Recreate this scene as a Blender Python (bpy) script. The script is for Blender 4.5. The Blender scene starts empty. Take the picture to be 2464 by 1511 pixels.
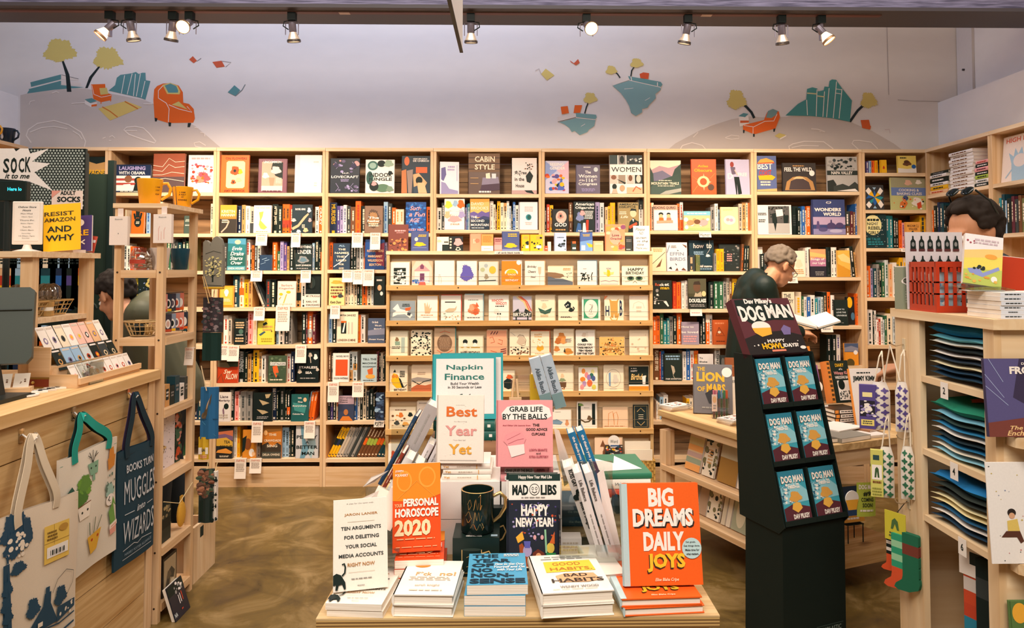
import bpy,bmesh,math,random
from mathutils import Vector,Matrix,Euler,noise
# ------------------------------------------------------------------ camera, world, light
W,H,F,CX,CY=2464,1511,1860.0,1266.0,569.0
EYE=1.545
PITCH,YAW=math.atan(71/F),math.atan(34/F)
SC=bpy.context.scene
COL=SC.collection
rad=math.radians
cam=bpy.data.cameras.new('camera')
cam.sensor_width=36
cam.lens=F/W*36
cam.shift_x=(W/2-CX)/W
cam.shift_y=(CY-H/2)/W
cam.clip_start=.05
camo=bpy.data.objects.new('camera',cam)
COL.objects.link(camo)
camo.location=(0,0,EYE)
camo.rotation_euler=(math.pi/2+PITCH,0,-YAW)
SC.camera=camo
RC=Euler(camo.rotation_euler).to_matrix()
wd=bpy.data.worlds.new('world')
SC.world=wd
wd.use_nodes=True
bg=wd.node_tree.nodes['Background']
bg.inputs[0].default_value=(1.0,.93,.86,1)
bg.inputs[1].default_value=.40
vs=SC.view_settings
vs.view_transform='Standard'
vs.look='None'
vs.gamma=1
vs.exposure=.3
vs.use_curve_mapping=False
try:
 SC.cycles.use_denoising=True
 SC.cycles.max_bounces=6
 SC.cycles.transparent_max_bounces=8
 SC.cycles.caustics_reflective=SC.cycles.caustics_refractive=False
 SC.cycles.sample_clamp_indirect=4
except Exception:
 pass
def area(name,loc,aim,sx,sy,power,col,spread=180):
 l=bpy.data.lights.new(name,'AREA')
 l.shape='RECTANGLE'
 l.size,l.size_y,l.energy,l.color=sx,sy,power,col
 l.spread=rad(spread)
 o=bpy.data.objects.new(name,l)
 COL.objects.link(o)
 o.location=loc
 o.rotation_euler=(Vector(aim)-Vector(loc)).to_track_quat('-Z','Y').to_euler()
 return o
 # shop ceiling lights over and behind the viewer, and the cool skylight above the back wall
area('ceiling_light_front',(-.2,-.5,3.9),(0,1.9,.8),3.6,1.2,92,(1.0,.91,.80),125)
area('ceiling_light_middle',(0,3.0,4.2),(0,3.4,0),5.8,.8,82,(1.0,.89,.76),160)
area('skylight',(.2,5.35,4.35),(.1,5.7,3.0),7.4,.4,76,(.50,.66,1.0))
# ------------------------------------------------------------------ pixel <-> place
def ray(px,py):
 return RC@Vector(((px-CX)/F,(CY-py)/F,-1))
def P(px,py,Y):
 d=ray(px,py)
 return Vector((0,0,EYE))+d*(Y/d.y)
def PX(px,py,X):
 d=ray(px,py)
 return Vector((0,0,EYE))+d*(X/d.x)
def PZ(px,py,Z):
 d=ray(px,py)
 return Vector((0,0,EYE))+d*((Z-EYE)/d.z)
 # ------------------------------------------------------------------ materials
def lin(hx):
 hx=hx.lstrip('#')
 c=[int(hx[i:i+2],16)/255 for i in(0,2,4)]
 return tuple(x/12.92 if x<=.04045 else((x+.055)/1.055)**2.4 for x in c)+(1,)
MC={}
def nodes(m):
 m.use_nodes=True
 return m.node_tree.nodes,m.node_tree.links,m.node_tree.nodes['Principled BSDF']
def mat(hx,rough=.55,metal=0,kind=''):
 """A printed, painted or woven surface of one colour with a faint procedural mottling."""
 k=(hx,rough,metal,kind)
 if k in MC:
  return MC[k]
 m=bpy.data.materials.new(f'{kind or "print"}_{hx.strip("#")}')
 n,l,b=nodes(m)
 c=lin(hx)
 nz=n.new('ShaderNodeTexNoise')
 nz.inputs['Scale'].default_value=320 if kind=='cloth' else 45
 nz.inputs['Detail'].default_value=2
 mx=n.new('ShaderNodeMix')
 mx.data_type='RGBA'
 mx.inputs[6].default_value=c
 mx.inputs[7].default_value=tuple(x*(.72 if kind=='cloth' else .90)for x in c[:3])+(1,)
 l.new(nz.outputs[0],mx.inputs[0])
 l.new(mx.outputs[2],b.inputs['Base Color'])
 b.inputs['Roughness'].default_value=rough
 b.inputs['Metallic'].default_value=metal
 b.inputs['Specular IOR Level'].default_value=.3
 if kind=='cloth':
  bp=n.new('ShaderNodeBump')
  bp.inputs['Strength'].default_value=.25
  bp.inputs['Distance'].default_value=.001
  l.new(nz.outputs[0],bp.inputs['Height'])
  l.new(bp.outputs[0],b.inputs['Normal'])
 MC[k]=m
 return m
def wood(axis,c1,c2,knots=0,scale=1.0,rough=.55,name='pine'):
 k=('wood',axis,c1,c2,knots,scale)
 if k in MC:
  return MC[k]
 m=bpy.data.materials.new(f'{name}_{axis}')
 n,l,b=nodes(m)
 tc=n.new('ShaderNodeTexCoord')
 mp=n.new('ShaderNodeMapping')
 s=[26*scale]*3
 s['xyz'.index(axis)]=1.3*scale
 mp.inputs['Scale'].default_value=s
 l.new(tc.outputs['Object'],mp.inputs[0])
 nz=n.new('ShaderNodeTexNoise')
 nz.inputs['Scale'].default_value=1
 nz.inputs['Detail'].default_value=5
 nz.inputs['Distortion'].default_value=1.2
 l.new(mp.outputs[0],nz.inputs['Vector'])
 cr=n.new('ShaderNodeValToRGB')
 cr.color_ramp.elements[0].position=.33
 cr.color_ramp.elements[0].color=lin(c2)
 cr.color_ramp.elements[1].position=.62
 cr.color_ramp.elements[1].color=lin(c1)
 l.new(nz.outputs[0],cr.inputs[0])
 out=cr.outputs[0]
 if knots:
  mp2=n.new('ShaderNodeMapping')
  s2=[5.5]*3
  s2['xyz'.index(axis)]=2.6
  mp2.inputs['Scale'].default_value=s2
  l.new(tc.outputs['Object'],mp2.inputs[0])
  vo=n.new('ShaderNodeTexVoronoi')
  vo.inputs['Scale'].default_value=1
  l.new(mp2.outputs[0],vo.inputs['Vector'])
  r2=n.new('ShaderNodeValToRGB')
  r2.color_ramp.elements[0].position=.03
  r2.color_ramp.elements[0].color=(1,1,1,1)
  r2.color_ramp.elements[1].position=.14
  r2.color_ramp.elements[1].color=(0,0,0,1)
  l.new(vo.outputs['Distance'],r2.inputs[0])
  mm=n.new('ShaderNodeMath')
  mm.operation='MULTIPLY'
  mm.inputs[1].default_value=knots
  l.new(r2.outputs[0],mm.inputs[0])
  mx=n.new('ShaderNodeMix')
  mx.data_type='RGBA'
  mx.inputs[7].default_value=lin('#6e4320')
  l.new(mm.outputs[0],mx.inputs[0])
  l.new(out,mx.inputs[6])
  out=mx.outputs[2]
 l.new(out,b.inputs['Base Color'])
 b.inputs['Roughness'].default_value=rough
 b.inputs['Specular IOR Level'].default_value=.3
 MC[k]=m
 return m
PINE={a:wood(a,'#e6c39a','#d3a878')for a in 'xyz'}
EDGE=wood('x','#ecd0ac','#dcb88e',scale=1.3,name='pine_edge')
PLY={a:wood(a,'#d9b682','#b98d55',knots=.75,name='knotty_ply')for a in 'xyz'}
PLYP={a:wood(a,'#ecd2ac','#d9b588',scale=.5,name='pale_ply')for a in 'xyz'}
OLDW={a:wood(a,'#a78460','#765a3e',name='back_plank')for a in 'xyz'}
def glass(name,tint='#ffffff',alpha=.12,rough=.03):
 k=('glass',name)
 if k in MC:
  return MC[k]
 m=bpy.data.materials.new(name)
 n,l,b=nodes(m)
 tr=n.new('ShaderNodeBsdfTransparent')
 tr.inputs[0].default_value=lin(tint)
 gl=n.new('ShaderNodeBsdfGlossy')
 gl.inputs['Roughness'].default_value=rough
 fr=n.new('ShaderNodeLayerWeight')
 fr.inputs[0].default_value=.35
 ad=n.new('ShaderNodeMath')
 ad.inputs[1].default_value=alpha
 ad.use_clamp=True
 mu=n.new('ShaderNodeMath')
 mu.operation='MULTIPLY'
 mu.inputs[1].default_value=.5
 l.new(fr.outputs['Fresnel'],mu.inputs[0])
 l.new(mu.outputs[0],ad.inputs[0])
 mx=n.new('ShaderNodeMixShader')
 l.new(ad.outputs[0],mx.inputs[0])
 l.new(tr.outputs[0],mx.inputs[1])
 l.new(gl.outputs[0],mx.inputs[2])
 l.new(mx.outputs[0],n['Material Output'].inputs[0])
 MC[k]=m
 return m
def glow(hx,power,name='glow'):
 k=(name,hx,power)
 if k in MC:
  return MC[k]
 m=bpy.data.materials.new(name)
 n,l,b=nodes(m)
 b.inputs['Emission Color'].default_value=lin(hx)
 b.inputs['Emission Strength'].default_value=power
 b.inputs['Base Color'].default_value=lin(hx)
 MC[k]=m
 return m
 # ------------------------------------------------------------------ palette of one-letter print colours
PAL=dict(k='#10211d',n='#1c2c4a',b='#2a63ae',s='#9dbdd8',t='#2c8a94',g='#2f6344',l='#a9bd4a',y='#f4b71a',c='#f3dfc2',w='#f5ebe2',
o='#f06a1c',r='#c23a20',m='#5e2733',p='#57488a',v='#a99cc6',i='#f2a3a0',h='#98938e',e='#74492c',d='#3a4040',a='#d09a5c',
q='#17404a',z='#7a7a4a',x='#c9b9a6',u='#cfd6d6',j='#e8d84a',f='#eab98a')
def C(c):
 return PAL[c]if c in PAL else c
 # ------------------------------------------------------------------ mesh builder
TXT={}
def text_mesh(s,style):
 k=(s,style)
 if k in TXT:
  return TXT[k]
 cu=bpy.data.curves.new('lettering','FONT')
 cu.body=s
 cu.resolution_u=2
 cu.align_x='CENTER' if '\n' in s else 'LEFT'
 cu.offset={'t':0,'T':.022,'B':.045,'i':0,'I':.02}[style]
 cu.shear=.3 if style in 'iI' else 0
 cu.space_line=.95
 o=bpy.data.objects.new('lettering',cu)
 me=bpy.data.meshes.new_from_object(o)
 vs_=[(v.co.x,v.co.y)for v in me.vertices]
 fs_=[tuple(p.vertices)for p in me.polygons]
 bpy.data.objects.remove(o)
 bpy.data.meshes.remove(me)
 bpy.data.curves.remove(cu)
 if vs_:
  x0,x1=min(v[0]for v in vs_),max(v[0]for v in vs_)
  y0,y1=min(v[1]for v in vs_),max(v[1]for v in vs_)
  vs_=[((v[0]-x0)/max(x1-x0,1e-6),(v[1]-y0)/max(y1-y0,1e-6))for v in vs_]
 TXT[k]=(vs_,fs_)
 return TXT[k]
class MB:
 def __init__(s,M=None):
  s.v,s.f,s.m,s.mats=[],[],[],[]
  s.M=M or Matrix.Identity(4)
  s.layer=0
 def mi(s,m):
  if isinstance(m,str):
   m=mat(C(m))
  if m not in s.mats:
   s.mats.append(m)
  return s.mats.index(m)
 def add(s,vs_,fs_,m):
  n,i=len(s.v),s.mi(m)
  s.v+=[s.M@Vector(v)for v in vs_]
  for f in fs_:
   s.f.append(tuple(n+k for k in f))
   s.m.append(i)
 def box(s,x0,x1,y0,y1,z0,z1,m):
  s.add([(x0,y0,z0),(x1,y0,z0),(x1,y1,z0),(x0,y1,z0),(x0,y0,z1),(x1,y0,z1),(x1,y1,z1),(x0,y1,z1)],
  [(3,2,1,0),(4,5,6,7),(0,1,5,4),(1,2,6,5),(2,3,7,6),(3,0,4,7)],m)
 def poly(s,pts,m):
  s.add(pts,[tuple(range(len(pts)))],m)
 def prism(s,pts,vec,m,cap=None):
  """Extrude a planar polygon (3-D points) along vec."""
  n=len(pts)
  a=[Vector(p)for p in pts]
  b=[p+Vector(vec)for p in a]
  s.add(a+b,[(i,(i+1)%n,n+(i+1)%n,n+i)for i in range(n)],m)
  s.add(a,[tuple(reversed(range(n)))],cap or m)
  s.add(b,[tuple(range(n))],cap or m)
 def lathe(s,prof,m,seg=20,cx=0,cy=0,cz=0,axis='z',cap=True):
  """prof: (radius, height) pairs."""
  vs_=[]
  for r,z in prof:
   for k in range(seg):
    t=2*math.pi*k/seg
    p=(r*math.cos(t),r*math.sin(t),z)
    if axis=='y':
     p=(p[0],p[2],p[1])
    elif axis=='x':
     p=(p[2],p[0],p[1])
    vs_.append((p[0]+cx,p[1]+cy,p[2]+cz))
  fs_=[]
  for j in range(len(prof)-1):
   for k in range(seg):
    a,b=j*seg+k,j*seg+(k+1)%seg
    fs_.append((a,b,b+seg,a+seg))
  if cap:
   fs_.append(tuple(reversed(range(seg))))
   fs_.append(tuple(range((len(prof)-1)*seg,len(prof)*seg)))
  s.add(vs_,fs_,m)
 def tube(s,pts,r,m,seg=8,closed=False):
  pts=[Vector(p)for p in pts]
  n=len(pts)
  rs=r if isinstance(r,(list,tuple))else[r]*n
  vs_,fs_=[],[]
  up=None
  for i,p in enumerate(pts):
   a=pts[(i-1)%n]if closed or i>0 else p
   b=pts[(i+1)%n]if closed or i<n-1 else p
   d=(b-a).normalized()if(b-a).length>1e-9 else Vector((0,0,1))
   if up is None:
    up=d.orthogonal().normalized()
   up=(up-d*up.dot(d))
   up=up.normalized()if up.length>1e-6 else d.orthogonal().normalized()
   sd=d.cross(up)
   for k in range(seg):
    t=2*math.pi*k/seg
    vs_.append(p+(up*math.cos(t)+sd*math.sin(t))*rs[i])
  for i in range(n if closed else n-1):
   j=(i+1)%n
   for k in range(seg):
    fs_.append((i*seg+k,i*seg+(k+1)%seg,j*seg+(k+1)%seg,j*seg+k))
  if not closed:
   fs_.append(tuple(reversed(range(seg))))
   fs_.append(tuple(range((n-1)*seg,n*seg)))
  s.add(vs_,fs_,m)
 def ball(s,c,r,m,seg=14,rings=9,squash=None):
  rx,ry,rz=r if isinstance(r,(tuple,list))else(r,r,r)
  vs_,fs_=[(c[0],c[1],c[2]-rz)],[]
  for j in range(1,rings):
   ph=-math.pi/2+math.pi*j/rings
   for k in range(seg):
    t=2*math.pi*k/seg
    vs_.append((c[0]+rx*math.cos(ph)*math.cos(t),c[1]+ry*math.cos(ph)*math.sin(t),c[2]+rz*math.sin(ph)))
  vs_.append((c[0],c[1],c[2]+rz))
  for k in range(seg):
   fs_.append((0,1+(k+1)%seg,1+k))
   fs_.append((len(vs_)-1,1+(rings-2)*seg+k,1+(rings-2)*seg+(k+1)%seg))
  for j in range(rings-2):
   for k in range(seg):
    a,b=1+j*seg+k,1+j*seg+(k+1)%seg
    fs_.append((a,b,b+seg,a+seg))
  s.add(vs_,fs_,m)
  # ---- flat print on a surface: mp(u, v, off) -> 3-D point
 def art(s,spec,mp,asp=1.0,step=.00022,off0=.0004):
  off=off0
  rnd=random.Random(spec[:40])
  for cmd in spec.split(';'):
   cmd=cmd.strip()
   if not cmd:
    continue
   op,rest=cmd[0],cmd[1:].strip()
   off+=step
   if op in 'tTBiI':
    a=rest.split(None,5)
    x0,y0,x1,y1=map(float,a[:4])
    tx=a[5].replace('\\n','\n')
    vs_,fs_=text_mesh(tx,op)
    s.add([mp(x0+(x1-x0)*v[0],y1+(y0-y1)*v[1],off)for v in vs_],fs_,C(a[4]))
    continue
   a=rest.split()
   if op=='r':
    x0,y0,x1,y1=map(float,a[:4])
    s.add([mp(x0,y1,off),mp(x1,y1,off),mp(x1,y0,off),mp(x0,y0,off)],[(0,1,2,3)],C(a[4]))
   elif op=='e' or op=='s':
    cx,cy,rx,ry=map(float,a[:4])
    n=44 if op=='s' else 24
    pts=[]
    rr=random.Random(str(a))
    for k in range(n):
     t=-2*math.pi*k/n
     q=1
     if op=='s':
      q=(.84+.1*math.sin(3*t+rr.random())+.08*math.sin(5*t))*(1.08 if k%2 else .95)*rr.uniform(.95,1.05)
     pts.append(mp(cx+rx*q*math.cos(t),cy+ry*q*math.sin(t),off))
    s.poly(pts,C(a[4]))
   elif op=='p':
    q=list(map(float,a[1:]))
    pts=[(q[i],q[i+1])for i in range(0,len(q),2)]
    ar=sum(pts[i][0]*pts[(i+1)%len(pts)][1]-pts[(i+1)%len(pts)][0]*pts[i][1]for i in range(len(pts)))
    if ar>0:
     pts.reverse()
    s.poly([mp(x,y,off)for x,y in pts],C(a[0]))
   elif op=='l':
    w=float(a[1])
    q=list(map(float,a[2:]))
    pts=[Vector((q[i]*asp,q[i+1]))for i in range(0,len(q),2)]
    vs_,fs_=[],[]
    for i,p in enumerate(pts):
     d=pts[min(i+1,len(pts)-1)]-pts[max(i-1,0)]
     d=d.normalized()if d.length>0 else Vector((1,0))
     nn=Vector((-d.y,d.x))*w/2
     for e in(p+nn,p-nn):
      vs_.append(mp(e.x/asp,e.y,off))
    for i in range(len(pts)-1):
     fs_.append((2*i,2*i+2,2*i+3,2*i+1))
    s.add(vs_,fs_,C(a[0]))
   elif op=='x': # rows of word-shaped bars where the print is too small to read
    x0,y0,x1,y1=map(float,a[:4])
    n=int(a[5])
    hh=(y1-y0)/n
    for j in range(n):
     x=x0+rnd.uniform(0,.08)*(x1-x0)
     e=x1-rnd.uniform(0,.12)*(x1-x0)
     while x<e:
      ww=rnd.uniform(.08,.24)*(x1-x0)
      xe=min(x+ww,e)
      yy=y0+j*hh
      s.add([mp(x,yy+hh*.68,off),mp(xe,yy+hh*.68,off),mp(xe,yy+hh*.12,off),mp(x,yy+hh*.12,off)],[(0,1,2,3)],C(a[4]))
      x=xe+.035*(x1-x0)
   elif op=='d': # scattered marks: n size x0 y0 x1 y1 colours
    n,r=int(a[0]),float(a[1])
    x0,y0,x1,y1=map(float,a[2:6])
    for j in range(n):
     cx,cy,q=rnd.uniform(x0,x1),rnd.uniform(y0,y1),r*rnd.uniform(.6,1.3)
     m=C(a[6+j%(len(a)-6)])
     st,sq=rnd.uniform(0,6),rnd.uniform(.5,1)
     s.poly([mp(cx+q/asp*math.cos(st-k*math.pi/4),cy+q*sq*math.sin(st-k*math.pi/4),off+j*.00001)for k in range(8)],m)
  return off
 def build(s,name,parent=None,smooth=0,loc=None,rot=None):
  me=bpy.data.meshes.new(name)
  me.from_pydata(s.v,[],s.f)
  for m in s.mats:
   me.materials.append(m)
  me.polygons.foreach_set('material_index',s.m)
  if smooth:
   me.polygons.foreach_set('use_smooth',[True]*len(me.polygons))
   me.update()
   try:
    me.set_sharp_from_angle(angle=rad(smooth))
   except Exception:
    pass
  me.update()
  o=bpy.data.objects.new(name,me)
  COL.objects.link(o)
  if parent is not None:
   o.parent=parent
  if loc is not None:
   o.location=loc
  if rot is not None:
   o.rotation_euler=rot
  return o
def tag(o,label,cat,group=None):
 o['label']=label
 o['category']=cat
 if group:
  o['group']=group
 return o
def struct(o):
 o['kind']='structure'
 return o
def empty(name,loc=(0,0,0),rz=0,label=None,cat=None,group=None):
 o=bpy.data.objects.new(name,None)
 COL.objects.link(o)
 o.location=loc
 o.rotation_euler=(0,0,rz)
 o.empty_display_size=.05
 if label:
  tag(o,label,cat,group)
 return o
def bevel(o,w=.002,seg=2):
 m=o.modifiers.new('soft_edges','BEVEL')
 m.width,m.segments,m.limit_method=w,seg,'ANGLE'
 return o
def frame(o,ex,ey,n):
 """A print surface from its top-left corner o: u along ex, v down along -ey, off along n (ex, ey carry the size)."""
 o,ex,ey,n=Vector(o),Vector(ex),Vector(ey),Vector(n)
 return lambda u,v,off:o+ex*u-ey*v+n*off
ORD='zeroth first second third fourth fifth sixth seventh eighth ninth tenth eleventh twelfth thirteenth fourteenth fifteenth sixteenth seventeenth eighteenth nineteenth twentieth'.split()
ORD+=['twenty-'+w for w in ORD[1:10]]+['thirtieth']+['thirty-'+w for w in ORD[1:10]]+['fortieth']+['forty-'+w for w in ORD[1:10]]
CNAME=dict(k='black',n='navy',b='blue',s='pale blue',t='teal',g='green',l='lime',y='yellow',c='cream',w='white',o='orange',r='red',m='maroon',p='purple',
v='lavender',i='pink',h='grey',e='brown',d='charcoal',a='tan',q='dark teal',z='olive',x='beige',u='pale grey',j='bright yellow',f='peach')
# ------------------------------------------------------------------ room shell
YF,YB,YW=5.5,5.775,5.8 # bookcase front, bookcase back panel, back wall
XR,XL=3.25,-3.69 # lower right and left walls
mf=bpy.data.materials.new('polished_concrete')
n,l,b=nodes(mf)
tc=n.new('ShaderNodeTexCoord')
n1=n.new('ShaderNodeTexNoise');n1.inputs['Scale'].default_value=3.4;n1.inputs['Detail'].default_value=9;n1.inputs['Roughness'].default_value=.68;n1.inputs['Distortion'].default_value=.8
l.new(tc.outputs['Object'],n1.inputs['Vector'])
cr=n.new('ShaderNodeValToRGB')
e=cr.color_ramp.elements
e[0].position,e[0].color=.32,lin('#47381f')
e[1].position,e[1].color=.70,lin('#9a8054')
q=e.new(.5);q.color=lin('#6b5529')
l.new(n1.outputs[0],cr.inputs[0])
n2=n.new('ShaderNodeTexVoronoi');n2.feature='DISTANCE_TO_EDGE';n2.inputs['Scale'].default_value=.42
nw=n.new('ShaderNodeTexNoise');nw.inputs['Scale'].default_value=3;nw.inputs['Detail'].default_value=5
ms=n.new('ShaderNodeMix');ms.data_type='RGBA';ms.inputs[0].default_value=.12
l.new(tc.outputs['Object'],nw.inputs['Vector']);l.new(tc.outputs['Object'],ms.inputs[6]);l.new(nw.outputs['Color'],ms.inputs[7]);l.new(ms.outputs[2],n2.inputs['Vector'])
c2=n.new('ShaderNodeValToRGB');c2.color_ramp.elements[0].position=.0;c2.color_ramp.elements[0].color=(.12,.09,.05,1);c2.color_ramp.elements[1].position=.006;c2.color_ramp.elements[1].color=(1,1,1,1)
l.new(n2.outputs['Distance'],c2.inputs[0])
mm=n.new('ShaderNodeMix');mm.data_type='RGBA';mm.blend_type='MULTIPLY';mm.inputs[0].default_value=.25
l.new(cr.outputs[0],mm.inputs[6]);l.new(c2.outputs[0],mm.inputs[7])
l.new(mm.outputs[2],b.inputs['Base Color'])
rr=n.new('ShaderNodeMapRange');rr.inputs['To Min'].default_value=.14;rr.inputs['To Max'].default_value=.55
l.new(n1.outputs[0],rr.inputs[0]);l.new(rr.outputs[0],b.inputs['Roughness'])
mb=MB();mb.box(-5,5,-3,6,-.1,0,mf);struct(mb.build('floor'))
WALLP=mat('#eadfd6',.7,kind='wall_paint')
wb=MB()
wb.box(-5,5,YW,YW+.2,0,4.6,WALLP)
wmap=lambda px,py,off:P(px,py,YW-off)
TY,TK,TT,TO,TC='#dcc370','#1f2b2c','#5f9292','#f0691f','#f5e6d8'
hillc='#d3c3b6'
mural=f'''
p {hillc} 48 366 49 229 65 225 95 219 127 214 175 212 206 213 265 225 349 241 371 251 471 304 503 331 532 356 540 366;
p {hillc} 1600 366 1625 345 1697 307 1760 287 1800 280 1850 283 1890 281 1930 278 2010 287 2048 294 2100 316 2150 345 2178 366;
p {TT} 65 225 69 218 130 203 203 210 130 216; p {TT} 69 214 147 194 147 204 71 220; p #e9d9cc 147 194 194 199 196 206 147 204; p {TT} 73 198 147 179 147 191 75 209; p #e9d9cc 147 179 189 189 189 195 147 191; l {TC} 1.5 71 213 147 193; l {TK} 1 148 180 189 190;
p {TK} 147 142 152 143 167 180 172 221 161 221 158 180; s 145 122 42 32 {TY}; s 140 124 40 28 {TY};
p {TK} 244 157 239 157 215 185 205 212 211 212 222 187; s 260 141 37 31 {TY}; s 252 140 30 26 {TY};
p {TO} 219 203 253 202 255 226 224 230; p {TO} 223 228 255 222 269 228 267 241 243 246 225 238; p {TY} 239 212 257 211 261 226 242 228; l {TC} 1.2 221 205 226 227 244 234 268 229; l {TO} 2 243 244 243 250; l {TO} 2 267 238 266 244;
p {TT} 261 218 277 205 281 187 290 180 306 178 318 176 327 173 334 178 342 175 350 175 351 193 362 195 350 240 340 236; l {TC} 1.6 300 181 292 225; l {TC} 1.6 318 177 306 227; l {TC} 1.6 326 178 321 231; l {TC} 1.6 338 177 328 232; l {TC} 1.6 349 195 340 234;
p {TC} 204 241 219 249 233 246 233 255 219 258 204 250; p {TT} 204 239 221 236 233 243 217 248; p {TO} 220 252 233 250 233 255 220 257;
p #e6c66e 236 261 303 243 342 258 265 290; l #d8762c 2.6 246 257 265 268 283 282; l #d8762c 2.6 300 244 318 254 332 262;
p {TO} 369 240 371 215 378 207 392 201 412 200 430 206 440 222 441 247 455 250 466 262 469 285 465 295 405 296 372 286;
p {TY} 391 204 410 199 427 206 434 220 432 227 402 226 395 212; p {TT} 396 206 410 201 424 207 429 218 428 223 405 223 399 211; l {TC} 1.5 392 206 381 218 381 236 400 248 407 262 405 294; l {TC} 1.5 406 252 430 262 462 270 450 256; p {TY} 413 252 430 244 452 264 436 258;
p {TK} 372 283 379 285 377 292 373 292; p {TK} 405 294 412 295 411 304 406 304; p {TK} 452 296 460 296 457 306 451 306;
p #cf5a35 455 143 464 135 474 146 466 152; l #9a8f8c 1.5 474 147 484 140; p #cf5a35 511 149 533 146 541 160 521 163; l #9a8f8c 1.3 533 147 556 150 543 161; p {TT} 548 222 564 205 578 217 566 231; l #7d8a8a 1.8 566 231 582 217 590 203;
l {TC} 2.6 75 343 63 326 68 312 90 297 130 290 165 300 195 318 206 340 203 353; l {TC} 2.2 72 318 100 307 130 304 162 310; l {TC} 2.2 175 315 190 324 198 335; l {TC} 2.6 375 340 358 320 345 308 325 304 305 306 298 312 310 323 340 334 372 344 376 338; l {TC} 2 302 314 330 314; l {TC} 2 247 333 254 330; l {TC} 2 263 330 270 326 277 332; l {TC} 2 262 338 268 338; l {TC} 2 500 358 470 352 467 344 480 341 495 350;
l {TC} 2 70 252 73 244 84 242; l {TC} 2 125 224 135 220 142 223; l {TC} 2 172 249 204 247; l {TC} 2 345 250 366 250; l {TC} 2 482 318 492 320 493 328; l {TC} 2 468 306 476 308;
p {TY} 1302 178 1313 165 1334 181 1316 193; l #c9b9b0 1.5 1288 170 1297 165 1302 178; p #cf5a35 1371 145 1381 152 1391 142 1395 151 1386 157 1374 150;
l {TK} 3 1416 246 1411 258 1407 273; s 1420 236 18 15 {TY}; p {TO} 1349 257 1366 255 1369 272 1352 275; p {TO} 1383 253 1401 253 1396 271 1380 272; p #e9dacd 1341 282 1384 272 1388 282 1342 293; p #7ba3a0 1386 272 1434 276 1436 282 1433 287 1386 281; p #86aaa5 1345 294 1386 284 1433 289 1430 303 1417 312 1413 318 1395 325 1383 315 1376 318 1370 308 1358 299; l {TC} 1.4 1386 283 1433 288; l {TC} 1 1398 304 1408 298; l #6b5b56 1 1342 293 1386 282;
l {TK} 3 1477 171 1486 178 1492 187; l {TK} 3 1527 159 1520 170 1518 184; s 1471 169 15 12 {TY}; s 1532 152 17 13 {TY}; p #e0582a 1539 178 1548 174 1562 176 1560 190 1541 188; p #ecdfd4 1471 196 1511 182 1515 192 1474 206; p #6f9d9c 1511 183 1590 197 1594 203 1590 209 1515 192; p #86aaa8 1474 206 1514 194 1589 210 1590 216 1577 226 1578 236 1562 252 1558 259 1545 262 1545 270 1530 279 1519 272 1514 255 1506 240 1494 224; l {TC} 1.5 1514 193 1590 210; l {TC} 2 1518 184 1520 194; l {TC} 2 1582 198 1582 207; l {TC} 1 1552 242 1564 235; l {TC} 1 1502 214 1524 212;
l {TK} 6 1781 243 1797 258 1808 270 1815 284; s 1772 240 25 27 {TY}; p {TC} 1777 282 1801 278 1803 300 1780 304; p {TT} 1777 279 1789 272 1801 274 1793 282; p #d9602a 1781 290 1802 290 1802 295 1781 296;
p {TO} 1788 301 1838 289 1846 270 1860 263 1874 268 1877 282 1866 309 1815 323 1788 312; p #7f9f98 1843 283 1848 267 1860 262 1872 267 1866 278 1856 284; l {TC} 1.5 1812 322 1812 306 1840 292 1862 291 1870 274; l {TC} 1.4 1790 302 1812 305; p {TK} 1788 312 1792 313 1791 320 1788 320; p {TK} 1812 322 1816 322 1816 329 1812 329; p {TK} 1861 310 1866 309 1864 317 1861 317;
p {TY} 1864 327 1875 320 1892 325 1876 333; p {TC} 1876 333 1892 325 1892 328 1877 336;
l {TK} 6 2082 249 2064 266 2054 280 2045 293; s 2090 242 22 22 {TY};
p #4f9690 1890 278 1920 250 1940 239 1942 214 1955 210 1967 213 1968 220 1982 217 1984 208 1994 209 1996 195 2002 191 2012 192 2026 212 2050 242 2045 293 2000 284 1950 279; l {TC} 1.8 1941 240 1943 277; l {TC} 1.8 1966 215 1964 280; l {TC} 1.8 1984 220 1980 281; l {TC} 1.8 1995 212 1989 282; l {TC} 1.8 2013 196 2005 284; l {TC} 1.8 2026 214 2019 285; l #ddd09c 3 1942 224 1966 226; l #ddd09c 3 1967 231 1984 233; l {TC} 1.5 2012 214 2025 216; l {TC} 1.5 2011 224 2024 226;
p #e0632b 2071 289 2091 288 2094 302 2096 304 2094 312 2075 308;
l {TC} 2.4 1900 360 1898 352 1908 346 1935 340 1982 341 2005 358; l {TC} 2 1905 355 1930 350 1970 351; l {TC} 2.4 2066 360 2050 345 2054 338 2068 338 2096 342 2112 358; l {TC} 2 1952 310 1968 311 1985 317 1972 316; l {TC} 2.2 1635 362 1642 350 1665 343 1690 350 1700 361; l {TC} 1.6 1745 331 1760 325 1778 327 1778 333 1760 335 1746 332; l {TC} 1.6 1690 311 1720 298; l {TC} 1.6 1668 330 1680 318;
l #a99a94 1.2 2134 60 2136 130 2139 228; l #b5a7a0 1 2160 240 2200 243 2262 244; l #d9bfb6 1.2 2129 312 2140 311 2142 320'''
wb.art(mural,wmap,1.0,step=.00003,off0=.0006)
struct(wb.build('wall_back'))
mb=MB()
mb.box(XR,XR+.22,-3,YW,0,2.79,WALLP);mb.box(3.42,3.6,-3,YW,2.79,4.6,WALLP)
struct(mb.build('wall_right'))
mb=MB()
mb.box(3.40,3.419,5.60,5.795,2.791,4.5,mat('#d8cdc6',.5))
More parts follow.
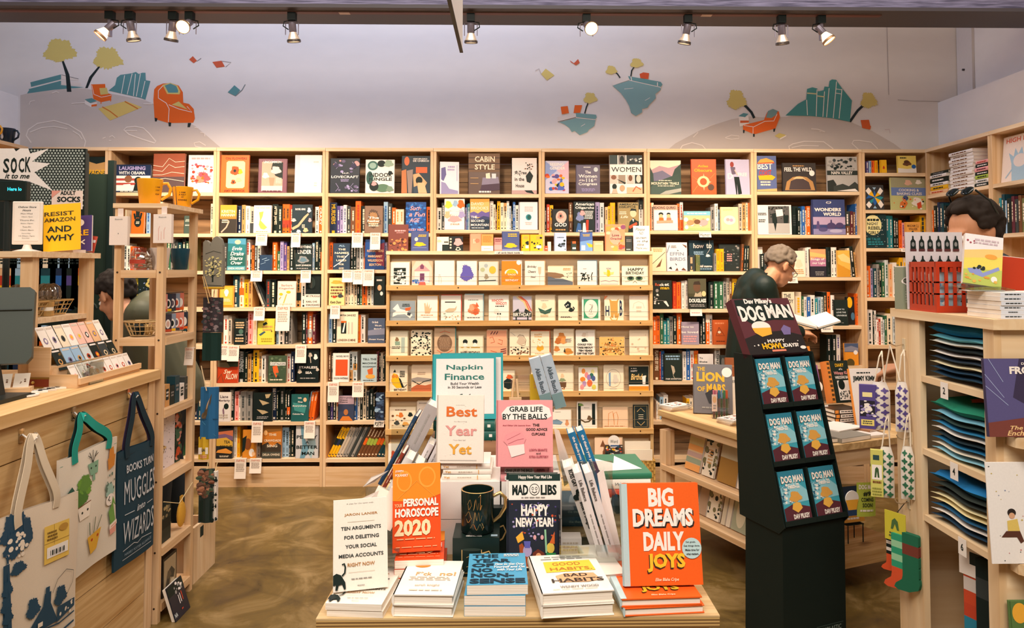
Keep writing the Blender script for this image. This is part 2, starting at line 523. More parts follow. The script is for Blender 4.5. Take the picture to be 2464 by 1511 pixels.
for z in(3.02,3.42):
 mb.lathe([(.008,3.385),(.008,3.40)],mat('#4a4444',.4),8,cy=5.70,cz=z,axis='x')
struct(mb.build('trim_1'))
mb=MB();mb.box(XL-.2,XL,-3,YW,0,2.81,WALLP);mb.box(-5,-4.9,-3,YW,2.81,4.6,WALLP);struct(mb.build('wall_left'))
mb=MB();mb.box(-5,5,-3,6,4.6,4.7,mat('#b8b2b6',.8));struct(mb.build('ceiling'))
mb=MB();mb.box(-5,5,-3.1,-3,0,4.6,WALLP);struct(mb.build('wall_front'))
# concrete beam that crosses the top of the picture
zb=P(1232,24,4.3).z
mc=bpy.data.materials.new('raw_concrete')
n,l,b=nodes(mc)
nz=n.new('ShaderNodeTexNoise');nz.inputs['Scale'].default_value=60;nz.inputs['Detail'].default_value=6
cr=n.new('ShaderNodeValToRGB');cr.color_ramp.elements[0].color=lin('#4a4760');cr.color_ramp.elements[1].color=lin('#8a86a6');cr.color_ramp.elements[0].position=.35;cr.color_ramp.elements[1].position=.65
l.new(nz.outputs[0],cr.inputs[0]);l.new(cr.outputs[0],b.inputs['Base Color']);b.inputs['Roughness'].default_value=.8
mb=MB();mb.box(-4.9,4.9,4.3,4.52,zb+.015,zb+.5,mc);mb.box(-4.9,4.9,4.26,4.56,zb-.005,zb+.015,mat('#4b464c',.5));struct(mb.build('trim_2'))
# ------------------------------------------------------------------ bookcases
XB=[78,260.5,521.5,783.5,1043,1303.5,1556.5,1813.5,2073.5,2241]
BAY='ABCDEFGHI'
SHELF=dict(A=[464,561,652,742,832,922,1014,1104],B=[463,562,652,742,832,923,1015,1104],C=[464,561,651,740,830,922,1015,1104],D=[465,561,649,735,826,920,1013,1104],
E=[467,553,640,735,826,920,1013,1104],F=[466,559,650,735,826,920,1013,1104],G=[468,555,653,744,830,917,1013,1104],
H=[461,565,667,784,880,980,1104],I=[416,505,597,716,831,930,1104])
BAYP=dict(A='bookcase behind sock sign',B='bookcase behind yellow mugs',C='bookcase by the oven mitt',D='bookcase left of card rack',E='bookcase over rack left half',
F='bookcase over rack right half',G='bookcase right of card rack',H='bookcase behind grey-haired man',I='narrow corner bookcase',R='bookcase on right wall')
ZTOP=P(1232,365,YF).z
ROWZ,BX={},{}
TH=.024
for i,k in enumerate(BAY):
 xa,xb=P(XB[i],365,YF).x,P(XB[i+1],365,YF).x
 if k=='H':
  xb-=.0
 BX[k]=(xa,xb)
 t=empty('bookcase',((xa+xb)/2,YF,0),0,
 {'A':'pine bookcase in the left corner behind the dotted sock sign','B':'pine bookcase behind yellow mugs and open shelf unit','C':'pine bookcase beside the hanging oven mitt with many paper slips',
 'D':'pine bookcase just left of the greeting card rack','E':'pine bookcase rising behind the left half of the card rack','F':'pine bookcase rising behind the right half of the card rack',
 'G':'pine bookcase just right of the greeting card rack','H':'pine bookcase behind the grey-haired man reading','I':'narrow pine bookcase in the right corner'}[k],'bookcase','pine bookcases along the back wall')
 xm,w=(xa+xb)/2,(xb-xa)
 def part(nm,x0,x1,y0,y1,z0,z1,m,bv=0):
  q=MB();q.box(x0-xm,x1-xm,y0-YF,y1-YF,z0,z1,m)
  o=q.build(nm,t)
  return o
 part('side_panel',xa+.001,xa+.021,YF,YB,0,ZTOP,PINE['z'])
 part('side_panel',xb-.021,xb-.001,YF,YB,0,ZTOP,PINE['z'])
 part('top_panel',xa+.001,xb-.001,YF-.004,YB,ZTOP,ZTOP+TH,EDGE)
 q=MB()
 z=.1
 while z<ZTOP: # horizontal planks of the back
  q.box(xa+.021-xm,xb-.021-xm,YB-.012-YF,YB-YF,z,min(z+.134,ZTOP),OLDW['x']);z+=.138
 q.build('back_panel',t)
 for r,y in enumerate(SHELF[k]):
  zz=P((XB[i]+XB[i+1])/2,y,YF).z
  ROWZ[k,r+1]=zz
  part('shelf',xa+.021,xb-.021,YF+.001,YB-.012,zz-TH,zz,EDGE)
 zk=P((XB[i]+XB[i+1])/2,1124,YF).z
 part('base',xa+.021,xb-.021,YF+.004,YF+.024,0,zk,PINE['x'])
 # bookcase along the right wall, front towards the room's middle
XRF=2.98
RZ=[ZTOP-.31,ZTOP-.62,ZTOP-.9,ZTOP-1.2,ZTOP-1.5,ZTOP-1.8,.1]
RB=[5.5,4.745,3.985,3.225]
for j in range(3):
 y1,y0=RB[j],RB[j+1]
 ym=(y0+y1)/2
 t=empty('bookcase',(XRF,ym,0),0,['pine bookcase on right wall nearest the back corner','pine bookcase on right wall behind the curly-haired man','pine bookcase on right wall nearest the viewer'][j],'bookcase','pine bookcases along the right wall')
 def part(nm,x0,x1,ya,yb,z0,z1,m):
  q=MB();q.box(x0-XRF,x1-XRF,ya-ym,yb-ym,z0,z1,m)
  return q.build(nm,t)
 part('side_panel',XRF,XR-.01,y0+.001,y0+.021,0,ZTOP,PINE['z'])
 part('side_panel',XRF,XR-.01,y1-.021,y1-.001,0,ZTOP,PINE['z'])
 part('top_panel',XRF-.004,XR-.01,y0+.001,y1-.001,ZTOP,ZTOP+TH,wood('y','#ecd0ac','#dcb88e',scale=1.3,name='pine_edge'))
 part('back_panel',XR-.03,XR-.01,y0+.021,y1-.021,.1,ZTOP,PINE['y'])
 for z in RZ:
  part('shelf',XRF+.001,XR-.03,y0+.021,y1-.021,z-TH,z,wood('y','#ecd0ac','#dcb88e',scale=1.3,name='pine_edge'))
  # bookcase in the left corner
XLF=-3.42
t=empty('bookcase',(XLF,5.1,0),0,'pine bookcase on left wall under the dark mug','bookcase')
for nm,x0,x1,y0,y1,z0,z1 in(('side_panel',XL+.01,XLF,4.7,4.72,0,ZTOP),('side_panel',XL+.01,XLF,5.475,5.495,0,ZTOP),('top_panel',XL+.01,XLF+.004,4.7,5.495,ZTOP,ZTOP+TH),('back_panel',XL+.01,XL+.03,4.72,5.475,0,ZTOP),
('shelf',XL+.03,XLF,4.72,5.475,2.03,2.054),('shelf',XL+.03,XLF,4.72,5.475,1.7,1.724)):
 q=MB();q.box(x0-XLF,x1-XLF,y0-5.1,y1-5.1,z0,z1,PINE['y' if nm in('shelf','top_panel')else 'z']);q.build(nm,t)
 # ------------------------------------------------------------------ track lights
tz=P(1232,33,4.34).z
t=empty('light_track',(0,4.34,tz),0,'long pale lighting track fixed under the beam','light track')
x0,x1=-3.9,P(2118,30,4.34).x
q=MB();q.box(x0,x1,-.018,.018,0,zb-.005-tz,mat('#b59a8c',.4));q.build('rail',t)
q=MB();q.box(x0,x1+.0,-.019,.019,-.003,0,mat('#6b3f36',.5));q.build('conductor',t)
q=MB()
for px in(829,1700):
 xx=P(px,30,4.34).x
 q.box(xx-.03,xx+.03,-.0195,.0195,-.0045,zb-.012-tz,mat('#c4a999',.4))
q.build('joint',t)
LAMPS=[(265,-38,1,'first lit spot lamp from left, tilted down-left'),(313,8,0,'unlit silver spot lamp, second from left'),(417,-10,0,'unlit silver spot lamp just left of the glaring one'),(457,0,2,'glaring yellow spot lamp facing the viewer on left half'),
(703,4,0,'lone unlit spot lamp left of the hanging sign'),(1133,0,0,'unlit spot lamp just right of the hanging sign'),(1411,20,2,'glaring yellow spot lamp near the middle of the track'),(1655,-10,0,'unlit spot lamp second to right of the glaring middle one'),
(1880,6,0,'unlit upright spot lamp beside the rightmost lit one'),(1975,32,1,'rightmost spot lamp, lit and tilted down-right')]
LAMPS[7]=(1655,-10,0,'unlit spot lamp next right after the glaring middle one')
gm=mat('#8b8390',.35,.6);bk=mat('#15201f',.5);sv=mat('#cfc4c4',.25,.8)
for px,tilt,lit,lab in LAMPS:
 p=P(px,36,4.34)
 t=empty('spot_lamp',(p.x,4.34,tz-.003),0,lab,'spot lamp','spot lamps on the track')
 q=MB();q.box(-.022,.022,-.02,.02,-.045,0,bk);q.build('track_adapter',t)
 big=.036
 if lit!=1:
  q=MB();q.tube([(-big,0,-.125),(-big,0,-.055),(-.02,0,-.048),(.02,0,-.048),(big,0,-.055),(big,0,-.125)],.0028,gm,6);q.build('yoke',t)
 else:
  q=MB();q.box(-.008,.008,-.012,.012,-.14,-.04,gm);q.build('yoke',t)
 q=MB();s_=-1 if tilt>0 else 1
 q.tube([(.012*s_,0,-.045),(.045*s_,0,-.05),(.05*s_,0,-.075),(.02*s_,0,-.095)],.0035,bk,6);q.build('cord',t)
 M=Matrix.Translation((0,0,-.055 if lit!=1 else-.085))@Matrix.Rotation(rad(-tilt),4,'Y')@Matrix.Rotation(rad({0:10,1:-14,2:-58}[lit]),4,'X')
 if lit==1:
  M=M@Matrix.Translation((0,0,.03))
 q=MB(M);q.lathe([(.017,-.002),(.021,0),(.021,-.05),(.018,-.055)],gm,16);q.build('socket',t,40)
 q=MB(M);q.lathe([(.018,-.052),(.022,-.062),(.033,-.09),(.036,-.096)],mat('#f2dcc8',.25,.3)if not lit else glow('#ffdca8',2.2,'lamp_reflector_lit'),18,cap=False);q.build('reflector',t,40)
 q=MB(M);q.lathe([(.0365,-.094),(.0385,-.097),(.0385,-.108),(.036,-.109)],mat('#5d5450',.35,.5)if lit==0 else mat('#b08a6a',.35,.5),18,cap=False);q.build('rim',t,40)
 q=MB(M);q.lathe([(.036,-.105),(.0,-.107)],glow('#ffcf86',5,'lamp_lens_lit')if lit else glow('#ffdcb0',.8,'lamp_lens_dim'),18,cap=False);q.build('lens',t)
 ld=bpy.data.lights.new('spot_lamp_light','SPOT')
 ld.energy=48 if lit else 60
 ld.color=(1,.78,.56)
 ld.spot_size,ld.spot_blend,ld.shadow_soft_size=rad(112),1,.05
 lo=bpy.data.objects.new('spot_lamp_light',ld);COL.objects.link(lo);lo.parent=t
 lo.matrix_local=Matrix.Translation((0,0,-.2))@Matrix.Rotation(rad(-tilt*.3),4,'Y')@Matrix.Rotation(rad({0:34,1:30,2:-24}[lit]),4,'X')
 # hanging sign board near the viewer, seen almost edge-on
t=empty('hanging_sign',(-.172,2.25,2.272),0,'white hanging sign board seen edge-on at top centre','sign')
q=MB();q.box(-.004,.004,-.36,.35,0,.5,mat('#f3ece8',.5));q.build('board',t)
q=MB();q.box(-.0055,.0055,-.36,.352,-.004,0,bk);q.build('edge_strip',t)
q=MB()
for yy in(-.3,.3):
 q.tube([(0,yy,.5),(0,yy,2.328)],.0015,bk,5)
q.build('hanging_wire',t)
# ------------------------------------------------------------------ books
pm=bpy.data.materials.new('page_edges')
n,l,b=nodes(pm)
tc=n.new('ShaderNodeTexCoord');mp=n.new('ShaderNodeMapping');mp.inputs['Scale'].default_value=(6,900,6)
nz=n.new('ShaderNodeTexNoise');nz.inputs['Scale'].default_value=1;nz.inputs['Detail'].default_value=2
l.new(tc.outputs['Object'],mp.inputs[0]);l.new(mp.outputs[0],nz.inputs['Vector'])
cr=n.new('ShaderNodeValToRGB');cr.color_ramp.elements[0].position=.3;cr.color_ramp.elements[0].color=lin('#d9c9b4');cr.color_ramp.elements[1].position=.6;cr.color_ramp.elements[1].color=lin('#f6ece0')
l.new(nz.outputs[0],cr.inputs[0]);l.new(cr.outputs[0],b.inputs['Base Color']);b.inputs['Roughness'].default_value=.8
PAGES=pm
def book(w,h,t,col,art='',hard=True,spine=None,sart='',detail=False,parent=None,name=None,rough=.42,back_art='',stext=None):
 """Standing book: front cover at y=-t facing -Y, back on y=0, spine on the left (-x), foot on z=0."""
 cov=MB()
 pg=MB()if detail else cov
 cm=mat(C(col),rough)
 sm=mat(C(spine),rough)if spine else cm
 bl=min(.004,t*.13)if hard else 0
 if hard:
  bd=min(.0028,t*.16)
  cov.box(-w/2,w/2,-t,-t+bd,0,h,cm)
  cov.box(-w/2,w/2,-bd,0,0,h,cm)
  N=5
  arc=[(-w/2-bl*math.sin(math.pi*k/N),-t*k/N)for k in range(N+1)]
  prof=arc+[(-w/2+bd,-t),(-w/2+bd,0)]
  cov.prism([(x,y,0)for x,y in prof],(0,0,h),sm)
  pg.box(-w/2+bd,w/2-.0035,-t+bd,-bd,.003,h-.003,PAGES)
 else:
  cov.box(-w/2,w/2,-t,-t+.0007,0,h,cm)
  cov.box(-w/2,w/2,-.0007,0,0,h,cm)
  cov.box(-w/2,-w/2+.0007,-t+.0007,-.0007,0,h,sm)
  pg.box(-w/2+.0007,w/2-.0006,-t+.0007,-.0007,.0002,h-.0002,PAGES)
 if art:
  cov.art(art,frame((-w/2,-t,h),(w,0,0),(0,0,h),(0,-1,0)),w/h)
 if sart or stext:
  o=(-w/2-bl,0,h)
  if sart:
   cov.art(sart,frame(o,(0,-t,0),(0,0,h),(-1,0,0)),t/h)
  if stext:
   cov.art(stext,frame((o[0],-t,h),(0,0,-h),(0,-t,0),(-1,0,0)),h/t,off0=.001)
 ob=cov.build(name or('hardcover_book' if hard else 'paperback_book'),parent)
 if detail:
  pg.build('pages',ob)
  bevel(ob,.0012,2)
 return ob
REC={}
RND=random.Random(7)
def facing(bay,row,x0,x1,yt,col,art='',desc='',t=.02,hard=True,Y=5.506,lean=3,yaw=0,base=None,spine=None,cat='book',name=None,bx=None):
 """A book shown face out on a shelf; x0, x1, yt are where its cover's sides and top stand in the photograph."""
 z=ROWZ[bay,row]if base is None else base
 xa,xb,zt=P(x0,yt,Y).x,P(x1,yt,Y).x,P(x0,yt,Y+.02).z
 if bay in BX and base is None:
  xa,xb=max(xa,BX[bay][0]+.024),min(xb,BX[bay][1]-.024)
  top=ZTOP if row==1 else ROWZ[bay,row-1]-TH
  zt=min(zt,top-.008)
 h=(zt-z)/math.cos(rad(lean))
 w=(xb-xa)/math.cos(rad(yaw))-.002
 ob=book(w,h,t,col,art,hard,spine,name=name)
 ob.location=((xa+xb)/2,Y+t*math.cos(rad(lean))+abs(math.sin(rad(yaw)))*w/2,z+.0008)
 ob.rotation_euler=(rad(-lean),0,rad(yaw))
 REC.setdefault((bay,row),[]).append((ob.location.x,ob,desc or CNAME.get(col,'plain')+' cover',cat))
 return ob
def spines(bay,row,x0,toks,Y=5.546,base=None,hmin=66,hmax=82,dep=.14,lean=0):
 """A run of books shown spine out: tokens like  n10.74/c=y  (colour, width px, height px, title colour, band colour)."""
 z=ROWZ[bay,row]if base is None else base
 px=x0
 sc=Y/F
 for tk in toks.split():
  if tk[0]=='_':
   px+=float(tk[1:]);continue
  col,rest=tk[0],tk[1:]
  tc=bc=tx=None
  if '"' in rest:
   rest,tx=rest.split('"');tx=tx.replace('_',' ')
  if '=' in rest:
   rest,bc=rest.split('=')
  if '/' in rest:
   rest,tc=rest.split('/')
  wpx,hpx=(rest.split('.')+[None])[:2]
  wpx=float(wpx)
  hpx=float(hpx)if hpx else RND.uniform(hmin,hmax)
  xa=P(px,640,Y).x
  t,h=wpx*sc*.985,hpx*sc
  if bay in BX and base is None:
   if xa<BX[bay][0]+.0225:
    px+=(BX[bay][0]+.0225-xa)/sc
    xa=BX[bay][0]+.0225
   t=max(.004,min(t,BX[bay][1]-.0225-xa))
   h=min(h,(ZTOP if row==1 else ROWZ[bay,row-1]-TH)-z-.008)
  dk=col in 'knpmegqbdrtz'
  tc=tc or('c' if dk else 'd')
  sart=''
  if bc:
   sart+=RND.choice([f'r 0 .55 1 .8 {bc}',f'r 0 0 1 .3 {bc}',f'r 0 .62 1 1 {bc}',f'r 0 .4 1 .62 {bc}'])+';'
  sart+=f'r .3 .91 .7 {.91 + .4 * t / h:.3f} {tc};'
  if tx:
   st=f'T .06 .22 .7 .8 {tc} {tx}'
  else:
   k0=RND.uniform(.06,.14)
   st=f'x {k0:.2f} {RND.uniform(.2, .34):.2f} {RND.uniform(.5, .66):.2f} .85 {tc} 1;x .68 .4 .86 .68 {tc} 1'
  w=dep*RND.uniform(.9,1.12)
  ob=book(w,h,t,col,'',RND.random()<.32,None,sart,stext=st)
  dy=RND.uniform(0,.012)
  ob.location=(xa,Y+dy+w/2,z+.0008)
  ob.rotation_euler=(0,rad(lean),rad(90))if not lean else(rad(lean),0,rad(90))
  if lean:
   ob.matrix_world=Matrix.Translation((xa,Y+dy+w/2,z+.001))@Matrix.Rotation(rad(lean),4,'Y')@Matrix.Rotation(rad(90),4,'Z')
  REC.setdefault((bay,row),[]).append((xa+t/2,ob,CNAME[col]+' spine','book'))
  px+=wpx
def leaning(bay,row,x0,toks,ang,Y=5.546,hpx=80,dep=.14):
 """A run of books that all lean sideways by ang degrees (to the right when positive)."""
 z=ROWZ[bay,row]
 sc=Y/F
 x=P(x0,640,Y).x
 ca=math.cos(rad(ang))
 up=max(float(k[1:].split('=')[0])for k in toks.split())*sc*.95*abs(math.sin(rad(ang)))
 for tk in toks.split():
  col=tk[0]
  rest=tk[1:]
  bc=None
  if '=' in rest:
   rest,bc=rest.split('=')
  t=float(rest)*sc*.95
  h=hpx*sc*RND.uniform(.97,1.03)
  sart=(f'r 0 .38 1 .6 {bc};' if bc else '')+f'r .25 .9 .75 .94 {"c" if col in "knqge" else "d"}'
  ob=book(dep,h,t,col,'',True,None,sart,stext=f'x .08 .3 .34 .8 {"c" if col in "knqgeo" else "d"} 1')
  ob.matrix_world=Matrix.Translation((x,Y+dep/2,z+.001+(up if ang>0 else 0)))@Matrix.Rotation(rad(ang),4,'Y')@Matrix.Rotation(rad(90),4,'Z')
  REC.setdefault((bay,row),[]).append((x+t/2,ob,'leaning '+CNAME[col]+' spine','book'))
  x+=(t+.0015)/ca
SLIPS=[]
def slip(x0,y0,x1,y1,lab,Y=5.484,art=None,name='paper_slip',cat='paper slip',tilt=4,grp='handwritten slips hanging from shelf edges'):
 a,c=P(x0,y0,Y),P(x1,y1,Y)
 w,h=c.x-a.x,a.z-c.z
 q=MB()
 N=4
 for k in range(N): # a slip that curls forward towards its free end
  z0,z1=-h*k/N,-h*(k+1)/N
  f0,f1=-.012*(k/N)**2,-.012*((k+1)/N)**2
  q.add([(0,f0,z0),(w,f0,z0),(w,f1,z1),(0,f1,z1)],[(0,3,2,1)],mat('#f4e4d4',.7))
  q.add([(0,f0+.0008,z0),(w,f0+.0008,z0),(w,f1+.0008,z1),(0,f1+.0008,z1)],[(0,1,2,3)],mat('#f4e4d4',.7))
 q.box(0,w,0,.0151,-.004,0,mat('#f4e4d4',.7))
 fm=lambda u,v,off:Vector((u*w,-.012*v*v-off-.0008,-v*h))
 q.art(art or 'T .12 .06 .88 .17 #d98a70 STAFF PICK;x .12 .24 .85 .66 #b9a99c 5',fm,w/h)
 o=q.build(name,None,loc=(a.x,Y,a.z))
 tag(o,lab,cat,grp)
 return o
 # ------------------------------------------------------------------ what stands on the back shelves
FO,SP=facing,spines
# top row, face out
FO('A',1,178,253,378,'d','r 0 0 1 .3 k;p #c99a5c 0 .3 .4 .12 .7 .2 1 .14 1 .4 0 .4;T .02 .36 .98 .5 y CHAMPAGNE;l c .02 0 .62 .5 .55 1 .62;l c .02 0 .8 .5 .72 1 .8;r 0 .55 1 .62 #5f6f80','dark landscape cover')
FO('B',1,270,362,397,'n','B .16 .06 .86 .2 v LAUGHING;T .16 .24 .86 .36 w WITH OBAMA;r 0 .4 1 .95 w;r 0 .5 1 .58 #b5483c;r 0 .66 1 .74 #b5483c;e .42 .52 .1 .13 #8b5a3c;p w .2 .95 .3 .72 .48 .7 .52 .95;e .68 .58 .1 .14 k;p k .56 .95 .6 .7 .78 .66 .8 .95;x .2 .955 .8 .99 c 1','wide navy and white photo cover',Y=5.512)
FO('B',1,365,444,370,'#a0563e','l c .012 0 .3 .3 .34 .5 .12 .7 .22 1 .2;l c .012 0 .42 .3 .46 .5 .28 .7 .36 1 .34;l c .012 0 .55 .3 .55 .6 .48 1 .52;r 0 .6 1 1 #5f4a48;l c .012 0 .68 .4 .64 1 .72','red-brown wavy line cover',yaw=-4)
FO('B',1,452,515,374,'#ead9de','x .1 .06 .9 .14 i 1;s .6 .6 .3 .16 #e0525a;s .45 .66 .2 .12 #f08a6a;d 40 .035 .1 .25 .95 .75 r i o #c94f60;p w .4 .75 .8 .75 .7 .98 .5 .98','white cover with pink bouquet')
FO('C',1,529,599,374,'o','p #f6d9a0 .2 .2 .26 .16 .8 .16 .86 .2 .86 .84 .8 .88 .26 .88 .2 .84;T .16 .06 .92 .12 #8c3210 ON FLOWERS;s .52 .42 .2 .14 #e0501c;e .5 .42 .05 .04 k;s .46 .72 .1 .07 #e0501c;e .46 .72 .03 .025 k;s .7 .44 .08 .08 y;s .64 .66 .12 .06 f;T .14 .92 .88 .98 #8c3210 AMY MERRICK','orange floral cover')
FO('C',1,621,690,383,'#7d4a58','r .12 .09 .86 .95 #d9a48c;p k .5 .1 .86 .1 .86 .6 .6 .5 .45 .3;T .18 .06 .8 .13 w UNCOMMON;s .62 .34 .2 .13 #e8c9c0;s .26 .5 .13 .1 #f3d9cc;p #c98a6c .38 .56 .58 .56 .54 .8 .42 .8;r .12 .8 .86 .95 #e9cfc0;x .62 .56 .84 .74 c 4;x .14 .93 .84 .99 m 1','mauve framed still-life cover')
FO('C',1,709,774,374,'#f4ece4','r 0 0 .18 1 #d6cbd6;x .68 .16 .9 .22 #cfc2b8 1;x .72 .72 .84 .84 #d9cec4 2','plain white cover',spine='#d6cbd6')
FO('D',1,794,865,382,'#1d2633','d 12 .05 .06 .06 .95 .4 v #6a5f80 i;d 12 .05 .06 .68 .95 .94 v #6a5f80;l v .012 .15 .1 .3 .2 .2 .3;l v .012 .75 .1 .85 .2 .7 .3;l v .012 .2 .72 .3 .85 .2 .95;l v .012 .8 .72 .7 .82 .85 .94;T .04 .5 .97 .57 w LOVECRAFT;x .35 .6 .65 .68 v 2;T .42 .41 .66 .45 w H.P.;e .2 .2 .09 .06 #3a3550;e .8 .22 .1 .07 #3a3550','black cover with lavender creatures',spine='k')
FO('D',1,879,949,385,'w','e .25 .18 .18 .14 #3f6f62;e .25 .18 .12 .09 #9dbbaa;e .55 .12 .14 .1 k;s .8 .12 .18 .12 #9fb49a;s .86 .4 .1 .07 k;e .15 .55 .12 .2 #2f5a50;T .12 .4 .92 .52 k INDOOR;T .1 .54 .92 .66 k JUNGLE;e .6 .85 .25 .12 #5d7f62;e .3 .8 .16 .14 k;s .3 .72 .1 .08 i;s .85 .88 .14 .1 #7d957a','white cover with green leaves')
FO('D',1,966,1036,376,'#27353f','e .18 .14 .09 .12 #e0754c;T .4 .06 .9 .1 w GIORGIO;T .4 .11 .96 .16 w DE CHIRICO;r .5 .3 .9 .46 #d9683c;p #c97a48 0 .4 .16 .36 .2 1 0 1;p #9a8478 .18 .4 .4 .36 .36 1 .24 1;p #d6a878 .4 .5 .6 .46 .9 .72 .7 1 .45 1;e .62 .66 .12 .1 k;p f .56 .72 .8 .72 .9 1 .6 1;p #3a4a58 .42 .84 .56 .8 .6 1 .44 1','dark slate cover with orange shapes')
FO('E',1,1057,1104,390,'#e9e1e8','p #6a6496 .08 .2 .3 .16 .34 .4 .2 .6 .08 .55;p #9c94bc .08 .62 .3 .66 .5 .84 .95 .9 .95 1 .08 1;x .4 .12 .8 .3 v 2;l v .015 .9 .1 .9 .6','white cover with lavender blots',spine='k',yaw=6)
FO('E',1,1127,1203,370,'#5d4438','r 0 .0 1 .46 #77583f;r 0 .1 1 .12 #3d2c24;r 0 .24 1 .26 #3d2c24;r 0 .38 1 .4 #3d2c24;T .2 .07 .84 .21 c CABIN;T .2 .27 .84 .4 c STYLE;p #8a7f92 .45 .6 .95 .58 1 .8 .4 .92;p c .55 .5 .68 .48 .7 .62 .56 .62;p u .74 .5 .88 .5 .88 .62 .75 .62;p #4a3444 .42 .78 1 .74 1 .9 .36 .96;r .06 .6 .32 .62 #b58c5c;r .06 .74 .32 .76 #b58c5c;x .3 .92 .75 .99 w 1','dark brown bedroom photo cover')
FO('E',1,1231,1292,381,'#ead8d0','l k .016 .1 .4 .2 .36 .34 .5;T .12 .36 .6 .46 k A Tree;T .12 .54 .5 .64 k in the;T .16 .72 .5 .82 k House;p k .56 .5 .72 .36 .86 .5 .74 .7 .6 .66;l k .008 .72 .4 .74 .15;d 14 .02 .5 .12 .86 .32 k e;r 0 .9 1 1 #c4a09a;p k .5 .9 .8 .9 .9 1 .6 .96','pale cover with black hanging pot',spine='k')
FO('F',1,1306,1369,388,'#c9c4dc','p #8f9fd0 0 0 .5 .3 0 .6;p #e8b8c4 1 0 .5 .3 1 .6;T .2 .06 .8 .15 w SEEING;T .2 .18 .85 .27 w GENDER;d 26 .06 .08 .44 .92 .9 k o y p r b i;p #4d64b8 .5 .9 .68 .5 .82 .9','pastel cover with a dressed crowd')
FO('F',1,1386,1444,398,'#6a6074','T .38 .2 .62 .3 w The;T .1 .33 .88 .45 w Women;T .12 .5 .36 .57 w of the;T .42 .47 .72 .6 w 116;t .74 .48 .86 .54 w th;T .1 .61 .88 .74 w Congress;e .83 .16 .09 .08 u;x .3 .06 .62 .11 w 1;x .2 .82 .8 .94 v 3','grey-purple lettered cover')
FO('F',1,1467,1546,374,'#f4eae2','r 0 0 .24 .24 #3b4a4a;r .27 0 .49 .24 #8d8684;r .52 0 1 .24 #2b3438;e .38 .12 .07 .1 k;d 10 .03 .55 .03 .97 .2 h w;t .05 .31 .96 .44 k WOMEN;r 0 .52 .24 .74 #d8c4b4;e .12 .58 .08 .06 #8a5a40;r .26 .52 .48 .74 #a08c78;p k .2 .62 .5 .72 .46 .76;r .52 .52 .74 .74 #d9c0b4;e .63 .6 .06 .08 e;r .77 .52 1 .74 k;e .88 .62 .07 .1 #e8c8b4;e .14 .82 .07 .07 k;p #cbb49c .05 1 .1 .88 .2 .88 .24 1;e .38 .86 .08 .08 #c9a27c;r .52 .84 1 1 #e0b48c;l #c25a34 .03 .7 .95 .8 .82 .95 .9','white cover with photo grid')
FO('G',1,1560,1639,387,'#3c5248','p #f0dcc0 0 0 1 0 1 .3 0 .3;p #b8949a 0 .3 .3 .16 .6 .22 1 .12 1 .5 0 .5;p #6f6a82 0 .4 .4 .3 .75 .5 .3 .6 0 .62;p #2a4238 0 .2 .1 .4 .12 .7 0 .8;p #2a4238 .8 .26 1 .1 1 .7 .7 .5;p #2f463c .3 .6 .9 .4 1 .7 .4 .75;T .03 .64 .93 .72 c MOUNTAIN TRAILS;x .25 .58 .7 .62 c 1;p #a9a89c .5 .9 1 .82 1 .92 .6 1 .3 1;x .2 .74 .8 .78 c 1','dark green mountain cover')
FO('G',1,1663,1724,384,'#e8581e','T .26 .16 .68 .23 y Atlas;T .12 .27 .84 .36 y Obscura;p f .5 .4 .53 .5 .47 .5;p f .5 .9 .53 .8 .47 .8;p f .2 .65 .3 .62 .3 .68;p f .8 .65 .7 .62 .7 .68;e .48 .64 .24 .16 #f6d698;e .48 .64 .14 .1 #d9501c;e .78 .8 .13 .09 #5a4030;l #ff9a4c .01 .05 .95 .25 .75;l #ff9a4c .01 .95 .4 .75 .55;l #ff9a4c .01 .05 .5 .25 .6','orange cover with a sun',spine='#b8401a')
FO('G',1,1746,1810,384,'#c2bbd8','e .27 .15 .08 .08 #9a3c34;p #6a5c70 .2 .22 .4 .22 .42 .42 .26 .44;T .08 .4 .3 .56 w D;T .5 .38 .9 .48 w FREE;p k .34 .5 .56 .5 .66 .98 .5 1 .46 .7 .46 1 .42 1;l #e8b8a8 .03 .38 .3 .5 .46','lavender cover with a standing woman',yaw=5)
FO('H',1,1819,1869,376,'#5f6c9c','p #f0a848 .04 .2 .2 .1 .5 .06 .86 .14 .9 .2;T .04 .2 .8 .38 w BEST;T .12 .4 .74 .56 #c8402c COAST;p y .06 .56 .74 .54 .94 .6 .8 .68 .12 .68;p #c94a34 .04 .2 .9 .18 .9 .21 .04 .23;x .16 .71 .74 .86 c 2;p #d9b070 0 .95 1 .92 1 1 0 1','blue cover with orange sign')
FO('H',1,1883,1964,393,'#3c3634','x .3 .08 .66 .14 a 1;T .06 .16 .88 .3 w FEEL THE WILD;e .88 .36 .08 .1 w;p #b58650 .06 .96 .12 .66 .3 .5 .5 .46 .72 .5 .9 .66 .96 .96;p #e8c08c .3 .56 .42 .48 .6 .5 .7 .6;p #4a3c3c .18 .94 .24 .64 .4 .56 .62 .56 .78 .68 .84 .94','charcoal cover with a tent')
FO('H',1,1990,2064,378,'#b5b0ac','d 40 .04 .05 .05 .95 .38 d h k;r 0 .4 1 .53 #2a332f;T .14 .42 .84 .51 w NAPA VALLEY;p #2c302c 0 .7 .2 .66 .3 .8 .2 1 0 1;p #3c403c .2 .85 .5 .78 .7 .85 .9 .72 1 .8 1 1 .2 1;p w .3 .98 .9 .92 1 1','grey photo cover of valley')
SP('I',1,2088,'p7.30/w s6.31/b o9.32/r y7.32/o',dep=.08)
FO('I',1,2119,2134,386,'y','s .5 .6 .2 .14 r','small yellow box cover')
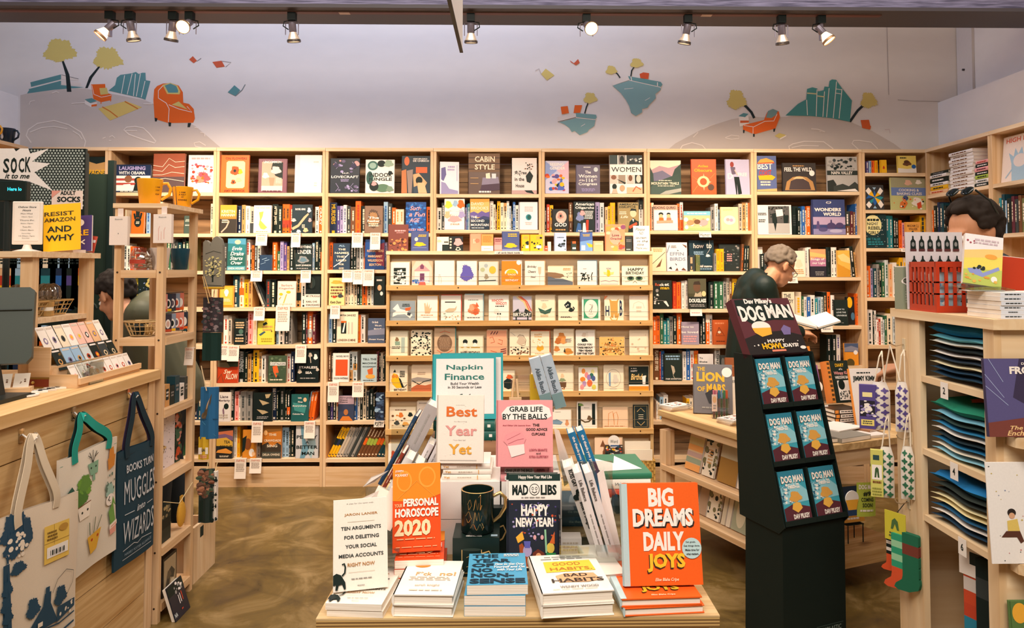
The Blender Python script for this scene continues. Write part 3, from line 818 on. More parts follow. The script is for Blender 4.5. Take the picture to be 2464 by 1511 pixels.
FO('I',1,2160,2205,376,'#f2d36a','s .5 .45 .26 .18 e;e .48 .36 .14 .1 #5a3820;p w 0 .72 .5 .78 1 .7 1 1 0 1;e .86 .64 .12 .12 b;x .1 .08 .5 .2 k 1','small yellow cover with brown swirl')
# second row
FO('A',2,212,252,484,'#1a2422','l h .02 0 .1 .5 .02 1 .1;T .0 .4 .98 .5 w WINE FOLLY;l h .015 .1 .2 .5 .3 .9 .2;l h .015 .1 .6 .5 .7 .9 .6;e .6 .8 .12 .06 i;x .1 .26 .9 .34 h 1','black and white ornamented cover')
SP('B',2,264,'o9.66/y o8.68/y o7.66 c5.60')
SP('B',2,349,'s9.70/b s8.72/b y7.64/n w8.66 c8')
FO('B',2,316,347,494,'o','e .5 .62 .28 .16 k;l k .07 .3 .5 .2 .3;l k .07 .42 .45 .4 .2;l k .07 .55 .45 .58 .18;l k .07 .68 .5 .78 .28;x .36 .58 .64 .68 c 2','orange cover with a black hand')
FO('B',2,442,470,520,'#4a5a50','x .1 .2 .9 .35 c 2;x .1 .5 .9 .6 c 1','grey-green cover')
SP('B',2,505,'c6.72 w5.74')
FO('C',2,529,569,494,'#3a332c','r 0 0 1 .4 #f0a030;p #e88030 0 .4 .5 .3 1 .4 1 .5 0 .5;T .08 .18 .9 .28 c KRISTIN;T .08 .31 .9 .41 c HANNAH;l #cfa890 .05 .1 .98 .4 .8 .55 .6 .5 .56;x .1 .52 .5 .66 c 2','orange sunset road cover')
SP('C',2,569,'n11.66/w a9.68 u11.66/h x12.64=d _2')
SP('C',2,653,'k14.70"AFTER_JAMES k11.66 o8.70/k=r o9.70/k=r r10.68',)
FO('C',2,610,653,495,'#f3e6d8','T .1 .06 .9 .13 #b8a898 THE WINE WIFE;p #e8b850 .3 .25 .55 .22 .5 .4 .4 .55 .7 .75 .78 .8 .6 .88 .4 .84 .3 .7 .36 .5;x .1 .93 .9 .97 a 1','white cover with yellow fox',hard=False)
FO('C',2,702,751,493,'#1c3038','T .16 .13 .66 .2 w RACHEL HENG;p #e0ac84 0 .82 .3 .7 .6 .42 .8 .3 .84 .35 .66 .5 .36 .78 .06 .9;s .85 .2 .1 .1 w;s .9 .55 .09 .08 i;s .1 .55 .12 .07 c;s .7 .9 .14 .09 f;s .35 .94 .12 .06 w;x .5 .7 .66 .84 c 3','dark teal cover with reaching arm')
SP('C',2,757,'w9.64/k o9.66/w"CRAZY')
SP('D',2,790,'n17.74/y"MURDERS p8.66/w v8.66/n w8.68/p d9.66 e12.64 o13.78/r k13.66')
FO('D',2,877,921,496,'#8a6a54','s .5 .5 .42 .4 #5c4638;s .5 .5 .34 .3 #a87c50;T .2 .4 .8 .48 w The;T .16 .52 .84 .6 w Feather;x .2 .64 .8 .78 c 2','brown swirled cover')
SP('D',2,922,'s10.76/b d10.72/w o9.62/c c10.58/a c10.58/a')
FO('D',2,976,1025,487,'#1d4f96','d 70 .04 .03 .03 .97 .97 #2f74c4 #143a70 #3f8ad8;I .2 .12 .76 .27 i Such;I .16 .32 .96 .47 i a Fun;I .18 .52 .7 .66 i AGE;T .14 .86 .92 .93 i KILEY REID','blue cover with pink lettering')
SP('D',2,1026,'o13.64/k')
SP('E',2,1050,'w11.54/k d8.66/w',Y=5.55)
SP('E',2,1119,'v3.54 b3.62 s5.64/w=t')
FO('E',2,1069,1118,479,'#f4ece6','s .2 .2 .2 .14 j;s .55 .16 .16 .12 s;s .82 .18 .2 .16 o;s .16 .52 .18 .14 f;s .86 .5 .18 .16 v;s .5 .66 .36 .12 i;T .06 .33 .96 .42 w LIMITLESS;T .26 .46 .74 .54 w MIND;T .3 .8 .76 .86 #c98a50 JO BOALER','white cover with paint splashes')
FO('E',2,1131,1178,478,'#e8b864','p #d99a3c 0 0 1 0 1 .1 0 .16;T .04 .12 .7 .22 c DAVID;T .04 .26 .94 .36 c BROOKS;p #6a5a9a 0 .46 .2 .42 .4 .48 .6 .4 .8 .46 1 .42 1 .6 0 .6;p #3a4068 0 .58 .4 .64 .7 .56 1 .6 1 .75 0 .75;r 0 .68 1 1 #1d2f40;T .04 .56 .36 .64 w THE;T .04 .68 .74 .76 w SECOND;T .04 .81 .96 .89 w MOUNTAIN;x .04 .93 .8 .97 w 1','yellow and blue mountain cover')
SP('E',2,1178,'w9.70/h c5.62 e4.50 y8.70/k c8.66 c7.66=a w6.70/s u5.58/b d4.46 b6.68/w w8.60/k s8.68/p')
FO('E',2,1250,1294,487,'#f1e6e6','e .5 .55 .16 .11 #2f8a94;e .52 .55 .1 .08 #1c5a50;x .25 .16 .75 .36 #d0b8b4 3;x .3 .72 .7 .84 #d0b8b4 2','white cover with teal dot')
SP('F',2,1307,'k5.60/w r7.68/w y9.66=a')
SP('F',2,1369,'e9.72/c=a',)
FO('F',2,1329,1368,504,'#1d211e','e .55 .34 .34 .27 #d8b4a4;s .5 .3 .2 .16 #c08a7c;e .52 .3 .06 .06 k;T .14 .6 .9 .76 w GOD;x .14 .86 .86 .96 a 1','black cover with round picture')
FO('F',2,1380,1431,486,'#14211f','T .08 .03 .98 .13 w American;T .08 .16 .98 .26 w Oligarchs;x .5 .3 .95 .58 w 6;s .3 .5 .2 .18 #7a86b0;s .42 .38 .14 .1 i;p #35619a .1 1 .2 .7 .34 .72 .38 1;p r .6 .6 .72 .6 .7 1 .6 1;p w .45 .7 .56 .7 .6 1 .42 1;T .2 .93 .9 .98 w Andrea Bernstein','black cover, bold white title')
SP('F',2,1433,'v11.74/n u10.72/d')
SP('F',2,1457,'f7.62 y5.64 y12.72/a')
FO('F',2,1487,1537,488,'#a08a58','T .06 .03 .96 .1 k AMERICAN;T .06 .12 .88 .19 k DISRUPTOR;e .74 .36 .16 .14 #e0c8a0;p k .58 .3 .64 .2 .88 .22 .9 .34 .84 .28 .66 .28;p k .48 1 .56 .66 .74 .52 .9 .62 1 .64 1 1;p w .68 .56 .78 .56 .74 .66;I .12 .44 .48 .53 c Life;x .06 .3 .44 .42 c 2;p #c2502c .5 .8 .9 .66 .94 .74 .56 .9','olive cover with bearded portrait')
SP('F',2,1538,'w12.80/h=k')
SP('G',2,1562,'o5.68 c6.68')
FO('G',2,1573,1631,494,'#efe2e0','r 0 0 1 .2 #d8a48c;T .0 .06 .92 .18 k READING QUIRKS;e .3 .36 .1 .07 k;e .3 .44 .08 .08 f;e .62 .36 .08 .06 k;e .62 .44 .08 .08 f;p o .22 .5 .4 .5 .42 .64 .2 .64;p #e07a5a .54 .5 .72 .5 .74 .64 .52 .64;p #c9a080 .12 .62 .8 .6 .8 .7 .12 .72;p u 0 .78 1 .7 1 1 0 1','cartoon cover of two readers')
SP('G',2,1631,'o6.66 u8.70/r=o')
FO('G',2,1645,1710,509,'#e8c48c','r 0 0 1 .22 #7cc0d4;x .1 .08 .9 .18 w 1;d 14 .1 .08 .4 .92 .75 w f i a;e .25 .6 .14 .14 #d99060;e .72 .6 .18 .16 i;e .5 .55 .12 .12 e;r 0 .86 1 1 #a8c07a;e .1 .84 .07 .1 w','wide picture-book cover with animals')
SP('G',2,1711,'h10.58 w8.66/h s6.52')
FO('G',2,1734,1777,499,'#f3e2a4','e .5 .56 .34 .2 #f4d8d0;e .4 .54 .1 .07 i;e .6 .56 .1 .07 #d8a0b8;x .1 .08 .7 .16 #d8c48c 2','pale yellow cover with pink creatures')
SP('G',2,1779,'x9.66 a9.70 c5.70/k o6.68/k')
FO('H',2,1821,1905,494,'#efe6e4','r .32 .04 .94 .96 #5d5a58;d 40 .03 .34 .06 .92 .5 k d #2a2826;p k .42 .3 .56 .26 .6 .9 .5 .94 .44 .6;p w .54 .16 .74 .14 .76 .36 .56 .4;p k .76 .34 .92 .36 .86 .94 .78 .9;r .32 .62 .94 .96 #b8b2ac;p k .45 .5 .52 .9 .58 .5;x .02 .26 .28 .36 d 2;x .02 .48 .24 .6 d 2','wide white cover with old photo')
FO('H',2,1906,1922,497,'k','x .1 .3 .9 .7 d 5','black narrow cover',Y=5.58)
SP('H',2,1921,'k7.66/w s3.58 b8.70/c c4.60 o9.70/c"DARK_SIDE n8.72/w')
FO('H',2,1956,2034,481,'#3d4878','T .44 .06 .58 .09 w ---;e .5 .09 .08 .03 w;e .5 .09 .06 .02 #3d4878;B .05 .24 .88 .34 w WONDERS;B .32 .37 .88 .47 w WORLD;r 0 .5 1 .72 #b9a0bc;p #5a4a78 .08 .9 .12 .62 .18 .62 .22 .9;e .56 .76 .14 .1 #4c3f68;e .82 .74 .12 .08 #4c3f68;p #4c3f68 .54 .58 .58 .58 .6 .8 .52 .8;r 0 .84 1 1 #8f86b0;e .3 .86 .14 .06 #57507c;e .7 .9 .2 .05 #b8aecb','large blue cover with temple domes',t=.03)
SP('H',2,2036,'d12.58/w=e m7.58 e5.56 b11.76/w"YOSEMITE')
FO('I',2,2077,2127,446,'#3a3a3c','p b .4 .5 .5 .2 .6 .4;p s .4 .1 .6 .1 .5 .2;p y .5 .5 .66 .3 .82 .4;p w .66 .3 .82 .1 .98 .24 .82 .4;p t .5 .5 .82 .46 .98 .5 .82 .62;p y .5 .5 .82 .62 .66 .76;p w .66 .76 .82 .62 .98 .8 .82 .95;p b .5 .5 .62 .7 .5 .84 .38 .66;p s .4 .95 .5 .84 .6 .95;p t .5 .5 .2 .66 .34 .76;p y .18 .4 .34 .24 .5 .5;p w .02 .24 .18 .1 .34 .24 .18 .4;p b .5 .5 .02 .56 .18 .4;p w .02 .8 .18 .66 .34 .8 .18 .95','star quilt pattern board')
FO('I',2,2144,2233,427,'#c9c888','p #a8a484 0 0 1 0 1 .3 0 .3;s .5 .16 .12 .1 #e8b8a0;s .8 .14 .1 .08 w;r 0 .31 1 .56 #6f86c0;T .22 .35 .8 .43 w COOKING &;T .16 .46 .88 .54 w BAKING CLASS;e .4 .64 .08 .08 #4a5a8a;p #e07838 .24 .78 .38 .66 .46 .8 .36 .96 .22 .94;s .74 .76 .18 .16 w;p #d9502c .72 .8 .84 .74 .86 .96 .74 .96;d 14 .03 .05 .6 .95 .97 k o w','green and blue cooking cover',yaw=6)
# third row
SP('A',3,214,'d9 a8 r8 k9 c7',)
SP('B',3,265,'x8.60 w9.64 c8.62 u9.66 w8.60 o9.58/r r7.56')
SP('C',3,530,'y6.66/n d10.66/h')
FO('C',3,547,591,574,'#2c7a80','p #4c98b8 0 0 1 0 1 .2 0 .16;e .55 .12 .17 .07 #e0c8a8;p #1f5f58 0 .4 1 .5 1 .85 0 .85;I .24 .26 .8 .38 w Evvie;I .16 .42 .9 .54 w Drake;I .14 .57 .86 .68 w Starts;I .2 .71 .84 .82 w Over;p #5aa0a8 0 .88 1 .88 1 1 0 1;T .06 .91 .94 .97 w LINDA HOLMES','teal painted cover')
SP('C',3,591,'w10.74/r k4.50 o6.60/k d7.64/w w8.60/k h3.60')
FO('C',3,624,654,614,'#28405c','l s .03 .2 .3 .6 .2;l s .03 .4 .4 .8 .3;l s .02 .1 .6 .5 .5','navy cover with pale strokes')
SP('C',3,655,'o11.68/c g8.46 v8.70/p p7.68/i a6.58 k11.70/w k7.54')
FO('C',3,709,750,588,'#20302f','T .12 .06 .98 .16 w EVERYTHING;T .16 .22 .98 .38 w UNDER;s .5 .6 .36 .16 #8a8c8c;s .5 .6 .22 .1 #5f7d8c;T .08 .78 .98 .86 w DAISY JOHNSON;x .1 .9 .9 .97 h 1','dark cover with bold white title')
SP('C',3,750,'s7.66/w k10.72/c"ROBERT_JORDAN k4.62 o5.44')
SP('D',3,786,'o8.66 a5.58')
FO('D',3,801,842,586,'#2c3f54','T .34 .06 .7 .13 s ALL;T .3 .2 .74 .27 c THE;T .1 .33 .94 .41 c NAMES;T .22 .48 .82 .55 c THEY;T .2 .62 .8 .69 c USED;T .36 .77 .66 .84 c FOR;T .36 .92 .66 .99 c GOD;l w .03 .05 .9 .5 .7 .95 .4','slate blue cover with stacked words')
SP('D',3,843,'k7.66/w k7.66/w h9.58 u7.58 x3.58 o11.66')
FO('D',3,878,925,577,'#1f3f74','p #7a2a3c .5 .2 1 .1 1 .9 .6 .8;p #28549c 0 .1 .4 .05 .2 .5 0 .6;T .1 .34 .96 .42 f REVISIONERS;T .16 .52 .9 .6 f MARGARET;T .14 .66 .92 .74 f WILKERSON;T .22 .8 .84 .88 f SEXTON','blue and red marbled cover')
SP('D',3,925,'v5.66',)
FO('G',3,1567,1603,596,'#f2dcb4','l k .02 .05 .7 .95 .2;p e .6 .6 .75 .45 .6 .8 .3 .85;x .1 .04 .8 .2 a 3','cream cover with dark branch')
FO('G',3,1604,1654,584,'#ebe0e4','T .16 .34 .84 .46 #8890a0 EFFIN;T .16 .52 .92 .64 #8890a0 BIRDS;p k .5 .26 .6 .28 .54 .3;p e .76 .06 .98 .12 .96 .2;p k .08 .9 .2 .84 .26 .94;p k .4 .72 .5 .78 .46 .8;p e .4 .98 .5 .88 .56 .98;p e .7 .96 .8 .88 .96 .98;l k .015 .1 .2 .14 .1 .02 .36;x .2 .1 .5 .2 h 2','pale cover with small birds')
FO('G',3,1658,1718,579,'#1c3844','T .18 .1 .6 .26 w how;T .7 .1 .92 .26 w to;x .18 .36 .6 .48 s 3;l w .008 .84 0 .84 .3 .7 .46 .84 .5;s .76 .5 .1 .05 w;T .3 .8 .92 .88 w randall munroe;x .3 .91 .95 .96 s 1','dark blue-green cover',t=.02,Y=5.562)
SP('G',3,1656,'d17.38/f',Y=5.51,dep=.045)
SP('G',3,1675,'z5.40/g z5.39/g',Y=5.51,dep=.045)
SP('G',3,1720,'h5.44 y8.54/o y9.54/o',Y=5.51,dep=.045)
FO('G',3,1730,1781,588,'#28302e','d 30 .04 .1 .06 .95 .95 d h #4a5450;x .36 .35 .64 .66 i 4','black cover with small pink words',Y=5.58)
SP('G',3,1783,'e6.66/o k6.62/w k6.62/c',lean=3)
FO('H',3,1822,1836,595,'w','','white narrow cover',Y=5.58)
SP('H',3,1832,'k7.56/w d7.58 o8.54')
FO('H',3,1907,1938,604,'#f4e4cc','s .5 .5 .3 .2 #e8d4b4;x .1 .7 .9 .9 a 3;s .3 .2 .1 .08 v','cream cover with faint figures')
SP('H',3,1938,'w4.70 w10.72/c')
FO('H',3,1949,1988,600,'#2b2a33','r 0 0 1 .4 #f0a070;p #b87898 0 .4 .4 .3 1 .36 1 .62 0 .62;p #f6c070 0 .1 1 .2 1 .3 0 .26;T .06 .32 .9 .42 w Songs of;T .14 .46 .96 .56 w our Light;x .3 .8 .9 .96 h 3','sunset sky cover')
SP('H',3,1988,'k12.72/d w7.72/k w7.72/k')
FO('H',3,2015,2046,603,'#f2b850','p #f8d488 0 .2 .5 .12 1 .3 1 .5 .3 .4;x .1 .6 .6 .64 a 1;p #d9962c 0 .5 1 .75 1 1 0 1','yellow rolling hills cover')
SP('H',3,2046,'c5.70/k k9.74/w a7.60',lean=-5)
FO('I',3,2078,2134,515,'#183438','e .38 .32 .4 .3 #efe3a4;x .08 .12 .7 .24 k 1;T .12 .24 .62 .33 k NIGHT;T .16 .36 .74 .46 k REBEL;T .14 .5 .64 .6 k GIRLS;T .06 .7 .7 .78 t 100 TALES;x .06 .8 .9 .93 t 2;d 24 .012 .05 .05 .95 .97 w','dark teal cover with yellow moon',yaw=-4)
SP('I',3,2133,'t10.80/w t8.79/w k7.74/w k7.74/w o7.68/r i6.62/p')
FO('I',3,2180,2216,535,'#f0a850','T .12 .1 .9 .22 e MADAM C.J.;T .2 .22 .8 .32 e WALKER;e .46 .4 .08 .06 k;p w .3 .55 .5 .46 .56 .7 .34 .74;l e .03 .2 .52 .24 .74;x .2 .8 .8 .9 a 2','orange cover with small figure')
SP('I',3,2217,'y20.86',)
# fourth row
FO('C',4,527,562,688,'#f0a22c','p #f6b848 .08 .08 .92 .08 .92 .92 .08 .92;e .5 .3 .16 .13 w;e .5 .42 .1 .08 w;x .2 .6 .8 .75 c 2;p #e08c1c .1 .9 .9 .9 .9 .94 .1 .94','orange cover with white bird')
SP('C',4,562,'q14.76/c c11.76/o=o y11.66/e a10.66/e')
leaning('C',4,634,'x5 d5',-22,hpx=62)
SP('C',4,641,'d10.66/r k13.66/c')
FO('C',4,667,712,677,'#ecd6c8','T .2 .12 .8 .2 #b08c80 Barbara;T .08 .24 .92 .33 #b08c80 Kingsolver;l #d9b044 .04 .3 .95 .5 .5;e .6 .42 .12 .05 y;e .2 .5 .1 .05 y;l #c9a43c .03 .2 .6 .1 .7;x .1 .84 .9 .92 x 1','pale cover with yellow lilies')
SP('C',4,712,'a12.78/k=k _1 w11.58/k')
FO('C',4,735,771,650,'#0f1a18','e .4 .25 .24 .18 #2c3a36;e .36 .3 .1 .12 #4a4a42;r 0 .6 1 1 #f0dccc;T .06 .63 .98 .69 k MY STRUGGLE;T .06 .8 .8 .86 k KARL OVE;T .06 .9 .98 .96 k KNAUSGAARD','half black, half cream portrait cover')
FO('D',4,791,829,669,'#f1d48c','s .5 .16 .4 .08 #d9a43c;x .1 .3 .95 .74 e 4;e .74 .66 .16 .07 d;e .36 .7 .12 .04 r;I .1 .84 .8 .94 k Kevin Dunn','cream cover with brown scrawled words')
SP('D',4,830,'c8.62 c7.62 c7.62 c7.62 k7.50/w g6.54/w o11.54 c11.54/k u5.60')
FO('D',4,900,926,665,'#16231f','e .5 .4 .2 .1 f;x .2 .1 .8 .2 w 1;e .7 .6 .14 .07 w','black cover with pale circles')
FO('G',4,1571,1617,675,'#22281f','T .12 .1 .36 .2 #c25a34 Ro;T .36 .1 .6 .2 w ck;T .62 .1 .86 .2 w et;T .4 .24 .86 .32 y man;e .22 .36 .08 .06 h;d 16 .03 .06 .5 .3 .85 w h;p w .54 .74 .7 .72 .84 .9 .78 .92;l h .012 .1 .7 .7 .72','black cover with multicoloured title')
SP('G',4,1619,'r9.66/o o10.64/r _2 w8.66/h w8.68/h')
FO('G',4,1656,1700,671,'#4c4830','r 0 0 1 .5 #57533c;e .48 .28 .2 .16 #6a4a34;p #3a2c20 .28 .2 .34 .1 .62 .08 .7 .2;p #b8a88c .3 .62 .4 .46 .5 .5 .7 .42 .76 .62;e .86 .5 .12 .09 #e0c890;r 0 .6 1 1 #22261f;B .04 .66 .98 .79 w DOUGLASS;x .06 .84 .94 .94 h 2','dark portrait cover')
SP('G',4,1705,'k13.64/h g11.66/w g11.66/w h8.66/k x7.74/k e7.74 y12.72')
FO('H',4,1884,1913,703,'#f3e3c8','T .1 .06 .7 .18 d THE;T .1 .22 .9 .34 d BODY;r .1 .56 .3 .6 y;x .1 .8 .8 .9 x 1','cream cover with black capitals',hard=False)
SP('H',4,1913,'c15.80/y g5.70 w8.68/h b9.68/w w11.72/k t7.64 s6.66 u6.68 k9.80/f o9.80/k w9.72')
FO('H',4,2008,2041,722,'#1e2a26','T .14 .34 .74 .4 u HOW TO;T .14 .46 .84 .52 u LOVE THE;T .14 .58 .9 .64 u UNIVERSE;x .2 .88 .7 .92 h 1','black-green cover with spaced title')
FO('H',4,2036,2061,715,'#1a2022','e .4 .2 .3 .2 y;e .7 .7 .2 .14 #4a7a98','black cover with planets',Y=5.585)
SP('H',4,2061,'o9.76/k"TYSON')
SP('I',4,2083,'o12.76/c v6.70 q8.70/w h7.80 k6.76 g8.84 u9.90/g f9.80/o w10.84 z6.80 y9.96 c10.96/y r8.70 k8.60 x10.66')
FO('B',4,331,378,655,'#10201f','s .66 .24 .3 .16 #b8a860;s .66 .24 .14 .08 k;T .04 .56 .9 .68 w STEPHEN;T .04 .76 .96 .88 w CHBOSKY;d 10 .02 .05 .05 .95 .5 #6a7a9c','black cover with a big flower head')
SP('B',4,318,'j14.70/k');SP('B',4,262,'m9 e10 k8 r9 d10');SP('B',3,400,'g9 h10 d8 q9 k9 g8 z9');SP('B',5,380,'m16.70 m14.70 r14.70 e12 k10 q12');SP('B',6,400,'w9 k9 w8 k10 x9 k8 d9');SP('B',7,440,'k12 g10 d9 n10 q9');SP('B',8,400,'d9 k10 e9 k9 g8')
SP('C',6,506,'o7.70');SP('C',7,524,'_1');SP('A',4,100,'d9 k9 q8 p9 i7 k9 c8 k9 n9 k8 w7 d9');SP('A',3,100,'k9 q9 n9 d9 k9 p8 k9 d9');SP('A',2,100,'d9 k9 n8 k9 d9 q9 k9 e9')
# fifth row
SP('C',5,540,'w11.68/r x9.66')
FO('C',5,563,591,767,'#16211e','x .1 .12 .9 .4 f 3;e .6 .5 .2 .1 #4a6a5c;r .2 .62 .8 .64 w;x .1 .72 .9 .92 f 2','black cover with pink script')
SP('C',5,591,'k7.62/w i13.80/r c9.66/f')
FO('C',5,619,660,767,'#e9d44c','p k .3 .2 .5 .12 .6 .2 .36 .28;p #3a5a6a .08 .62 .4 .48 .5 .52 .2 .66;p e .8 .4 .9 .5 .82 .52;x .3 .26 .9 .5 a 2;x .2 .74 .9 .92 #b8a02c 2','yellow cover with dark birds')
SP('C',5,661,'k6.56/y s6.50 w13.60/k d10.60/w h9.76')
SP('C',5,728,'k10.76/w m3.76 o12.78/w=h m8.70/c')
SP('D',5,783,'s9.68/b k10.66/w a9.60=k')
FO('D',5,810,861,750,'#f3e0c4','T .16 .09 .9 .15 k MYRA SANDEZ;r .2 .3 .46 .7 k;p w .26 .66 .36 .34 .42 .34 .34 .66;r .2 .3 .44 .36 o;r .54 .34 .6 .7 x;r .7 .34 .76 .7 x;T .06 .87 .9 .94 e LONDON IS MINE','cream cover with ladder drawing')
SP('D',5,861,'o8.66/y w11.66/k _2')
FO('D',5,885,926,766,'#53607a','T .24 .12 .6 .2 w On Earth;T .4 .26 .8 .33 w We are;T .36 .4 .9 .47 w Briefly;p #8a8ca0 0 .5 1 .4 1 .66 0 .7;T .06 .82 .96 .9 w Ocean Vuong','blue-grey cover with white title')
SP('G',5,1571,'o8.66/c o8.68/m g9.74 t8.56/w t6.62 h9.66 k9.68/c o12.78/c')
FO('G',5,1641,1683,775,'#a493a4','T .0 .18 .7 .26 w How to;T .0 .4 .95 .5 w be loved;x .05 .6 .9 .92 i 3','dusty lavender cover',yaw=-5)
SP('G',5,1684,'d4.48 k9.72/w o9.76/w=c w7.72/k')
FO('G',5,1715,1753,770,'#c25a2a','x .1 .1 .8 .2 #e08a5c 1;l #6a2c18 .02 .4 .3 .75 .64 .2 .64 .4 .3;e .42 .5 .1 .05 c;x .2 .84 .8 .9 #6a2c18 1','rust cover with triangle')
SP('H',5,1987,'k12.72/w k11.72/w w10.72/p')
FO('H',5,2032,2066,826,'#f0982c','r 0 0 1 .4 #4a5878;p #8a8898 0 .2 .5 .12 1 .22 1 .38 0 .38;e .8 .42 .15 .1 w;e .4 .9 .3 .2 #5a4a20','orange and blue landscape cover')
SP('I',5,2086,'w13.84/k k3.80 w4.82/k w6.60/r r5.62 w5.66 u4.60 g6.70 c14.74/k u6.70 _2 y8.84')
# sixth row
FO('C',6,521,573,866,'#c2401c','p #7a6a4c 0 0 1 0 1 .2 .5 .35 0 .3;p #38402c .4 .05 1 0 1 .3 .6 .3;I .3 .42 .7 .6 c Sw;T .4 .6 .98 .84 c ALLOW;l e .03 0 .9 .2 .6 .3 .95','red swallow-title cover')
SP('C',6,574,'k18.78/u"AWAKENINGS k6.70 a9.66/e k5.60 y14.76/k a6.70=x w10.62/k')
FO('C',6,645,688,856,'#41533c','d 30 .05 .05 .05 .95 .95 #6a7a5c #2c3a2a #55684a;p #e0602c .24 .4 .5 .36 .6 .6 .46 .82 .3 .6;r .1 .24 .98 .36 w;T .12 .26 .96 .34 k COSTALEGRE;x .1 .86 .9 .93 c 1','green leafy cover with orange blot')
SP('C',6,688,'f5.66/r w9.66/r n9.72/w')
FO('C',6,714,767,842,'#101c1c','s .6 .16 .1 .08 x;s .85 .22 .1 .1 w;l x .025 .6 .2 .64 .4;T .1 .5 .94 .57 w STARLESS;T .4 .66 .7 .73 w SEA;s .14 .66 .1 .08 x;s .95 .6 .08 .06 x;x .1 .84 .9 .9 h 1','black cover with silver keys')
SP('D',6,784,'e7.70 d6.66 h5.60')
FO('D',6,800,840,850,'#ede4da','T .2 .08 .96 .14 k NICKEL BOYS;r .18 .22 .92 .78 #dd5220;T .08 .84 .96 .9 k COLSON WHITEHEAD','white cover with orange square')
SP('D',6,841,'u10.70/k=a u10.70/k=a _2')
FO('D',6,868,907,853,'#b9ced2','T .1 .14 .96 .21 k TELL THE;T .1 .29 .96 .35 k MACHINE;T .1 .42 .96 .47 k GOODNIGHT;p #d9662c .4 .56 .74 .48 .76 .7 .5 .78;e .6 .8 .3 .08 #f0b050;x .1 .92 .9 .96 d 1','pale blue cover with orange bird')
SP('D',6,907,'m6.70/i k5.66 x5.66 k4.60')
SP('G',6,1572,'e14.76/c"FLAMES_BY_FIRE r3.68 b9.70/s')
FO('G',6,1598,1641,851,'#26322c','x .04 .06 .9 .26 s 2;p #c9b8a0 .38 .42 .56 .48 .62 .66 .5 .8;l #c9b8a0 .02 .5 .8 .6 .92;T .08 .9 .96 .96 w PAM HOUSTON','dark green cover with pale bird')
SP('G',6,1641,'w9.68/h b9.78/w w9.70/r o11.70/y')
FO('G',6,1681,1717,852,'#ece2de','T .06 .12 .3 .18 k To;T .06 .26 .6 .32 k Shake;T .06 .4 .4 .46 k the;T .06 .54 .96 .6 k Sleeping','white cover with spaced black words')
SP('G',6,1718,'w13.80/k"ELTON_JOHN')
FO('G',6,1733,1747,855,'#454a48','e .5 .3 .3 .2 #8a8680','grey portrait cover')
FO('G',6,1748,1774,856,'#24549a','x .1 .3 .9 .7 w 4','blue cover with white words')
# seventh and eighth rows
FO('C',7,522,555,944,'#e6dcd4','T .2 .1 .8 .2 #5a4a50 Liane;T .06 .24 .94 .34 #5a4a50 Moriarty;e .68 .48 .18 .1 k;p #8a6a78 .4 .6 .5 .5 .56 .7 .5 .96;x .04 .74 .9 .9 x 2','white cover with black disc',hard=False)
SP('C',7,556,'k13.76/w"LONE_BRILLIANT_RIVER i10.68/r w4.60 h14.68 h14.68')
FO('C',7,608,656,945,'#131e1c','p #b8a078 .6 .06 .9 .04 .8 .18 .66 .2;p #b8a078 .3 .24 .6 .3 .84 .36 .5 .44;p #b8a078 .2 .58 .6 .62 .8 .68 .5 .76;x .2 .82 .8 .92 h 2','black cover with floating scraps')
SP('C',7,657,'n12.80/w"BEARTOWN k5.68 _2 k13.82/h k6.70 k7.70/w=o')
FO('C',7,700,742,949,'#205a58','p #3f8a84 .1 .3 .9 .4 .8 .7 .2 .6;e .8 .2 .1 .08 f;T .4 .1 .6 .16 w Little;T .4 .25 .66 .31 w Fires;T .1 .4 .9 .47 w Everywhere;T .1 .7 .74 .77 w Celeste Ng','dark teal wavy cover')
leaning('C',7,741,'s3 o7 o7',9,hpx=66)
SP('D',7,784,'k6.66/w p6.60/w k7.56/w c7.66/o')
FO('D',7,813,852,952,'#39415a','r 0 0 1 .34 #b89aa4;T .12 .06 .9 .12 #4a4048 Ferlinghetti;T .12 .15 .6 .2 k Greatest;T .12 .23 .6 .28 k Poems;e .5 .66 .14 .12 #b8703c;p #d97828 .1 1 .3 .82 .7 .82 .95 1','slate and pink figure cover')
SP('D',7,853,'b10.66/w w6.62 k6.74/w c9.80/k d7.66 k9.72/u k4.60')
FO('D',7,904,924,945,'#2a3a54','d 30 .06 .05 .05 .95 .95 #4a6488 #1a2438 s','mottled blue cover')
FO('C',8,518,560,1031,'#2c2a28','p #c9704c 0 .12 1 .06 1 .3 0 .34;p #7a5a78 0 .22 .5 .18 1 .26 1 .4 0 .36;p #d9a83c 0 .34 .6 .3 1 .44 1 .6 0 .58;T .46 .4 .84 .5 k TEA;T .2 .56 .96 .65 k OBREHT;p #e8963c .1 .72 .6 .66 1 .78 .9 .84 0 .8;x .2 .9 .8 .96 c 2','colourful sunset cover')
SP('C',8,560,'k8.70/w w8.72/x y7.72/o')
FO('C',8,583,616,1034,'#d98a2c','e .4 .5 .26 .2 #8a4a20;e .7 .8 .2 .14 w;p k .0 .3 .3 .2 .2 .7 0 .8;e .84 .84 .12 .08 f','orange cover with curls')
SP('C',8,617,'w7.66/k x7.60')
FO('C',8,630,677,1024,'#c9792c','p #8a5a24 0 0 1 0 1 .16 0 .22;p #3f3428 0 .6 .3 .5 .5 .66 .8 .52 1 .6 1 .82 0 .82;r 0 .8 1 1 #4a4a40;T .34 .24 .74 .31 c THE;T .1 .42 .98 .49 c CRAWDADS;T .26 .58 .8 .66 c SING;T .06 .85 .94 .92 c DELIA OWENS;e .18 .22 .1 .08 #e8b070','orange marsh cover')
SP('C',8,677,'u8.68/g s7.70/k s8.70/k d4.66 k9.74/c')
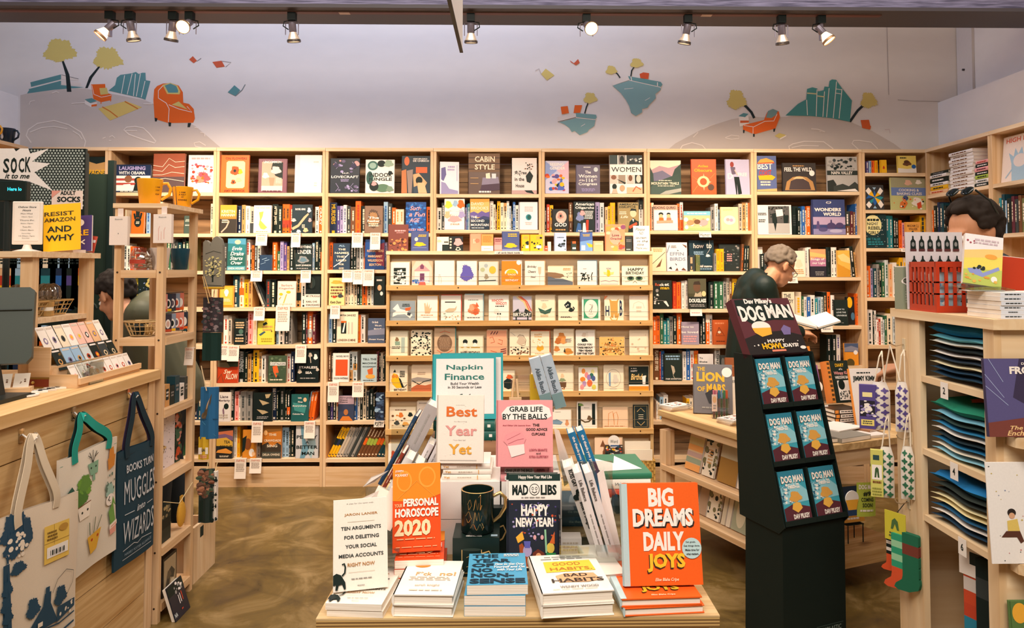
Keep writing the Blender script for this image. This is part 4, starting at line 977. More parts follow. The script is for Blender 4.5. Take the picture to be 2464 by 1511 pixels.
FO('C',8,711,766,1024,'#d3d0d0','p #6f9cb0 .2 0 .5 .1 .4 .4 .6 .7 .4 1 .2 1 .3 .6;p #a8c4cc .5 .2 .8 .1 .9 .6 .7 1 .6 .9;T .04 .3 .96 .4 k PENNY;T .44 .47 .58 .55 k A;T .04 .61 .98 .71 k BETTER;T .28 .8 .84 .9 k MAN','pale blue-streaked cover')
leaning('D',8,793,'y6=k y6=n y6=k x6 x6 h6 h6 d6 h6 d6 e7=o e7=l e7=l e7=l e7=o e7=o q7=l q7=j h7=g',26,hpx=76)
SP('G',7,1577,'w4.44 c5.40 s9.54 w11.58',)
SP('G',7,1650,'y7.50 c8.50 c7.52')
# right wall bookcase: flat piles on the upper shelf
def flat(bay,row,x,y,z,tks,w=.2,d=.14,rz=0,lab=None,cat='book',seed=1):
 """A pile of books lying flat, spines towards -X (the room)."""
 r=random.Random(seed)
 for tk in tks.split():
  col,rest=tk[0],tk[1:]
  t,tc=(rest.split('/')+[None])[:2]
  t=float(t)/1000
  ob=book(d,w,t,col,'',True,None,stext=f'x .12 .3 .8 .8 {tc or "k"} 1')
  # local: spine -x, height z; lay it down: z -> world -Y, thickness -> up
  ob.matrix_world=Matrix.Translation((x+d/2+r.uniform(0,.01),y,z))@Matrix.Rotation(rad(r.uniform(-2,2)),4,'Z')@Matrix.Rotation(rad(-90),4,'X')@Matrix.Translation((0,0,-w/2))
  REC.setdefault((bay,row),[]).append((-y+z*.01,ob,CNAME[col]+' flat-lying',cat))
  z+=t+.0006
zr=RZ[0]+.001
flat('R',1,XRF+.015,5.36,zr,'f26/r y30/k w22 k34/w w22/d k20/h',w=.22)
flat('R',1,XRF+.012,5.08,zr,'r24/w '*0+'w23/e w23/e w23/e w23/e w23/e w23/e w23/e w23/e w23/e w23/e w23/e',w=.27)
flat('R',1,XRF+.02,4.86,zr,'k24/w w26/d l24 k22/w i26/m k24/w i20/r',w=.16)
zr=RZ[1]
x=5.46
for k,(col,t,h)in enumerate([('o',.02,.2),('k',.045,.23),('n',.03,.25),('q',.05,.24),('k',.03,.22),('e',.03,.2),('d',.04,.22),('c',.02,.2),('g',.03,.21),('t',.03,.24),('k',.04,.2)]):
 ob=book(.15,h,t,col,'',True,None,stext='x .1 .3 .7 .8 c 1')
 ob.location=(XRF+.02+.075,x,zr+.001)
 ob.rotation_euler=(0,0,0)
 REC.setdefault(('R',2),[]).append((-x,ob,CNAME[col]+' spine','book'))
 x-=t+.002
 ob.location.y=x+t
 # big picture board on the second right-wall bookcase, and things beneath
wob=book(.3,.285,.012,'#f2dfd2','T .1 .05 .96 .15 #e0684c HIGH FIVE;p #a9c4d4 .3 .6 .2 .36 .36 .46 .4 .28 .5 .42 .6 .28 .66 .44 .8 .4 .74 .6 .8 1 .34 1;e .56 .56 .2 .14 #ead9d0;l #a9c4d4 .03 .36 .7 .14 .9',True)
wob.location=(XRF+.055,4.56,RZ[0]+.001);wob.rotation_euler=(rad(-5),0,rad(-90))
REC[('R',3)]=[(0,wob,'large white picture-book cover reading HIGH','book')]
x=4.70
for col,t,h in[('t',.025,.22),('q',.03,.24),('s',.015,.2),('k',.04,.21),('m',.03,.22),('d',.03,.2),('e',.03,.22),('z',.04,.2)]:
 x-=t+.002
 ob=book(.15,h,t,col,'',True,None,stext='x .1 .3 .7 .8 c 1')
 ob.location=(XRF+.095,x+t,RZ[1]+.001)
 REC.setdefault(('R',4),[]).append((-x,ob,CNAME[col]+' spine','book'))
 # labels: where each book stands on its shelf
for(bay,row),lst in REC.items():
 lst.sort(key=lambda q:q[0])
 for k,(x,ob,what,cat)in enumerate(lst):
  if bay=='R':
   where={1:f'{ORD[k + 1]} from left along top shelf piles',2:f'{ORD[k + 1]} from corner, second shelf',3:'top shelf, second bay',4:f'{ORD[k + 1]} from left, second bay, second shelf'}[row]
   tag(ob,f'{what} book, {where}, {BAYP[bay]}',cat,'books on the right wall bookcase')
  else:
   tag(ob,f'{what}, {ORD[k + 1]} from left, {ORD[row]} shelf, {BAYP[bay]}',cat,f'books on shelf {ORD[row]} of {BAYP[bay]}')
   # slips and shelf signs
for k,(a,lab)in enumerate(zip([(616,563,643,591),(701,560,723,595),(604,651,631,677),(724,650,748,680),(611,740,637,771),(664,735,697,796),(524,831,550,866),(548,832,575,869),(711,831,737,873),(606,1014,632,1064),(732,1014,758,1054),(565,1103,592,1151),(601,1104,629,1138),
(847,560,873,596),(891,560,915,601),(824,649,849,679),(850,650,873,684),(874,648,900,688),(795,735,818,767),(789,920,815,967),(848,920,875,955)],
['below yellow fox cover','above the UNDER cover','third shelf edge left, oven mitt bookcase','third shelf edge right, oven mitt bookcase','fourth shelf edge left, oven mitt bookcase','longest, below yellow lilies cover','left of the pair over the red cover','right of the pair over the red cover','above the silver keys cover',
'long, left of the marsh cover','over the pale blue-streaked cover','longest on the bottom shelf edge','shorter one on the bottom shelf edge','right of stacked-words cover','over the blue and red marbled cover','first of three in a row','second of three in a row','third of three in a row, lowest','left of the ladder cover','long, left of orange-figure cover','right of orange-figure cover'])):
 slip(*a,'handwritten pink-headed paper slip, '+lab)
slip(900,1013,924,1027,'white shelf sign lettered POETRY',art='I .06 .12 .96 .88 k POETRY',name='shelf_sign',cat='shelf sign',grp='shelf signs')
slip(1682,559,1711,571,'white shelf sign lettered Humor',art='t .08 .12 .92 .88 k Humor',name='shelf_sign',cat='shelf sign',grp='shelf signs')
slip(1660,744,1689,760,'blank-looking shelf sign below the dark portrait cover',art='x .12 .4 .88 .7 i 1',name='shelf_sign',cat='shelf sign',grp='shelf signs')
slip(1890,667,1919,681,'small shelf sign right of the grey-haired man',art='x .12 .3 .88 .8 h 2',name='shelf_sign',cat='shelf sign',grp='shelf signs')
slip(1975,785,2004,799,'small shelf sign above orange cover, man bookcase',art='x .12 .3 .88 .7 h 1',name='shelf_sign',cat='shelf sign',grp='shelf signs')
slip(2167,598,2196,606,'tiny white shelf sign on narrow corner bookcase',art='x .12 .3 .88 .7 h 1',name='shelf_sign',cat='shelf sign',grp='shelf signs')
# ------------------------------------------------------------------ greeting card rack
YK=5.19
kx0,kx1=P(930,640,YK).x,P(1570,640,YK).x
kzt=P(1250,604,YK).z
kt=empty('card_rack',((kx0+kx1)/2,YK,0),0,'wide pine greeting card rack with five rows in front of the bookcases','card rack')
kxm=(kx0+kx1)/2
def kpart(nm,x0,x1,y0,y1,z0,z1,m):
 q=MB();q.box(x0-kxm,x1-kxm,y0-YK,y1-YK,z0,z1,m)
 return q.build(nm,kt)
kpart('side_panel',kx0,kx0+.02,YK,5.49,0,kzt-.024,PLY['z'])
kpart('side_panel',kx1-.02,kx1,YK,5.49,0,kzt-.024,PLY['z'])
kpart('top_panel',kx0-.003,kx1+.003,YK-.004,5.49,kzt-.024,kzt,EDGE)
q=MB()
z=.12
while z<kzt-.03:
 q.box(kx0+.02-kxm,kx1-.02-kxm,.075,.09,z,min(z+.1525,kzt-.024),PLYP['x']);z+=.1555
q.build('back_panel',kt)
kpart('base',kx0-.004,kx1+.004,YK-.2,YK+.075,0,.115,PLY['x'])
LEDGE=[]
for y in(688,773,857,943,1033):
 z=P(1250,y,YK).z
 LEDGE.append(z)
 lz=kpart('ledge',kx0+.001,kx1-.001,YK-.004,YK+.075,z-.004,z,PINE['x'])
 f=MB();f.box(kx0+.001-kxm,kx1-.001-kxm,-.016,-.004,z-.029,z+.006,wood('x','#d8ac70','#bf8f52',name='ledge_pine'))
 fo=f.build('ledge_front',lz)
 s_=MB()
 for px in(957,1103,1250,1394,1540):
  xx=P(px,y,YK).x-kxm
  s_.lathe([(.0045,-.0175),(.0045,-.016)],mat('#4a3020',.3,.7),8,cx=xx,cz=z-.011,axis='y')
 s_.build('screw',lz)
 c_=MB();c_.tube([(kx0+.02-kxm,-.002,z+.062),(kx1-.02-kxm,-.002,z+.062)],.0012,mat('#6b5a48',.5),5);c_.build('retaining_cord',lz)
KW={0:'first',1:'second',2:'third',3:'fourth',4:'fifth',5:'bottom'}
def card(row,x0,x1,yt,col,art,desc,env='#c9b08c',Y=YK+.02,base=None,lean=3,label=None,t=.004):
 z=(LEDGE[row]if base is None else base)+.001
 xa,xb,zt=P(x0,yt,Y).x,P(x1,yt,Y).x,P(x0,yt,Y).z
 xa,xb=max(xa,kx0+.0225),min(xb,kx1-.028)
 w,h=xb-xa,zt-z
 q=MB()
 q.box(-w/2,w/2,-t,-t*.62,0,h,C(col));q.box(-w/2,w/2,-t*.38,0,0,h,C(col));q.box(-w/2,-w/2+.0006,-t,0,0,h,C(col))
 if art:
  q.art(art,frame((-w/2,-t,h),(w,0,0),(0,0,h),(0,-1,0)),w/h)
 o=q.build('greeting_card',None,loc=((xa+xb)/2,Y,z),rot=(rad(-lean),0,0))
 e_=MB();e_.box(-w/2+.004,w/2+.006,.001,.013,0,h+.006,C(env));e_.build('envelope',o)
 tag(o,label or f'{desc}, {KW[row]} row of the card rack','greeting card',f'greeting cards in the {KW[row]} row of the rack')
 return o
W_='#f4eadf';CR='#f3e2c6'
card(0,939,985,631,W_,'r .18 .24 .82 .93 k;d 30 .055 .2 .3 .8 .9 w;r .18 .4 .82 .42 w;r .18 .55 .82 .57 w;r .18 .7 .82 .72 w;r .18 .82 .82 .84 w','white card with black bookshelf drawing')
card(0,991,1040,628,'#f0c9b4','p #e8b494 0 .3 .2 .0 .8 0 1 .3 1 0 0 0;p #e89a9c .1 .4 .5 .1 .9 .4;r .14 .44 .86 .9 #f2d5d0;r .4 .5 .62 .82 #6a3a5c;d 12 .05 .05 .78 .95 .88 b v #5f86b8;p #d95a4c .3 1 .4 .85 .66 .85 .7 1;p #7a4460 .4 .2 .5 .12 .6 .2 .58 .32 .42 .32','pink house card')
card(0,1046,1093,627,W_,'l #c9bba8 .02 .22 .6 .22 .9 .34 .9 .34 .7 .28 .6;x .2 .55 .3 .58 h 1','almost blank white card')
card(0,1099,1147,628,W_,'s .5 .5 .34 .38 #6a5aa8;s .46 .5 .26 .3 #5c62b4;s .52 .5 .34 .36 #6058ac','white card with violet wash')
card(0,1152,1198,630,'#cdd1c6','e .38 .16 .1 .08 #a8b0b0;e .2 .33 .12 .09 #b0b48c;e .72 .34 .18 .16 #f2b238;s .4 .62 .12 .13 #9a8c70;l k .03 0 .8 .9 .77;l k .015 .36 .74 .36 .8','grey card with bird and yellow moon')
card(0,1207,1254,628,'#f0841c','e .5 .48 .34 .16 w;e .5 .5 .26 .17 y;r .2 .5 .8 .64 #f0841c;T .3 .52 .72 .58 w TACO;T .2 .74 .86 .82 w BIRTHDAY;e .88 .06 .12 .1 w','orange card with white taco shape',env='w')
card(0,1263,1310,628,'#f3e3d6','I .12 .18 .6 .3 d Birthday;I .16 .38 .56 .48 d Cheers;I .3 .6 .55 .68 d friend;p #eeb69c .66 .24 .84 .24 .82 .5 .76 .56 .7 .5;l #d8b49c .015 .75 .56 .75 .96','cream card with champagne glass',env='f')
card(0,1318,1378,641,'#ecdcc2','p #8a6a4c 0 .3 .3 .32 .6 .4 .66 .5 .5 .6 .2 .6 0 .5;p #5f6670 0 .5 .3 .62 .6 .64 1 .8 1 1 0 1;d 8 .025 .6 .3 .95 .6 d;x .6 .08 .95 .22 a 2','wide card with rocky cliff')
card(0,1389,1435,628,W_,'d 9 .05 .2 .5 .8 .75 k;l k .035 .2 .8 .3 .6 .36 .5;l k .035 .38 .8 .36 .6 .46 .46;l k .035 .6 .82 .56 .64 .5 .54;l k .035 .76 .78 .74 .58 .8 .46;x .3 .3 .5 .33 h 1','white card with leaping black figures',env='#8fb0c4')
card(0,1442,1490,628,CR,'s .46 .5 .12 .16 y;p #f0cf7c .2 .44 .4 .46 .4 .56 .24 .54;p #f0cf7c .74 .44 .54 .46 .54 .56 .7 .54;T .34 .27 .6 .35 #8a8494 VOW;l #b8a4b8 .02 .06 .84 .3 .78 .5 .84 .7 .78 .94 .84;r .06 .92 .94 .94 #b8a4b8','cream card with yellow bee')
card(0,1496,1559,641,'#f1e4cc','T .24 .08 .84 .24 k HAPPY;T .16 .27 .86 .42 k BIRTHDAY;e .34 .62 .14 .12 #5a7a5c;e .66 .62 .14 .12 #5a7a5c;e .34 .6 .08 .08 k;e .66 .6 .08 .08 k;l k .02 .42 .86 .5 .76 .58 .86;l d .012 .1 .6 .26 .56;l d .012 .9 .6 .74 .56;l d .012 .12 .8 .3 .76;l d .012 .88 .8 .7 .76','wide cat-face birthday card')
card(1,938,999,724,'#8f9ba2','p w .1 .4 .3 .14 .4 .4 .7 .5 .9 .7 .8 .86 .6 .66 .3 .68 .1 .8 .12 .6 .26 .5;p #d9602c .6 .36 .84 .3 .8 .46 .62 .5;x .48 .14 .8 .3 k 2;p #39424a .7 .56 .84 .6 .8 .74 .68 .7','grey card with flying horse')
card(1,1004,1053,712,W_,'p #e8b48c .38 .7 .34 .3 .4 .28 .44 .46 .5 .24 .54 .46 .62 .3 .6 .5 .72 .46 .62 .7;x .18 .74 .8 .8 #d99a6c 1;x .3 .84 .66 .87 h 1','cream card with orange hand',env='#d9963c')
card(1,1061,1109,711,W_,'r .2 .24 .74 .28 k;p #c9b494 .2 .6 .4 .5 .7 .5 .8 .4 .76 .56 .6 .66 .3 .66;d 24 .02 .1 .7 .95 .96 #c9a44c #b8805c #7a9a8c','white card with unicorn and confetti',env='#d9604c')
card(1,1117,1162,709,W_,'s .5 .55 .34 .22 #d97a4c;s .4 .5 .16 .14 #e8a07c;s .62 .66 .16 .14 #cf5f34;p #cf5f34 .6 .46 .66 .28 .8 .46;x .2 .19 .8 .22 d 1;x .15 .86 .85 .9 d 1','white card with red castle',env='#8fb4bc')
card(1,1176,1224,711,W_,'T .14 .14 .72 .26 #c9442c WHOOT!;T .34 .26 .9 .38 #c9442c WHOOT!;x .3 .4 .8 .46 k 1;e .4 .62 .14 .1 #ebdccf;e .46 .72 .04 .03 k;e .58 .72 .04 .03 k;l #cdb8a8 .015 .4 .98 .42 .8 .56 .8 .58 .98','white card with red WHOOT lettering')
card(1,1234,1279,713,'#c2bccb','l #d97a3c .05 .3 .0 .66 .2 .9 .62;l #e8c878 .04 .2 .02 .6 .24 .82 .64;l #c9503c .04 .4 .0 .74 .2 1 .6;p k 0 .66 .3 .5 .36 .66;p k 1 .66 .66 .5 .6 .66;r 0 .66 1 .84 k;T .02 .67 .98 .82 w BIRTHDAY;r 0 .95 1 1 k;l k .05 .18 .84 .18 .96;l k .05 .8 .84 .8 .96','lavender rainbow birthday card')
card(1,1288,1335,711,CR,'s .46 .42 .14 .14 #e8c8a4;p #2f5a4c .14 .48 .5 .6 .86 .48 .76 .68 .5 .74 .26 .68;r .26 .76 .66 .78 a;r .26 .82 .66 .84 a;x .26 .19 .68 .22 h 1','cream card with hen reading')
card(1,1343,1390,712,CR,'p k .3 .36 .5 .2 .66 .3 .64 .46 .42 .5;s .66 .56 .14 .1 k;l k .05 .76 .6 .82 .5 .76 .44;e .5 .36 .03 .03 w;e .42 .4 .03 .03 w;x .12 .82 .7 .88 d 2','cream card with black cat')
card(1,1400,1444,714,W_,'r .1 .1 .9 .9 #3c9a74;e .5 .5 .36 .38 #f3e6d8;l d .018 .42 .32 .6 .34 .5 .66 .4 .6 .56 .42 .5 .36;x .36 .7 .64 .74 h 1','green framed oval card')
card(1,1454,1500,712,CR,'p #c99a4c .4 .2 .26 .12 .3 .3 .34 .86 .46 .9 .5 .7 .56 .9 .7 .86 .7 .3 .76 .1 .64 .2;l #c99a4c .05 .3 .86 .4 .98 .64 .98 .76 .7;T .06 .4 .26 .8 n H;T .8 .18 .94 .8 n B;p #e88a5c 0 .0 .2 0 0 .16','cream card with stretching leopard')
card(1,1514,1562,712,'#f5e2d0','l #d0b49c .012 .2 .5 .26 .3 .5 .22 .74 .3 .8 .5;x .36 .4 .66 .7 #dcc2ac 2','pale peach card with faint drawing',env='f')
card(2,936,981,798,'#efe3c8','s .4 .32 .12 .1 #8a6a4c;p #86a08c .28 .4 .56 .4 .58 .56 .3 .56;p #a8b8ac .64 .24 .84 .24 .84 .86 .64 .86;x .1 .6 .6 .72 d 2','cream card with reading figure',env='#b8a884')
card(2,989,1038,796,CR,'d 90 .035 .03 .03 .97 .97 k;e .48 .48 .3 .24 #f1e2c8;l k .012 .3 .5 .48 .36 .66 .5 .48 .6 .3 .5;e .48 .49 .06 .05 k','black lattice pattern card')
card(2,1045,1095,787,'#cfae8c','e .5 .56 .36 .3 #7a5c44;x .22 .36 .8 .78 #a8886c 9;l #e0724c .02 .26 .2 .5 .14 .76 .2;l #e0724c .02 .14 .8 .5 .94 .88 .8;l #b08c6c .008 .5 0 .5 .26','kraft card with brown globe',env='#5fa09c')
card(2,1103,1162,808,CR,'e .28 .3 .1 .12 k;e .68 .3 .1 .12 k;s .28 .46 .1 .12 w;s .68 .46 .1 .12 w;l #c9a02c .03 .1 .58 .46 .58;l #c9a02c .03 .52 .58 .88 .58;e .28 .66 .1 .1 c;T .1 .77 .88 .91 k HAPPY BIRTHDAY','wide card with two birds on ropes')
card(2,1171,1219,795,'#f0a884','l #b8542c .02 .14 .3 .3 .26 .4 .46 .2 .5;l #b8542c .02 .6 .36 .8 .4 .76 .56 .56 .5;l #b8542c .02 .2 .8 .5 .86 .4 .96;l m .03 .2 .16 .3 .04;l m .03 .34 .16 .44 .04;l m .03 .48 .16 .56 .04;l m .03 .7 .76 .98 .72;l m .03 .7 .84 .98 .8;l m .03 .7 .92 .98 .88','salmon card with animals')
card(2,1226,1273,793,CR,'s .6 .42 .24 .22 #c9b49c;l e .015 .4 .3 .5 .2 .7 .22 .84 .4 .8 .6 .6 .62;d 34 .03 .05 .66 .95 .98 e k;l h .01 .05 .1 .3 .24','cream card with shaggy beast')
card(2,1277,1322,797,CR,'s .5 .64 .2 .22 #e8a62c;e .5 .52 .13 .1 #f6e6cc;T .2 .1 .62 .18 a HAPPY;x .2 .2 .6 .26 #d9a45c 1;d 14 .02 .1 .3 .9 .5 #d9a45c;x .2 .9 .8 .94 a 1','cream card with golden owl',env='#c9602c')
card(2,1332,1380,793,CR,'s .4 .26 .22 .16 #c9803c;s .24 .44 .2 .14 #b8692c;s .5 .44 .18 .14 #d99450;s .16 .74 .16 .12 #c9803c;s .74 .84 .24 .14 #c98a3c;p k .5 .84 .56 .7 .6 .9;l d .01 .6 .4 .9 .34;x .58 .34 .9 .5 h 3','cream card with orange lilies')
card(2,1385,1431,795,W_,'s .46 .18 .16 .1 #d9c4b0;s .6 .18 .08 .14 #e8dccb;p k .3 .36 .5 .3 .66 .44 .34 .46;B .1 .52 .86 .6 k COULD YOU;B .08 .64 .9 .72 k TAKE ABOUT;B .14 .76 .86 .84 k TEN YEARS;B .06 .88 .94 .96 k OFF THE TOP?','white card with bold black words')
card(2,1442,1502,811,'#e8b468','d 60 .05 .03 .03 .97 .97 #f0d08c #d9803c k #e0a03c #7a5c24;I .2 .3 .72 .5 #8a5418 Happy;I .18 .58 .84 .82 #8a5418 Birthday','wide golden floral birthday card')
card(2,1514,1562,796,'#f3e0c4','d 8 .04 .15 .15 .9 .85 #d9bc9c #c9b094;l #b8a084 .008 .1 .66 .95 .66;x .4 .8 .9 .83 #c9b094 1','cream card with faint bees')
card(3,935,980,881,CR,'s .3 .5 .22 .24 y;p y .12 .4 .5 .4 .8 .84 .4 .86 .16 .7;p k .5 .44 .62 .5 .84 .84 .7 .84;e .22 .4 .09 .07 #d9852c;e .4 .4 .09 .07 #d9852c;p k .2 .24 .3 .12 .36 .24;l k .02 .8 .84 1 .72;T .26 .88 .94 .97 k BIRTHDAY!;x .56 .18 .9 .44 k 4','cream card with yellow owl')
card(3,990,1038,880,'#ecd2b4','p #9a9088 0 .5 .3 .44 1 .5 1 .62 0 .62;l k .03 .05 .58 .4 .72 .6 .62 1 .54;p #b8623c 0 .86 .3 .72 .7 .76 1 .7 1 1 0 1;x .3 .24 .7 .36 #b89a80 2','cream card with desert landscape')
card(3,1208,1238,892,CR,'p k .14 .5 .5 .34 .9 .5 .86 .84 .5 .9 .16 .8;s .6 .3 .3 .12 #d9602c','cream card with dark flowerpot')
card(3,1278,1322,881,CR,'l d .012 .1 .1 .9 .1 .9 .24 .1 .24 .1 .1;x .2 .13 .8 .2 d 1;l d .015 .2 .4 .5 .36 .8 .42 .76 .9;l d .015 .3 .9 .5 .5 .7 .6','cream card with line drawing behind yellow book',env='k')
card(3,1331,1379,880,CR,'s .46 .4 .1 .1 #e8c49c;s .46 .56 .18 .08 #8a9a74;p #6a4c30 .28 .64 .66 .64 .64 .84 .3 .84;d 8 .03 .28 .86 .7 .92 a e;x .3 .18 .66 .21 #c9b094 1','cream card with slice of cake')
card(3,1392,1438,884,W_,'e .26 .16 .1 .11 #f0964c;e .74 .18 .09 .1 #ebe0a0;e .42 .32 .1 .12 #f08c8c;e .68 .36 .11 .12 #2f6a5c;e .22 .5 .14 .1 #e8882c;e .78 .46 .1 .11 #4a5c94;e .54 .42 .1 .12 #a07ab8;e .3 .68 .1 .12 #b894c4;e .58 .66 .14 .14 #f0703c;e .18 .82 .1 .11 #f09a9c;e .8 .82 .11 .1 #d9d45c','white card with coloured balloons',env='#a8a060')
card(3,1452,1500,880,CR,'e .5 .5 .38 .36 #b8a48c;e .5 .5 .36 .34 #f3e2c8;p #7a9ab8 .26 .3 .36 .26 .36 .8 .28 .8;s .6 .54 .16 .22 #d8cdbc;x .3 .9 .7 .93 h 1','cream card with portrait oval')
card(3,1513,1563,882,'#15241f','T .1 .06 .4 .1 w A BIG;T .1 .15 .44 .22 w HAPPY;I .1 .3 .9 .62 #e8c078 Birthday;p w .68 .4 .86 .36 .84 .72 .7 .72;r 0 .74 1 .8 w;r 0 .8 1 1 #e8942c','black card with gold birthday script')
card(4,934,1000,980,CR,'d 10 .05 .1 .3 .9 .9 k #d9852c e;s .44 .36 .1 .14 #d9752c;s .8 .34 .1 .12 k;s .3 .72 .1 .12 d;s .62 .76 .14 .1 #d9a04c;x .2 .1 .66 .16 e 1','wide cream card with small animals')
card(4,1003,1042,966,'#eedfd0','e .5 .4 .3 .24 #e4d2c2;x .1 .04 .8 .1 h 1;x .1 .8 .95 .84 h 1','pale card with grey circle')
card(4,1325,1374,986,W_,'p #7a9ab4 0 .6 .3 .5 .6 .66 .5 .8 0 .76;s .8 .7 .1 .2 #d99a6c;x .2 .1 .5 .14 h 1','wide card with blue whale')
card(4,1388,1436,968,W_,'r .06 .04 .2 .94 k;r .76 .06 .92 .86 k;l #5a4a2c .05 .2 .66 .4 .76 .6 .74 .78 .6;s .62 .6 .12 .1 #6a543c;s .2 .1 .14 .06 #7a9a54;x .34 .2 .66 .23 h 1','cream card with hammock between trees')
card(4,1450,1510,980,'#f0cba8','l #d9853c .02 .22 .86 .24 .3 .4 .2 .44 .5 .46 .84;l #d9853c .02 .46 .84 .44 .3 .56 .22 .62 .5 .58 .84;x .06 .88 .9 .93 #b8804c 1','wide peach card with orange figures')
card(4,1523,1565,974,'#1d2b2c','l #d9b878 .012 .1 .06 .9 .06 .9 .94 .1 .94 .1 .06;l #d9b878 .02 .26 .3 .5 .14 .74 .3;l #d9b878 .02 .26 .72 .5 .88 .74 .72;e .5 .5 .2 .16 k;r .34 .42 .66 .44 c;r .34 .5 .66 .52 c;r .34 .58 .66 .6 c','black card with gold ornament')
card(5,932,968,1068,W_,'s .36 .34 .2 .18 #d9502c;s .7 .24 .16 .14 #5fae94;s .86 .4 .12 .12 #4a7ab8;r .3 .4 .4 .8 w;x .2 .86 .8 .9 h 1','white card with mushrooms',Y=YK-.02,base=.121)
card(5,1431,1497,1055,'#f2ccae','s .42 .3 .14 .16 #7a4a2c;p #7a4a2c .2 .2 .3 .04 .4 .2;p #7a4a2c .5 .2 .6 .0 .7 .12;s .46 .56 .2 .2 #5a3a24;x .5 .8 .9 .94 #b8502c 3','peach card with brown rabbit',Y=YK-.02,base=.121)
card(5,1395,1418,1068,W_,'','plain white card behind small white boxes',Y=YK-.02,base=.121)
# small boxes, sticker display and basket on the rack's foot
for k,(xa,xb,y0,y1)in enumerate([(1395,1440,1128,1153),(1398,1436,1106,1127),(1434,1456,1132,1155)]):
 Y=YK-.13
 a,c=P(xa,y0,Y),P(xb,y1,Y)
 q=MB();w,h=c.x-a.x,a.z-.116
 q.box(-w/2,w/2,0,.07,0,h if k!=1 else a.z-c.z,mat('#f3e9df'))
 q.art('x .1 .2 .9 .4 k 1;d 8 .06 .1 .5 .9 .9 k e',frame((-w/2,0,h if k!=1 else a.z-c.z),(w,0,0),(0,0,h if k!=1 else a.z-c.z),(0,-1,0)),w/h)
 o=q.build('small_box',None,loc=(a.x+w/2,Y,.1155 if k!=1 else P(1400,1128,Y).z+.001))
 tag(o,['white box on rack foot beside the sticker tub','white box stacked on another at the rack foot','narrow white box at the rack foot touching the sticker tub'][k],'box','small white boxes at the rack foot')
Y=YK-.12
a,c=P(1458,1110,Y),P(1501,1150,Y)
w=c.x-a.x
t=empty('sticker_tub',((a.x+c.x)/2,Y+.04,.117),0,'clear tub packed with stickers, round Word sign on top','tub')
q=MB();q.box(-w/2,w/2,-.05,.05,0,a.z-.116,mat('#5a5450'));q.art('d 70 .06 .03 .03 .97 .97 k w c #8a4a3c h #4a6a8c',frame((-w/2,-.05,a.z-.116),(w,0,0),(0,0,a.z-.116),(0,-1,0)),1);q.build('tub',t)
b2=P(1456,1075,Y);z2=b2.z-.116
q=MB();q.box(-w/2,w/2,.0,.012,a.z-.116,z2,mat('#3f3a38'));q.art('d 50 .07 .03 .03 .97 .97 w c k #c9502c #4a7a8c y',frame((-w/2,0,z2),(w,0,0),(0,0,z2-a.z+.116),(0,-1,0)),1);q.build('sticker_board',t)
q=MB();zr=P(1480,1066,Y).z-.1155;q.lathe([(.04,-.004),(.04,0)],mat('#f3ece6'),20,cy=.0,cz=zr,axis='y');q.art('t .2 .36 .8 .62 k Word;r .2 .78 .9 .9 #3f6090',frame((-.04,-.004,zr+.04),(.08,0,0),(0,0,.08),(0,-1,0)),1);q.build('round_sign',t)
a,c=P(1503,1108,Y),P(1576,1152,Y)
t=empty('basket',((a.x+c.x)/2,Y+.04,.117),0,'woven rectangular basket holding cream cards at rack foot','basket')
w,h=c.x-a.x,a.z-.116
q=MB()
rows=8
for j in range(rows):
 z0=h*j/rows
 n_=14
 for k in range(n_):
  u0,u1=-w/2+w*k/n_,-w/2+w*(k+1)/n_
  of=.004 if(j+k)%2 else 0
  q.box(u0+.0008,u1-.0008,-.06-of,-.05,z0,z0+h/rows-.001,mat('#cfa457',.7))
 q.box(-w/2,-w/2+.008,-.055,.06,z0,z0+h/rows-.001,mat('#c2964a',.7));q.box(w/2-.008,w/2,-.055,.06,z0,z0+h/rows-.001,mat('#c2964a',.7));q.box(-w/2,w/2,.05,.06,z0,z0+h/rows-.001,mat('#c2964a',.7))
q.box(-w/2+.004,w/2-.004,-.05,.05,0,.006,mat('#b08840',.7))
q.build('woven_body',t)
q=MB();q.tube([(-w/2,-.062,h),(w/2,-.062,h),(w/2,.062,h),(-w/2,.062,h)],.004,mat('#b08840',.7),6,closed=True);q.build('rim',t)
for k,(dx,dz,yy)in enumerate([(-.002,P(1500,1068,Y).z-.1155,.03),(.004,P(1500,1085,Y).z-.1155,-.01)]):
 q=MB();q.box(-w*.43,w*.43,0,.004,0,dz-.008,mat('#f3e6d2'))
 if k:
  q.art('e .5 .72 .3 .2 k;e .5 .72 .26 .17 a;x .2 .3 .8 .36 h 1',frame((-w*.43,0,dz-.008),(w*.86,0,0),(0,0,dz-.008),(0,-1,0)),1)
 o=q.build('greeting_card',None,loc=((a.x+c.x)/2+dx,Y+.04+yy,.1245));tag(o,['taller plain cream card standing in the woven basket','front cream card with dark ring in the woven basket'][k],'greeting card','cards in the basket')
